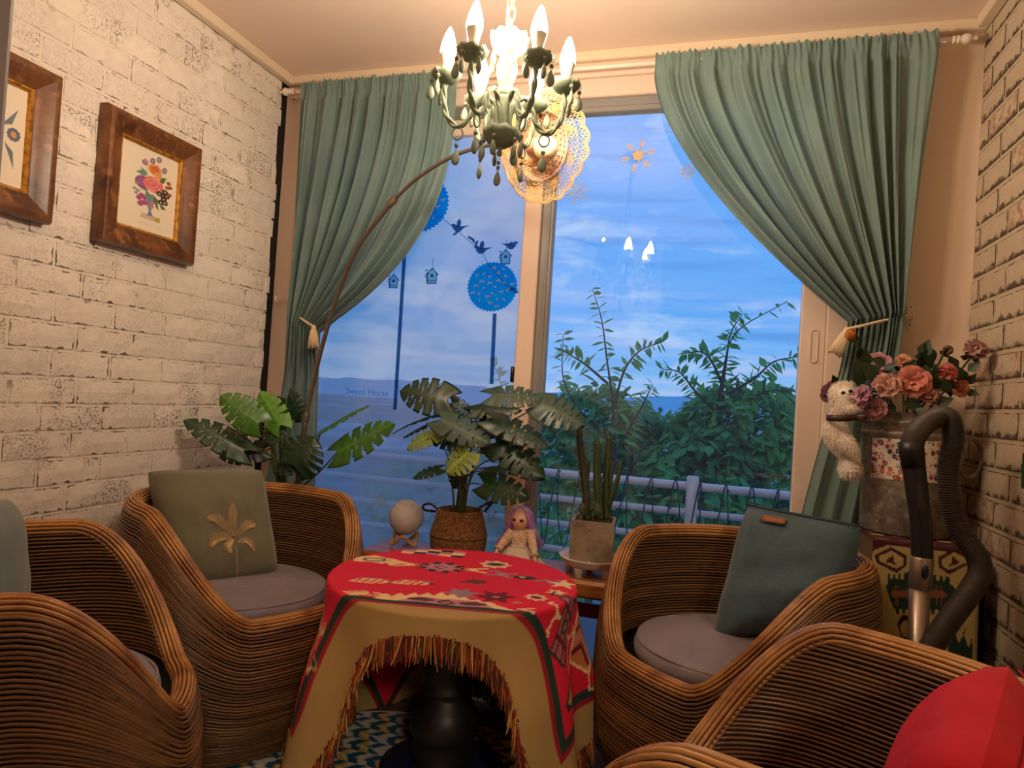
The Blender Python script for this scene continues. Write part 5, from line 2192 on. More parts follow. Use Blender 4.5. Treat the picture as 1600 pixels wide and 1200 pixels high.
fc0 = D9(680, 385)
doll = thing('doll', 'seated doll with long lilac hair and a cream lace dress on the bench', 'doll', (fc0[0] + .0, DY, BZ))
S_ = 5.0   # work enlarged so the blob grid stays fine
el = []
c0 = fc0
el += [(c0[0], c0[1], c0[2] + .006, .030), (c0[0], c0[1] - .004, c0[2] - .010, .023), (c0[0] + .001, c0[1] - .008, c0[2] - .020, .013), (c0[0], c0[1] + .008, c0[2] + .010, .029)]
nk = D9(680, 500)
wst = D9(665, 740)
el += chain([c0 + (0, .004, -.02), nk, D9(675, 600), wst, D9(655, 860)], [.010, .009, .015, .013, .022], 12)
shL, shR = D9(560, 580), D9(815, 570)
hdL, hdR = D9(335, 835, DY - .05), D9(885, 950, DY - .06)
el += chain([D9(640, 590), shL, D9(440, 700, DY - .02), hdL], [.010, .009, .007, .006], 12)
el += chain([D9(720, 590), shR, D9(850, 740, DY - .02), hdR], [.010, .009, .007, .006], 12)
for hd_, s in ((hdL, -1), (hdR, 1)):
    for k in range(4):
        a = (k - 1.5) * .35
        el += chain([hd_, hd_ + np.array([s * .004 + .007 * math.sin(a), -.006, -.009]), hd_ + np.array([s * .003 + .011 * math.sin(a), -.010, -.017 + .002 * abs(k - 1.5)])], [.004, .0028, .002], 4)
    el += chain([hd_, hd_ + np.array([-s * .008, -.006, -.006]), hd_ + np.array([-s * .010, -.010, -.012])], [.004, .003, .0022], 4)
# legs stretched forward under the skirt
for s in (-1, 1):
    el += chain([D9(655, 860) + np.array([s * .018, 0, -.01]), (c0[0] + s * .025, DY - .05, BZ + .028), (c0[0] + s * .03, DY - .066, BZ + .02)], [.012, .010, .008], 8)
bv, bf = blob([(x * S_, y * S_, z * S_, r * S_) for x, y, z, r in el], .020)


def front_y(V, x, z, rad):
    d = np.hypot(V[:, 0] - x, V[:, 2] - z)
    return float(V[d < max(rad, d.min() + 1e-4)][:, 1].min())


M_skin = pm('doll_skin', lin(222, 178, 148), .45)
part('body', (bv / S_, bf), M_skin, doll)
M_eye = pm('doll_eye', lin(26, 18, 18), .15)
BW = bv / S_
for s in (-1, 1):
    e = np.array([c0[0] - .001 + s * .0125, 0, c0[2] + .001])
    fyy = front_y(BW, e[0], e[2], .004)
    part('eye', ball((e[0], fyy + .0008, e[2]), (.0066, .0034, .0050), 14, 8), M_eye, doll)
    part('eyelash', tube(spline([(e[0] - .0078, fyy + .001, e[2] + .0018), (e[0], fyy - .0022, e[2] + .0054), (e[0] + .0078, fyy + .001, e[2] + .0018)], 8), .0009, 5), M_eye, doll)
part('mouth', ball((c0[0] - .001, front_y(BW, c0[0] - .001, c0[2] - .0170, .004) + .0006, c0[2] - .0170), (.0046, .002, .0018), 12, 6), pm('doll_lips', lin(176, 88, 84), .4), doll)
part('nose', ball((c0[0] - .001, front_y(BW, c0[0] - .001, c0[2] - .0075, .004), c0[2] - .0075), (.002, .0025, .003), 10, 6), M_skin, doll)
M_hair = pm('lilac_hair', lin(178, 128, 200), .45, rand=.0, sheen=.3)
hm = MB()
r = np.random.default_rng(2)
top = c0 + np.array([0, .0, .042])
for k in range(420):
    s = -1 if k % 2 else 1
    b = r.uniform(0, 1)                        # 0 front parting .. 1 back
    off = r.uniform(0, 1)
    y0 = -.012 + .045 * b
    fa = .026 + .010 * off
    p0_ = top + np.array([s * .002, y0 * .5, .001 - .004 * b])
    p1_ = c0 + np.array([s * (.020 + .012 * b + .006 * off), -.024 + .045 * b, .024])
    p2_ = c0 + np.array([s * (fa + .004 * b + .004), -.018 + .045 * b, -.012])
    end = D9(300, 760) if s < 0 else D9(960, 800)
    sp_ = r.uniform(.55, 1.05)
    p3_ = c0 + np.array([s * (.040 + .02 * off), -.004 + .035 * b, -.050])
    p4_ = c0 + (end - c0) * np.array([sp_, 0, 1.0 * r.uniform(.85, 1.1)]) + np.array([0, .006 + .03 * b, 0])
    p4_[2] = max(p4_[2], BZ + .008)
    hm.add(tube(spline([p0_, p1_, p2_, p3_, p4_], 16), np.linspace(.0017, .0009, 16), 3, caps=False))
hm.add(xf(ball((0, 0, 0), (.0375, .035, .036), 20, 14), None, c0 + np.array([0, .014, .010])))
tag(part('hair', hm, M_hair, doll), 'long lilac hair parted in the middle')
M_lacec = pm('cream_lace', lin(232, 204, 170), .8, var=(lin(206, 170, 136), 120, .45, .6), bump=(160, .7))
dm = MB()
cs = []
for (x, y, rx, ry) in ((678, 515, .0145, .014), (676, 545, .020, .018), (672, 590, .034, .026), (668, 660, .033, .026), (664, 738, .027, .024), (662, 765, .031, .027)):
    p = D9(x, y)
    cs.append((p, rx, ry))
rows = [[p + np.array([rx * math.cos(a), ry * math.sin(a), .0015 * math.sin(9 * a)]) for a in np.linspace(0, 2 * PI, 36, endpoint=False)] for p, rx, ry in cs]
dm.add(gridf(36, len(rows), rows, closed_u=True))
part('bodice', dm, M_lacec, doll)
for a_, b_, c_ in ((shL, D9(440, 700, DY - .02), hdL), (shR, D9(850, 740, DY - .02), hdR)):
    P = spline([a_ + (0, 0, .004), b_, c_ + (b_ - c_) * .12], 18)
    part('sleeve', tube(P, [.0185 - .007 * k / 17 + .001 * math.sin(k * 1.6) + (.004 if k > 15 else 0) for k in range(18)], 12), M_lacec, doll)
M_skirt = pm('cream_tulle', lin(226, 206, 182), .75, bump=(60, .3), transl=.2)
rows = []
p_ = D9(662, 765)
for q in np.linspace(0, 1, 12):
    rx, ry = .031 + .062 * q ** .7, .027 + .046 * q ** .7
    zc = p_[2] + (BZ + .006 - p_[2]) * q
    rows.append([np.array([p_[0] + .012 * q + rx * math.cos(a) * (1 + .06 * q * math.sin(11 * a)), p_[1] - .012 * q + ry * math.sin(a) * (1 + .06 * q * math.sin(11 * a)), zc]) for a in np.linspace(0, 2 * PI, 88, endpoint=False)])
part('skirt', gridf(88, 12, rows, closed_u=True), M_skirt, doll)
rr_ = [p_ + np.array([.032 * math.cos(a), .028 * math.sin(a), .002 * math.sin(5 * a)]) for a in np.linspace(0, 2 * PI, 30, endpoint=False)]
part('sash', tube(np.array(rr_), .0045, 6, closed=True), M_skirt, doll)
# ================================================================== right corner: covered box, milk can, flowers, plush cat, vacuum hose
bx0, bx1, by0, by1, bzt = .452, .690, 2.150, 2.470, .733
M_boxw = pm('plain_board_box', lin(120, 92, 66), .7, coord='pos')
sb = thing('storage_box', 'tall box in the right corner hidden under the patterned blanket', 'box', ((bx0 + bx1) / 2, (by0 + by1) / 2, 0))
part('body', MB().add(box(bx0, bx1, by0, by1, .03, bzt - .02, .004)), M_boxw, sb, smooth=False)
part('lid', MB().add(box(bx0 - .003, bx1 + .003, by0 - .003, by1 + .003, bzt - .02, bzt, .004)), M_boxw, sb, smooth=False)
for x in (bx0 + .03, bx1 - .03):
    for y in (by0 + .03, by1 - .03):
        part('foot', xf(lathe([(0, 0), (.016, 0), (.018, .03), (0, .03)], 12), loc=(x, y, 0)), M_boxw, sb)
FYb = by0 - .010
nu_, nv_ = 150, 260
zlow = .10
# cloth surface: right side folds back along the box, front hangs, top lies on the lid
us = np.linspace(-.015, (bx1 - bx0) + .30, 210)          # across the front, then round the right edge
vs = np.linspace(-.30, .62, 250)                          # from the back of the lid, over the front edge, down
cvb = Canvas(us[0], us[-1], vs[0], vs[-1], 210, 250, lin(196, 172, 108))
Wf = bx1 - bx0


def BP(px, py):
    p = aty(px, py, FYb)
    return p[0] - bx0, (bzt + .004) - p[2]


def bpoly(pts, c):
    cvb.poly([BP(*p) for p in pts], np.array(c))


def K(x, y):                                              # close view coordinates (1500 x 1200 at 1300, 820)
    return 1300 + x / 5.0, 820 + y / 5.0


maroon2, green2, cream2, rust2, dark2 = lin(74, 22, 36), lin(28, 56, 44), lin(200, 176, 112), lin(150, 84, 56), lin(34, 26, 26)
cvb.mask(cvb.Vv < .012, maroon2)
for (y0_, y1_, c_) in ((-.03, -.012, rust2), (-.06, -.045, green2), (-.10, -.08, cream2), (-.15, -.12, rust2), (-.22, -.19, green2)):
    cvb.mask((cvb.Vv > y0_) & (cvb.Vv < y1_) & (np.sin(cvb.U * 110) > -.3), c_)
cvb.mask(cvb.U > Wf + .005, dark2)


def mir(pts):
    return [(1410 - x, y + 12) for x, y in pts]


def both(pts, c):
    bpoly([K(*p) for p in pts], c)
    bpoly([K(*p) for p in mir(pts)], c)


both([(170, 90), (640, 90), (640, 190), (460, 145), (330, 195), (265, 280), (170, 300)], maroon2)
both([(330, 235), (460, 170), (582, 240), (578, 320), (500, 372), (345, 295)], maroon2)
both([(360, 245), (460, 200), (555, 255), (553, 310), (500, 338), (368, 282)], cream2)
both([(412, 282), (475, 228), (482, 285), (512, 318)], maroon2)
bpoly([K(*p) for p in [(410, 470), (430, 450), (430, 380), (448, 380), (448, 415), (470, 415), (470, 380), (488, 380), (488, 415), (512, 415), (512, 380), (530, 380), (530, 420), (556, 420), (556, 375), (640, 350), (760, 350), (790, 390), (812, 390), (812, 430), (838, 430), (838, 390), (860, 392), (860, 435), (884, 435), (884, 398), (912, 400), (912, 450), (960, 500), (960, 640), (860, 700), (820, 662), (800, 662), (800, 700), (770, 700), (770, 664), (570, 660), (565, 690), (545, 690), (540, 655), (520, 655), (520, 695), (495, 695), (495, 660), (470, 640)]], green2)
bpoly([K(*p) for p in [(450, 530), (470, 508), (560, 510), (600, 490), (650, 475), (760, 510), (860, 512), (900, 550), (860, 570), (760, 565), (650, 600), (600, 590), (560, 555), (470, 560)]], rust2)
for x in (490, 508, 815, 850):
    for (a, b) in ((475, 500), (570, 620)):
        cvb.line([BP(*K(x, a)), BP(*K(x, b))], .0035, np.array(rust2))
both([(500, 760), (540, 700), (580, 705), (640, 750), (640, 920), (540, 900)], dark2)
both([(520, 780), (555, 740), (590, 745), (615, 790), (610, 860), (545, 870)], cream2)
bpoly([K(*p) for p in [(900, 900), (940, 790), (980, 780), (1000, 840), (1040, 780), (1080, 900), (1080, 1160), (880, 1160)]], green2)
for q in ([(940, 800), (970, 780), (1010, 850), (975, 910)], [(1015, 850), (1045, 780), (1075, 860), (1055, 950)], [(985, 720), (1020, 670), (1060, 730), (1030, 780)]):
    bpoly([K(*p) for p in q], cream2)
cvb.mask((cvb.Vv > .34) & (cvb.U < Wf), green2)
for i in range(9):
    x = .01 + i * .027
    cvb.poly([(x, .40), (x + .013, .37), (x + .026, .40), (x + .013, .44)], np.array(cream2))
    cvb.poly([(x, .50), (x + .013, .47), (x + .026, .50), (x + .013, .54)], np.array(rust2))
for i, c_ in enumerate((lin(60, 58, 62), green2, lin(176, 150, 96), lin(64, 30, 36), lin(150, 130, 90))):
    y_ = .10 + i * .10
    cvb.poly([(Wf + .01, y_ + .10), (Wf + .16, y_), (Wf + .32, y_ + .06), (Wf + .32, y_ + .12), (Wf + .16, y_ + .06), (Wf + .01, y_ + .16)], np.array(c_))
V = []
for v in vs:
    for u in us:
        over = max(0.0, u - Wf)
        x = bx0 + min(u, Wf)
        if v <= 0:                                        # on the lid
            y, z = FYb - v, bzt + .004
            if over > 0:
                x, z = bx1 + .006 + .03 * sm(over / .1) + .012 * math.sin(y * 40) * sm(over / .1), bzt + .004 - over
        else:
            z = bzt + .004 - v
            y = FYb - .004 - .006 * math.sin(u * 30 + 1) * sm(v / .2) - .012 * sm(v / .5)
            if over > 0:
                # the corner gathers and swings round the right edge
                x = bx1 + .008 + .040 * sm(v / .45) * math.sin(min(1, over / .12) * PI / 2) * (1 - .4 * sm((over - .1) / .2))
                y = y + over * (.85 - .25 * sm(v / .4)) + .010 * math.sin(over * 60)
                x = min(x, RX - .02)
        V.append((x, y, z))
mb = MB()
F = []
for j in range(249):
    for i in range(209):
        k = j * 210 + i
        F.append((k, k + 1, k + 211, k + 210))
mb.add((np.array(V), F), 0, cvb.cols())
bl = thing('patterned_blanket', 'cream, green and maroon folk pattern blanket hanging over the corner box', 'blanket', ((bx0 + bx1) / 2, by0, bzt))
o = part('cloth', mb, pm('folk_blanket', (1, 1, 1), .9, attr=True, bump=(400, .3)), bl)

# galvanised milk can with a strip of flowered paper
KX, KY, KZ = .556, 2.332, bzt + .0075
M_galv = pm('galvanised_steel', lin(150, 138, 122), .5, metal=.3, var=(lin(112, 102, 90), 38, .40, .62), var2=(lin(184, 172, 152), 55, .56, .70), bump=(50, .06))
can = thing('milk_can', 'galvanised metal can of flowers standing on the covered box', 'can', (KX, KY, KZ))
prof = [(0, KZ), (.116, KZ), (.119, KZ + .004), (.121, KZ + .15), (.124, KZ + .285), (.128, KZ + .290), (.128, KZ + .296), (.124, KZ + .300), (.127, KZ + .322), (.131, KZ + .326), (.129, KZ + .332), (.130, KZ + .346), (.134, KZ + .350), (.134, KZ + .354), (.129, KZ + .356), (.126, KZ + .35), (.122, KZ + .30), (.118, KZ + .20), (0, KZ + .19)]
part('body', xf(lathe(prof, 64), loc=(KX, KY, 0)), M_galv, can, autosmooth=50)
# paper strip
cl_ = Canvas(0, .205, 0, .118, 210, 120, lin(226, 212, 194))
r = np.random.default_rng(11)
pal = [lin(196, 78, 44), lin(112, 58, 110), lin(212, 120, 66), lin(60, 62, 100), lin(150, 60, 60), lin(128, 120, 96), lin(184, 96, 110)]
for _ in range(120):
    x, y, c_ = r.uniform(0, .205), r.uniform(0, .118), pal[r.integers(0, 7)]
    s = r.choice([.0022, .003, .0065])
    cl_.ell(x, y, s, s * 1.1, c_)
    if s > .006:
        cl_.ell(x, y, s * .35, s * .35, lin(40, 34, 50) if r.random() < .5 else lin(226, 190, 130))
for _ in range(26):
    x, y = r.uniform(0, .2), r.uniform(0, .115)
    c_ = pal[r.integers(0, 7)]
    for k in range(5):
        a = k * 1.257
        cl_.ell(x + .003 * math.cos(a), y + .003 * math.sin(a), .0013, .0013, c_)
for _ in range(26):
    x, y = r.uniform(0, .2), r.uniform(0, .115)
    for k in range(5):
        cl_.line([(x + .002 * k, y), (x + .002 * k + .003, y + .003)], .0007, lin(190, 176, 150))
a_mid = math.atan2(-KY + .0, -KX + .35) - .12
V = []
for j in range(120):
    for i in range(210):
        u, v = i / 209, j / 119
        a = a_mid + (u - .5) * .205 / .124
        rad = np.interp(v, [0, 1], [.1232, .1254]) + .0008 * math.sin(9 * u) * (abs(u - .5) > .4)
        V.append((KX + rad * math.cos(a), KY + rad * math.sin(a), KZ + .160 + .118 * v + .003 * (u - .5)))
F = [(j * 210 + i, j * 210 + i + 1, (j + 1) * 210 + i + 1, (j + 1) * 210 + i) for j in range(119) for i in range(209)]
mb = MB()
mb.add((np.array(V), F), 0, cl_.cols())
tag(part('paper_strip', mb, pm('flowered_paper', (1, 1, 1), .7, attr=True), can), 'white paper strip printed with little flowers')
for s in (1, -1):
    c_ = np.array([KX + s * .135, KY - .015, KZ + .255]) if s > 0 else np.array([KX - .128, KY - .06, KZ + .285])
    if s > 0:
        ring = [c_ + np.array([.026 + .034 * math.cos(a), -.0 + .012 * math.cos(a), -.02 + .056 * math.sin(a)]) for a in np.linspace(-2.6, 2.6, 30)]
        part('handle', tube(np.array(ring), .0062, 10), M_galv, can)
        part('handle_lug', MB().add(box(c_[0] - .018, c_[0] + .006, c_[1] - .012, c_[1] + .012, c_[2] + .0, c_[2] + .024, .003)), M_galv, can, smooth=False)
        part('handle_lug', MB().add(box(c_[0] - .018, c_[0] + .004, c_[1] - .012, c_[1] + .012, c_[2] - .065, c_[2] - .045, .003)), M_galv, can, smooth=False)

# ---- flowers
def petal(L, Wd, cup, curl, ruff, seed):
    n, m_ = 7, 7
    V = []
    for j in range(m_):
        v = j / (m_ - 1)
        wv = Wd * (.25 + .75 * math.sin(PI * min(v * .62 + .06, .5) if v < .8 else PI * .5)) * (1 - .35 * max(0, v - .75) / .25)
        for i in range(n):
            u = 2 * i / (n - 1) - 1
            z = L * (v - .10 * u * u * v)
            x = -cup * Wd * (1 - u * u) * 0 + cup * L * math.sin(v * PI * .75) - curl * L * v ** 3 - .55 * wv * (u * u) * cup
            x += ruff * L * math.sin(u * 6 + seed) * v * v
            V.append((x, u * wv / 2, z))
    F = [(j * n + i, j * n + i + 1, (j + 1) * n + i + 1, (j + 1) * n + i) for j in range(m_ - 1) for i in range(n - 1)]
    return np.array(V, float), F


M_fstem = pm('flower_stem', lin(70, 76, 40), .6)
M_fleaf = pm('dark_rose_leaf', lin(42, 62, 36), .5, rand=.2, transl=.08)
leafm = None


def rose_leaf_mesh():
    n = 9
    V, F = [], []
    for i in range(n):
        t = i / (n - 1)
        w = .36 * math.sin(PI * t ** .8) * (1 + .08 * math.sin(t * 40))
        for s in (-1, -.5, 0, .5, 1):
            V.append((.16 * abs(s) * w - .12 * t * t, s * w * .9, t))
    for i in range(n - 1):
        for j in range(4):
            k = i * 5 + j
            F.append((k, k + 1, k + 6, k + 5))
    return np.array(V, float), F


RL = rose_leaf_mesh()
leafm = meshdata('leaf', MB().add(RL), M_fleaf)
MOUTH = np.array([KX, KY, KZ + .25])


def place(me, nm, parent, loc, M3, sc):
    o = bpy.data.objects.new(nm, me)
    COL.objects.link(o)
    o.parent = parent
    o.matrix_local = Matrix.Translation(Vector(np.array(loc) - OFF[parent.name])) @ Matrix([list(r_) for r_ in M3]).to_4x4() @ Matrix.Diagonal((sc, sc, sc, 1))
    return o


def flower(name, label, c, R, face, col, col2, layers, leaves, group=None, seed=0, cat='flower'):
    c = np.array(c, float)
    face = np.array(face, float)
    face /= np.linalg.norm(face)
    f = thing(name, label, cat, tuple(c), group)
    rr_ = np.random.default_rng(seed)
    mat = pm(name + '_petal', col, .65, var=(col2, 14 / max(R, .02) * .04, .42, .62), transl=.18, rand=.08)
    H = np.linalg.norm(c - MOUTH)
    back = c - face * R * .55
    m1 = (MOUTH + back) / 2 - face * .02 + np.array([0, 0, .02])
    part('stem', tube(spline([MOUTH + rr_.normal(0, .02, 3) * np.array([1, 1, 0]), m1, back, c - face * R * .2], 16), np.linspace(.0038, .0026, 16), 6), M_fstem, f)
    Fm = frame(face, (0, 0, 1) if abs(face[2]) < .9 else (0, 1, 0))
    meshes = {}
    for li, (n, tilt, sc, cup, curl) in enumerate(layers):
        me = meshdata('petal', MB().add(petal(1.0, .95, cup, curl, .045, li + seed)), mat)
        for k in range(n):
            a = 2 * PI * (k + .5 * (li % 2)) / n + rr_.normal(0, .12)
            ti = tilt + rr_.normal(0, .07)
            # petal local: x = inward, z = length; turn it round the flower axis and lean it outward
            Rz = rotz(a)
            Ry = np.array([[math.cos(ti), 0, math.sin(ti)], [0, 1, 0], [-math.sin(ti), 0, math.cos(ti)]])
            flip = np.diag([-1.0, 1.0, 1.0])
            M3 = Fm @ Rz @ Ry @ flip
            lp_ = c - face * R * .45 + Fm @ Rz @ np.array([.10 * R * (li + .3) / len(layers), 0, 0])
            place(me, 'petal', f, lp_, M3, R * sc * rr_.uniform(.92, 1.06))
    for k in range(4):
        a = k * PI / 2 + .4
        d = Fm @ np.array([math.cos(a), math.sin(a), .25])
        place(leafm, 'sepal', f, c - face * R * .42, frame(d, face), R * .75)
    for (px, py, qx, qy, Y, w) in leaves:
        a, b = aty(px, py, Y), aty(qx, qy, Y - .02)
        d = b - a
        L = np.linalg.norm(d)
        place(leafm, 'leaf', f, a, frame(d, np.cross(d, (w, -1, .3))), L)
    return f


OPEN = [(4, .10, .62, .30, .0), (6, .35, .80, .32, .05), (7, .62, .95, .30, .10), (8, .95, 1.0, .26, .18)]
CLOSED = [(4, .12, .9, .34, .0), (5, .28, 1.02, .36, .02), (6, .46, 1.08, .36, .06), (6, .70, 1.0, .32, .10)]
TULIP = [(4, .10, 1.1, .34, .0), (5, .26, 1.2, .36, .04), (5, .45, 1.15, .34, .10)]
BUD = [(4, .03, 1.3, .30, 0), (5, .12, 1.35, .30, .02)]


def fp(px, py, Y):
    return aty(px, py, Y)


GF = 'artificial flowers in the milk can'
flower('coral_peony', 'open coral pink peony with a golden heart at the front of the can', fp(1426, 596, 2.20), .052, (.0, -1, .15), lin(212, 118, 116), lin(222, 150, 116), OPEN, [(1400, 620, 1380, 590, 2.24, .3), (1450, 610, 1446, 570, 2.25, -.3)], GF, 1)
flower('dusty_peony', 'dusty pink peony between the mauve bloom and the coral peony', fp(1385, 605, 2.19), .053, (-.15, -1, .25), lin(196, 142, 132), lin(206, 162, 138), CLOSED, [(1372, 595, 1348, 565, 2.21, .2), (1384, 570, 1362, 560, 2.22, .1)], GF, 2)
flower('mauve_peony', 'mauve peony nodding towards the white plush cat', fp(1352, 620, 2.18), .048, (-.85, -.55, .1), lin(176, 122, 150), lin(190, 140, 150), CLOSED, [(1345, 605, 1340, 570, 2.20, .4)], GF, 3)
flower('mauve_peony', 'mauve peony at the back under the orange rosebud', fp(1366, 568, 2.30), .050, (-.3, -.7, .6), lin(178, 126, 150), lin(200, 150, 150), OPEN, [(1380, 575, 1398, 572, 2.27, .2), (1352, 580, 1343, 548, 2.24, .5), (1360, 590, 1340, 585, 2.23, .5)], GF, 4)
flower('peach_peony', 'pale peach peony half hidden behind the coral peony', fp(1412, 568, 2.32), .040, (.0, -.6, .7), lin(214, 150, 128), lin(220, 170, 120), CLOSED, [(1412, 585, 1432, 562, 2.26, .1), (1440, 560, 1452, 530, 2.28, -.4), (1436, 585, 1456, 545, 2.28, .5)], GF, 5)
flower('orange_rose', 'orange and pink tulip shaped rose at the right of the can', fp(1474, 584, 2.22), .047, (.55, -.75, .2), lin(212, 132, 104), lin(212, 112, 116), TULIP, [(1466, 610, 1462, 572, 2.22, .2), (1480, 615, 1476, 590, 2.2, .1)], GF, 6)
flower('orange_rose', 'amber rose pointing right, low beside the hose', fp(1494, 606, 2.24), .043, (.8, -.5, -.15), lin(202, 136, 82), lin(200, 116, 106), TULIP, [(1508, 612, 1530, 616, 2.24, -.2)], GF, 7)
flower('grey_rose', 'large greyish pink rose standing highest against the right brick wall', fp(1522, 549, 2.26), .050, (.1, -.75, .65), lin(186, 144, 132), lin(170, 130, 124), CLOSED, [(1512, 580, 1532, 566, 2.26, -.4), (1508, 600, 1526, 585, 2.26, .3), (1494, 580, 1484, 555, 2.28, .2), (1505, 600, 1498, 572, 2.26, .1)], GF, 8)
flower('green_bud', 'closed greenish bud left of the large greyish pink rose', fp(1478, 550, 2.28), .022, (.5, -.3, .8), lin(110, 96, 70), lin(150, 104, 92), BUD, [(1452, 560, 1430, 556, 2.28, .4), (1455, 572, 1448, 535, 2.28, .4)], GF, 9)
flower('orange_rosebud', 'orange rosebud sticking up by the tieback tassel', fp(1331, 526, 2.22), .026, (-.55, -.35, .75), lin(208, 112, 60), lin(200, 150, 60), BUD, [(1342, 560, 1346, 540, 2.21, .5), (1350, 575, 1356, 545, 2.21, .4), (1344, 590, 1340, 560, 2.2, .3)], GF, 10)
flower('purple_dahlia', 'dark purple bloom behind the head of the plush cat', fp(1297, 612, 2.27), .040, (-.7, -.6, .4), lin(84, 32, 58), lin(104, 46, 66), OPEN, [(1305, 600, 1302, 586, 2.28, .2)], GF, 11)
flower('shaded_rose', 'dull pink rose in the shade low over the rim of the can', fp(1452, 622, 2.21), .040, (.1, -.8, .3), lin(160, 110, 98), lin(140, 96, 80), CLOSED, [(1440, 635, 1410, 628, 2.2, .2), (1462, 632, 1490, 622, 2.2, .2), (1400, 635, 1385, 640, 2.2, .2), (1430, 640, 1450, 645, 2.18, .1)], GF, 12)  # petal colour dulled to carry the shade low in the bunch
flower('fallen_peony', 'pale pink bloom drooping over the rim of the can next to the cat', fp(1368, 638, 2.19), .036, (-.3, -.9, -.25), lin(204, 150, 146), lin(190, 130, 130), OPEN, [], GF, 13)

# ---- white plush cat hanging on the can's rim
YCt = 2.215


def CT(x, y, Y=YCt):
    return aty(1260 + x / 6.667, 580 + y / 6.667, Y)


hd = CT(385, 235)
cat = thing('plush_cat', 'white fluffy plush cat clinging to the left side of the can with a brown strap', 'plush toy', tuple(CT(465, 1100)))
el = [(*hd, .034), (*CT(425, 255, YCt - .02), .018), (*CT(335, 265), .020)]
el += chain([CT(380, 300), CT(360, 400), CT(310, 560), CT(310, 660), CT(370, 770), CT(440, 820)], [.016, .024, .026, .030, .028, .018], 9)
el += chain([CT(350, 370, YCt - .02), CT(450, 385, YCt - .03), CT(560, 375, YCt - .03)], [.013, .012, .009], 6)
el += chain([CT(370, 720, YCt - .02), CT(440, 760, YCt - .03), CT(480, 830, YCt - .03), CT(530, 905, YCt - .03)], [.020, .018, .013, .009], 7)
el += chain([CT(400, 830), CT(410, 920), CT(430, 1000)], [.013, .012, .015], 4)
el += [(*CT(465, 1020), .029), (*CT(425, 1035), .018)]
for ex, ey, tx, ty in ((285, 195, 268, 165), (455, 160, 462, 130)):
    el += chain([CT(ex, ey), CT(tx, ty)], [.009, .004], 4)
S2 = 3.0
bv, bf = blob([(x * S2, y * S2, z * S2, r_ * S2) for x, y, z, r_ in el], .030)
bv = bv / S2
M_fur = pm('white_plush_fur', lin(252, 242, 228), .9, sheen=.5, var=(lin(244, 226, 204), 30, .45, .65), transl=.2)
part('body', (bv, bf), M_fur, cat)
fur = MB()
r = np.random.default_rng(6)
tri_n, tri_c, areas = [], [], []
for f_ in bf:
    P = bv[list(f_)]
    n_ = np.cross(P[1] - P[0], P[2] - P[0]) + (np.cross(P[2] - P[0], P[3] - P[0]) if len(f_) == 4 else 0)
    areas.append(np.linalg.norm(n_) + 1e-12)
    tri_n.append(n_ / (np.linalg.norm(n_) + 1e-12))
    tri_c.append(P)
areas = np.array(areas)
pick = r.choice(len(bf), 14000, p=areas / areas.sum())
facec = CT(422, 232, YCt - .035)
for k in pick:
    P = tri_c[k]
    w = r.dirichlet([1] * len(P))
    p = (P * w[:, None]).sum(0)
    n_ = tri_n[k]
    dface = np.linalg.norm((p - facec)[[0, 2]])
    L = r.uniform(.006, .012) * (.15 if dface < .024 and p[1] < facec[1] + .02 else 1)
    d = n_ * .65 + np.array([0, -.05, -.55]) + r.normal(0, .25, 3)
    d /= np.linalg.norm(d)
    sdv = np.cross(d, n_ + r.normal(0, .3, 3))
    sdv /= np.linalg.norm(sdv) + 1e-9
    fur.add((np.array([p - sdv * .0008, p + sdv * .0008, p + d * L]), [(0, 1, 2)]))
tag(part('fur', fur, M_fur, cat), None, kind='stuff')
for x, y, rx in ((385, 226, .0062), (458, 208, .0055)):
    e = CT(x, y, YCt - .035)
    e[1] = front_y(bv, e[0], e[2], .004) - .0015
    part('eye', ball(e, (rx * 1.1, .004, .0050), 14, 8), pm('glass_eye', lin(24, 34, 44), .06), cat)
en = CT(440, 232, YCt - .036)
en[1] = front_y(bv, en[0], en[2], .004) - .002
part('nose', ball(en, (.0045, .004, .003), 12, 8), pm('pink_nose', lin(214, 150, 132), .5), cat)
wh = MB()
for k in range(5):
    for s in (-1, 1):
        a = CT(440 + s * 12, 262, YCt - .044)
        wh.add(tube([a, a + np.array([s * .015, -.006, .004 - .003 * k]), a + np.array([s * .032, -.004, -.004 * k])], .0004, 3))
part('whiskers', wh, M_fur, cat)
M_strap = pm('dark_brown_leather', lin(58, 32, 26), .42)
V = []
F = []
pts = spline([CT(220, 470, YCt + .02), CT(230, 485, YCt - .045), CT(380, 490, YCt - .066), CT(520, 480, YCt - .055), CT(590, 478, YCt - .062), CT(640, 470, YCt - .060)], 40)
rows = [[p + np.array([0, 0, .008]) for p in pts], [p + np.array([0, -.003, .004]) for p in pts], [p + np.array([0, -.003, -.004]) for p in pts], [p - np.array([0, 0, .008]) for p in pts]]
o = part('strap', gridf(40, 4, rows), M_strap, cat)
o.modifiers.new('solid', 'SOLIDIFY').thickness = .003
part('strap_curl', xf(lathe([(.0, -.009), (.011, -.009), (.013, -.004), (.013, .004), (.011, .009), (.007, .0095), (.006, .004), (0, .004)], 20), frame((0, -1, .1)), CT(608, 490, YCt - .058)), M_strap, cat)

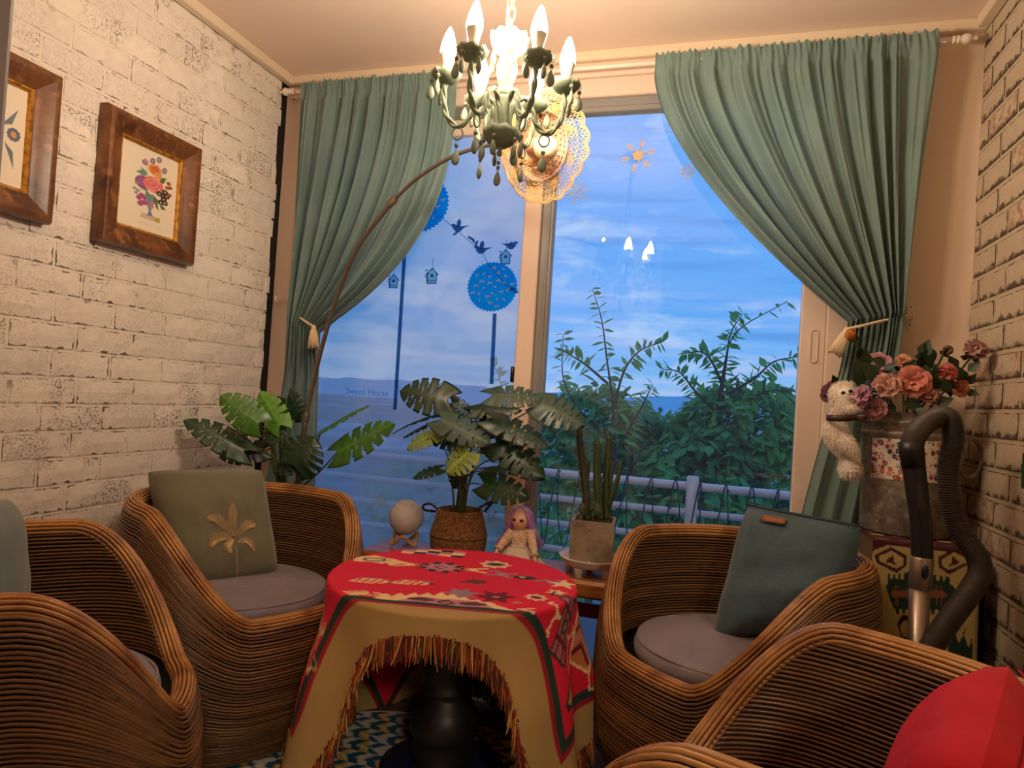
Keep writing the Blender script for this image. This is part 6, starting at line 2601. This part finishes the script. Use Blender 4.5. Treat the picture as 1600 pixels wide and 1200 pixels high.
# ---- vacuum cleaner: ribbed hose, black handle and silver wand
M_hose = pm('ribbed_grey_hose', lin(74, 66, 58), .5)
M_blk = pm('black_handle_plastic', lin(26, 24, 26), .38)
M_silver = pm('silver_wand', lin(164, 146, 130), .34, metal=.75)
vc = thing('vacuum_cleaner', 'vacuum cleaner with grey ribbed hose looped over a black handle and silver wand', 'vacuum cleaner', (.56, 1.80, .0065))
hp = [(1424, 698, 1.928), (1429, 682, 1.945), (1444, 664, 1.982), (1466, 651, 2.005), (1484, 656, 2.01), (1490, 684, 2.01), (1482, 726, 2.01), (1484, 780, 2.005), (1500, 830, 1.99), (1526, 868, 1.965), (1531, 896, 1.945), (1512, 930, 1.92), (1488, 962, 1.90), (1468, 992, 1.885), (1452, 1030, 1.87)]
H3 = [aty(*p) for p in hp]
H3 += [np.array([.50, 1.80, .30]), np.array([.535, 1.72, .20])]
n = 860
P = spline(H3, n)
part('hose', tube(P, .0250 + .0019 * np.sign(np.sin(np.arange(n) * PI / 2 + .1)), 16), M_hose, vc)
h0, h1, h2 = aty(1424, 704, 1.928), aty(1433, 770, 1.925), aty(1441, 872, 1.925)
Pw = spline([h0, h1, aty(1439, 820, 1.925), h2], 30)
part('hose_collar', tube([h0 + (h0 - h1) * .22, h0, h0 - (h0 - h1) * .42], [.0285, .0290, .0265], 20), M_blk, vc)
part('handle', tube(Pw, np.interp(np.linspace(0, 1, 30), [0, .1, .5, 1], [.025, .0265, .0245, .0245]), 18), M_blk, vc)
part('grip_inset', tube([p + np.array([0, -.010, 0]) for p in Pw[5:17]], [.009, .014, .0165, .0165, .0165, .0165, .0165, .0165, .0165, .0165, .014, .009], 10), pm('dark_grip', lin(52, 44, 38), .3), vc)
dw = np.array([.0, -.02, -1.0])
dw /= np.linalg.norm(dw)
w0 = h2
w1 = aty(1437, 918, 1.925)
w2 = np.array([w1[0] - .006, 1.86, .06])
part('wand_lock', tube([w0 + (0, 0, .004), w0, w1, w1 - (0, 0, .004)], [.0245, .0265, .0255, .022], 20), M_silver, vc)
bt = (w0 * .55 + w1 * .45) + np.array([.002, -.025, .004])
part('lock_button', ball(bt, (.0085, .006, .018), 14, 10), M_blk, vc)
part('wand_tube', tube([w1, (w1 + w2) / 2, w2], .0228, 18), M_silver, vc)
part('floor_head', MB().add(box(w2[0] - .11, w2[0] + .11, 1.80, 1.90, .0068, .062, .014)), M_blk, vc, smooth=False)
part('canister', xf(ball((0, 0, 0), (.11, .15, .10), 28, 16), None, (.575, 1.64, .120)), M_blk, vc)
for s in (-1, 1):
    part('wheel', xf(lathe([(0, -.014), (.062, -.014), (.066, -.008), (.066, .008), (.062, .014), (0, .014)], 26), np.array([[0, 0, 1], [0, 1, 0], [-1, 0, 0]], float), (.575 + s * .105, 1.60, .0735)), M_blk, vc)

# green plaque at the picture's right edge
yq = float(atx(1598.5, 690, RX - .013)[1])
z1_, z2_, z3_ = (float(atx(1598, y_, RX)[2]) for y_ in (622, 706, 762))
pq = thing('wall_plaque', 'dark green plaque on the right brick wall, just cut by the picture edge', 'plaque', (RX - .008, yq - .10, z3_))
M_gr = pm('dark_green_enamel', lin(34, 74, 44), .4)
part('upper_panel', MB().add(box(RX - .013, RX - .0045, yq - .20, yq - .004, z2_ + .008, z1_, .003)), M_gr, pq, smooth=False)
part('lower_panel', MB().add(box(RX - .014, RX - .0045, yq - .20, yq, z3_, z2_, .003)), M_gr, pq, smooth=False)

# ================================================================== framed prints on the white brick wall
M_walnut = pm('old_walnut', lin(128, 80, 44), .34, var=(lin(76, 42, 22), 9, .40, .64, (1, 1, 1)), var2=(lin(164, 110, 62), 22, .55, .72), bump=(30, .05))
M_gilt = pm('gilt_slip', lin(206, 152, 62), .35, metal=.5, var=(lin(140, 92, 34), 60, .45, .65))
M_paper = pm('print_paper', (1, 1, 1), .5, attr=True, coat=.4)


def picture(label, y0, y1, z0, z1, paint, tilt=0.0):
    X0 = LX + .008
    f = thing('picture_frame', label, 'picture', (X0, (y0 + y1) / 2, z0), 'framed flower prints on the white brick wall')
    pr = [(0, 0), (0, .026), (.006, .040), (.014, .042), (.026, .038), (.050, .026), (.062, .022), (.066, .020), (.066, .010)]
    gl = [(.066, .010), (.066, .019), (.070, .0195), (.074, .015), (.0765, .011), (.0765, .006)]
    cs = [(y0, z0, 1, 1), (y1, z0, -1, 1), (y1, z1, -1, -1), (y0, z1, 1, -1)]
    for prof_, mat, nm in ((pr, M_walnut, 'frame_side'), (gl, M_gilt, 'gilt_slip')):
        for k in range(4):
            a, b = cs[k], cs[(k + 1) % 4]
            rows = []
            for (yy, zz, sy, sz) in (a, b):
                rows.append([(X0 + h_, yy + sy * d_, zz + sz * d_) for d_, h_ in prof_])
            V, F = gridf(len(prof_), 2, rows)
            part(nm, (V, F), mat, f, autosmooth=35)
    iy0, iy1, iz0, iz1 = y0 + .075, y1 - .075, z0 + .075, z1 - .075
    cvp = Canvas(iy0, iy1, iz0, iz1, 190, 230, lin(228, 216, 194))
    paint(cvp, iy0, iy1, iz0, iz1)
    rows = [[(X0 + .008, y, z) for y in np.linspace(iy0, iy1, 190)] for z in np.linspace(iz0, iz1, 230)]
    mb = MB()
    mb.add(gridf(190, 230, rows), 0, cvp.cols())
    part('print', mb, M_paper, f)
    part('backing', MB().add(box(X0, X0 + .005, iy0 - .01, iy1 + .01, iz0 - .01, iz1 + .01)), M_walnut, f, smooth=False)
    return f


def K7(x, y):
    p = atx(150 + x / 4.444, 150 + y / 4.444, LX + .016)
    return p[1], p[2]


def paint1(cv, y0, y1, z0, z1):
    def E(x, y, r, c, ry=None):
        a, b = K7(x, y)
        k = .00046
        cv.ell(a, b, r * k / .62, (ry or r) * k, np.array(lin(*c)))

    def rose(x, y, r, c, c2, c3):
        E(x, y, r, c)
        for k in range(8):
            a = k * .785
            E(x + r * .55 * math.cos(a) * .7, y + r * .55 * math.sin(a), r * .42, c2 if k % 2 else c)
        for rr_, cc in ((.55, c3), (.42, c2), (.28, c3), (.14, c)):
            E(x, y, r * rr_, cc)

    def L_(pts, w, c):
        cv.line([K7(*p) for p in pts], w, np.array(lin(*c)))

    def leaf(x0, y0_, x1, y1_, w, c):
        a, b = np.array(K7(x0, y0_)), np.array(K7(x1, y1_))
        n_ = np.array([-(b - a)[1], (b - a)[0]]) * w
        cv.poly([a, a * .6 + b * .4 + n_, b, a * .6 + b * .4 - n_], np.array(lin(*c)))
    # stone ledge and glass vase
    cv.poly([K7(318, 808), K7(442, 850), K7(440, 884), K7(306, 838)], np.array(lin(196, 176, 148)))
    cv.poly([K7(408, 846), K7(444, 852), K7(442, 884), K7(406, 872)], np.array(lin(180, 156, 60)))
    cv.poly([K7(345, 668), K7(402, 690), K7(396, 760), K7(380, 805), K7(366, 800), K7(352, 740)], np.array(lin(120, 134, 156)))
    cv.poly([K7(366, 800), K7(382, 806), K7(396, 840), K7(352, 828)], np.array(lin(110, 124, 150)))
    for st in ([(340, 470), (370, 580)], [(395, 460), (400, 560)], [(440, 455), (410, 570)], [(470, 520), (430, 600)], [(300, 510), (360, 600)], [(270, 640), (350, 660)], [(280, 600), (340, 650)], [(520, 700), (450, 650)]):
        L_(st, .0012, (96, 116, 80))
    for lf in ((360, 540, 278, 520, .22), (355, 560, 310, 490, .25), (440, 600, 490, 575, .3), (430, 620, 470, 660, .3), (350, 650, 370, 740, .28), (400, 690, 430, 780, .25), (440, 760, 486, 796, .25), (330, 650, 370, 640, .25), (410, 740, 436, 800, .2)):
        leaf(*lf, (104, 138, 124) if lf[0] < 400 else (84, 110, 52))
    rose(410, 515, 38, (226, 142, 78), (206, 110, 60), (186, 90, 50))
    E(430, 555, 22, (226, 150, 90))
    rose(330, 600, 46, (150, 84, 130), (128, 66, 116), (170, 110, 150))
    rose(400, 618, 56, (216, 116, 112), (228, 146, 138), (196, 88, 88))
    for (x, y) in ((322, 722), (300, 705), (318, 690), (340, 740), (308, 744), (330, 705)):
        E(x, y, 17, (166, 76, 128))
    E(320, 718, 6, (240, 220, 140))
    for (x, y) in ((460, 690), (480, 670), (440, 680), (470, 720), (450, 740), (490, 700), (478, 745)):
        E(x, y, 18, (40, 34, 50))
        E(x, y, 7, (190, 160, 90))
    for (x, y) in ((440, 445), (476, 522), (395, 452)):
        for k in range(8):
            a = k * .785
            E(x + 12 * math.cos(a), y + 15 * math.sin(a), 6, (110, 106, 140))
        E(x, y, 6, (206, 150, 80))
    E(342, 462, 18, (150, 120, 150))
    E(346, 448, 12, (206, 130, 140))
    for (x, y) in ((505, 610), (515, 640), (495, 640), (510, 690)):
        E(x, y, 13, (156, 80, 48))
    for (x, y) in ((268, 638), (282, 604), (290, 655), (278, 670)):
        E(x, y, 10, (130, 150, 140))
    for (x, y) in ((392, 745), (388, 770)):
        E(x, y, 12, (196, 110, 140))
    # faint lines of script under the picture, too small to read
    a, b = np.array(K7(290, 872)), np.array(K7(450, 925))
    for k in range(26):
        t = k / 26
        p = a * (1 - t) + b * t
        cv.line([p + (0, .0015 * math.sin(k * 2.1)), p + ((b - a) * .028) + (0, .0018 * math.sin(k * 3.7))], .0009, np.array(lin(166, 156, 146)))


def paint2(cv, y0, y1, z0, z1):
    ym = y1 - .035

    def E(dy, z, ry, rz, c):
        cv.ell(ym + dy, z, ry, rz, np.array(lin(*c)))
    zc = (z0 + z1) / 2
    cv.poly([(ym + .01, zc - .085), (ym - .02, zc - .02), (ym + .005, zc - .04)], np.array(lin(96, 112, 122)))
    cv.poly([(ym + .012, zc + .075), (ym - .03, zc + .02), (ym - .002, zc + .03)], np.array(lin(104, 120, 130)))
    for k in range(10):
        a = k * .628
        E(.004 + .013 * math.cos(a), zc + .005 + .013 * math.sin(a), .006, .005, (86, 100, 124))
    E(.004, zc + .005, .008, .008, (206, 140, 90))
    E(-.06, zc - .03, .03, .03, (150, 90, 120))
    E(-.06, zc + .04, .025, .025, (200, 120, 110))


fy = [atx(*p, LX + .05) for p in ((180, 163), (319, 231), (305, 412), (158, 375))]
picture('framed print of a vase of flowers, the whole frame in view beside the window', fy[0][1] - .012, fy[1][1], (fy[2][2] + fy[3][2]) / 2 - .004, (fy[0][2] + fy[1][2]) / 2, paint1)
gy = atx(103, 120, LX + .05)
gz = atx(84, 351, LX + .05)
picture('framed flower print cut off by the left picture edge, next to the door casing', gy[1] - .38, gy[1], gz[2], gy[2], paint2)

# ================================================================== stickers on the window
SYR, SYL = YB + .0218, YB + .0638
def film(name, tint, col, k):
    m, t = newmat(name)
    tp = node(t, 'ShaderNodeBsdfTransparent', {'Color': (*tint, 1)})
    tl = node(t, 'ShaderNodeBsdfTranslucent', {'Color': (*col, 1)})
    df = node(t, 'ShaderNodeBsdfDiffuse', {'Color': (*col, 1)})
    a = node(t, 'ShaderNodeMixShader', {0: .35, 1: tl.outputs[0], 2: df.outputs[0]})
    b = node(t, 'ShaderNodeMixShader', {0: k, 1: tp.outputs[0], 2: a.outputs[0]})
    node(t, 'ShaderNodeOutputMaterial', {0: b.outputs[0]})
    return m


M_stk = film('blue_translucent_sticker', (.06, .74, .98), lin(40, 160, 240), .22)
M_stk4 = film('light_leaf_print', (.7, .9, 1.0), lin(190, 226, 255), .85)
M_stk2 = film('pale_blue_sticker', (.75, .95, 1.0), lin(130, 190, 246), .30)
M_stk3 = film('slate_blue_sticker', (.30, .52, .72), lin(70, 120, 180), .30)
M_goldstk = pm('gold_snowflake_film', lin(206, 180, 136), .45, metal=.3)
M_whstk = pm('white_snowflake_film', lin(206, 214, 226), .6, transl=.3)
XZ = np.array([[1, 0, 0], [0, 0, -1], [0, 1, 0]], float)       # sheet in the x-z plane, thickness towards the room


def sheet(P, y, t=.0006):
    return extrude_poly(P, t, XZ, (0, y, 0))


def circ(cx, cz_, rx, rz, n=40, teeth=0, amp=.0):
    out = []
    for k in range(n):
        a = 2 * PI * k / n
        q = 1 + (amp * ((k % 2) * 2 - 1) if teeth else 0)
        out.append((cx + rx * q * math.cos(a), cz_ + rz * q * math.sin(a)))
    return out


def stl(px, py):
    p = aty(px, py, SYL)
    return p[0], p[2]


def leafshape(cx, cz_, L, w, a):
    ca_, sa_ = math.cos(a), math.sin(a)
    return [(cx + x * ca_ - y * sa_, cz_ + x * sa_ + y * ca_) for x, y in ((-L / 2, 0), (-L * .2, w / 2), (L * .2, w * .45), (L / 2, 0), (L * .2, -w * .45), (-L * .2, -w / 2))]


def bar(a, b, w):
    a, b = np.array(a), np.array(b)
    d = (b - a) / np.linalg.norm(b - a)
    n_ = np.array([-d[1], d[0]]) * w / 2
    return [tuple(a + n_), tuple(b + n_), tuple(b - n_), tuple(a - n_)]


def topiary(label, cpx, r, rz, trunk_px):
    c_ = stl(*cpx)
    t_ = thing('topiary_sticker', label, 'sticker', (c_[0], SYL, c_[1]), 'topiary tree stickers on the left pane')
    part('crown', sheet(circ(*c_, r, rz, 84, 1, .035), SYL), M_stk, t_, smooth=False)
    a, b = stl(*trunk_px[0]), stl(*trunk_px[1])
    part('trunk', sheet(bar(a, b, .016), SYL), M_stk3, t_, smooth=False)
    m = MB()
    rr_ = np.random.default_rng(int(cpx[0]))
    for k in range(26):
        a_, q = k * 2.4, math.sqrt((k + .5) / 26) * .86
        px_, pz_ = c_[0] + r * q * math.cos(a_), c_[1] + rz * q * math.sin(a_)
        m.add(sheet(leafshape(px_, pz_, .017, .009, a_ * 3.1), SYL - .0006, .0005))
        if k % 2:
            m.add(sheet(leafshape(px_ + .009, pz_ + .002, .017, .009, a_ * 3.1 + 1.6), SYL - .0006, .0005))
    part('leaf_print', m, M_stk4, t_, smooth=False)


topiary('tall blue topiary tree sticker partly behind the left curtain', (655, 318), .130, .118, ((634, 366), (617, 640)))
topiary('short blue topiary tree sticker beside the middle window post', (769, 448), .103, .098, ((773, 490), (768, 600)))


def text_mesh(cu):
    tmp = bpy.data.objects.new('lettering_tmp', cu)
    COL.objects.link(tmp)
    dg = bpy.context.evaluated_depsgraph_get()
    dg.update()
    me = bpy.data.meshes.new_from_object(tmp.evaluated_get(dg))
    me.name = 'lettering'
    bpy.data.objects.remove(tmp)
    o = bpy.data.objects.new('lettering', me)
    COL.objects.link(o)
    return o


def birdhouse(label, px, py, s, text=True):
    c_ = stl(px, py)
    t_ = thing('birdhouse_sticker', label, 'sticker', (c_[0], SYL, c_[1]), 'birdhouse stickers on the left pane')
    q = lambda x, z_: (c_[0] + s * x, c_[1] + s * z_)
    y = SYL
    part('house', sheet([q(-.7, -1), q(.7, -1), q(.7, .4), q(0, 1.1), q(-.7, .4)], y), M_stk2, t_, smooth=False)
    m = MB()
    for a, b in ((q(-1.0, .15), q(0, 1.2)), (q(0, 1.2), q(1.0, .15)), (q(-.7, -1), q(.7, -1)), (q(-.7, -1), q(-.7, .4)), (q(.7, -1), q(.7, .4))):
        m.add(sheet(bar(a, b, s * .14), y - .0006))
    m.add(sheet(circ(*q(0, .1), s * .25, s * .25, 20), y - .0006))
    part('outline', m, M_stk3, t_, smooth=False)
    m = MB()
    m.add(sheet(bar(q(0, 1.2), q(.0, 2.6), s * .05), y))
    for k in range(4):
        m.add(sheet(leafshape(*q(-.7 - .2 * (k % 2), -.5 + .45 * k), s * .5, s * .2, 2.2 + .3 * k), y - .001))
    part('sprig', m, M_stk3, t_, smooth=False)
    if text:
        cu = bpy.data.curves.new('lettering', 'FONT')
        cu.body = 'love'
        cu.size = s * .62
        cu.align_x = 'CENTER'
        cu.extrude = .0003
        cu.materials.append(M_stk3)
        o = text_mesh(cu)
        o.parent = t_
        o.location = (0, -.0012, -s * .78)
        o.rotation_euler = (PI / 2, 0, 0)


birdhouse('small birdhouse sticker with the word love next to the left curtain', 615, 440, .026)
birdhouse('hanging birdhouse sticker with the word love in the middle of the left pane', 675, 432, .029)
birdhouse('plain birdhouse sticker on top of the short topiary tree', 790, 402, .026, text=False)


def bird(label, px, py, s, fl, up=False):
    c_ = stl(px, py)
    t_ = thing('bird_sticker', label, 'sticker', (c_[0], SYL, c_[1]), 'bird stickers on the left pane')
    q = lambda x, z_: (c_[0] + s * x * fl, c_[1] + s * z_)
    body = [q(-1.5, .5), q(-.7, .15), q(-.2, -.35), q(.4, -.4), q(.8, 0), q(1.0, .45), q(1.3, .5), q(1.0, .68), q(.7, .75), q(.4, .5), q(0, .35), q(-.5, .4)]
    part('body', sheet(body, SYL), M_stk3, t_, smooth=False)
    part('wing', sheet([q(-.2, .2), q(.4, .3), q(.3, 1.1 if not up else .7), q(-.1, 1.4 if not up else .5), q(-.3, .9 if not up else .4)], SYL - .0006), M_stk3, t_, smooth=False)


bird('flying bird sticker above the garland', 717, 358, .030, -1)
bird('flying bird sticker beside the garland leaves', 753, 392, .030, -1)
bird('perching bird sticker on the plain birdhouse', 797, 385, .028, 1, True)
gl_ = thing('garland_sticker', 'thin leafy garland sticker strung between the topiary trees', 'sticker', (stl(740, 375)[0], SYL, stl(740, 375)[1]))
m = MB()
gp_ = [stl(*p) for p in ((670, 325), (700, 348), (735, 378), (752, 392), (765, 415), (790, 445), (812, 455))]
for a, b in zip(gp_[:-1], gp_[1:]):
    m.add(sheet(bar(a, b, .002), SYL - .0014))
part('string', m, M_stk3, gl_, smooth=False)
m = MB()
for px, py, a in ((735, 372, -.6), (740, 376, -1.0), (712, 365, .5), (745, 380, 1.2), (800, 452, .3), (806, 456, -.4)):
    m.add(sheet(leafshape(*stl(px, py), .028, .010, a), SYL - .002))
part('garland_leaves', m, M_stk3, gl_, smooth=False)
tx_ = thing('lettering_sticker', 'faint lettering sticker reading Sweet Home on the left pane', 'sticker', (stl(540, 612)[0], SYL, stl(540, 612)[1]))
cu = bpy.data.curves.new('lettering', 'FONT')
cu.body = 'Sweet Home'
cu.size = .038
cu.extrude = .0003
cu.materials.append(film('faint_lettering', (.72, .84, .94), lin(150, 190, 236), .25))
o = text_mesh(cu)
o.parent = tx_
o.location = (0, -.0006, -.008)
o.rotation_euler = (PI / 2, 0, 0)


def snowflake(label, px, py, R, y, mat, kind, rot=0.0):
    c3 = aty(px, py, y)
    c_ = np.array([c3[0], c3[2]])
    t_ = thing('snowflake_sticker', label, 'sticker', (c_[0], y, c_[1]), 'snowflake stickers on the window')
    for k in range(6):
        a = rot + k * PI / 3
        d = np.array([math.cos(a), math.sin(a)])
        n_ = np.array([-d[1], d[0]])
        m = MB()
        q = lambda u, v: tuple(c_ + R * (u * d + v * n_))
        if kind == 'star':
            for a_, b_ in ((q(.48, 0), q(.68, .14)), (q(.68, .14), q(1.0, 0)), (q(1.0, 0), q(.68, -.14)), (q(.68, -.14), q(.48, 0)), (q(.30, 0), q(.50, 0))):
                m.add(sheet(bar(a_, b_, R * .055), y))
            m.add(sheet([q(.58, 0), q(.68, .05), q(.82, 0), q(.68, -.05)], y))
            d2 = np.array([math.cos(a + PI / 6), math.sin(a + PI / 6)])
            for s in (0, PI / 6):
                dd = np.array([math.cos(a + s), math.sin(a + s)])
                nn = np.array([-dd[1], dd[0]])
                m.add(sheet([tuple(c_), tuple(c_ + R * (.22 * dd + .07 * nn)), tuple(c_ + R * .40 * dd), tuple(c_ + R * (.22 * dd - .07 * nn))], y - .0006 if s else y))
        else:
            w = .085 if kind == 'bold' else .045
            m.add(sheet(bar(q(0, 0), q(1, 0), R * w), y))
            for u in ((.45, .72) if kind == 'bold' else (.22, .38, .54, .70, .84)):
                for s in (-1, 1):
                    ln = .26 if kind == 'bold' else .20 * (1.2 - .6 * abs(u - .5))
                    m.add(sheet(bar(q(u, 0), q(u + ln * .8, s * ln), R * w), y))
        part('arm', m, mat, t_, smooth=False)


snowflake('large gold star shaped snowflake sticker high on the right pane', 997, 243, .064, SYR, M_goldstk, 'star', .25)
snowflake('small brownish snowflake sticker near the right curtain', 1075, 268, .028, SYR, M_goldstk, 'bold', .5)
snowflake('pale lacy snowflake sticker under the crochet lampshade', 902, 299, .046, SYR, M_whstk, 'lace', .3)
snowflake('faint white snowflake sticker left of the moon lamp', 593, 783, .034, SYL, M_whstk, 'lace', .2)
snowflake('white snowflake sticker right of the seagrass basket', 768, 812, .040, SYL, M_whstk, 'lace', .1)
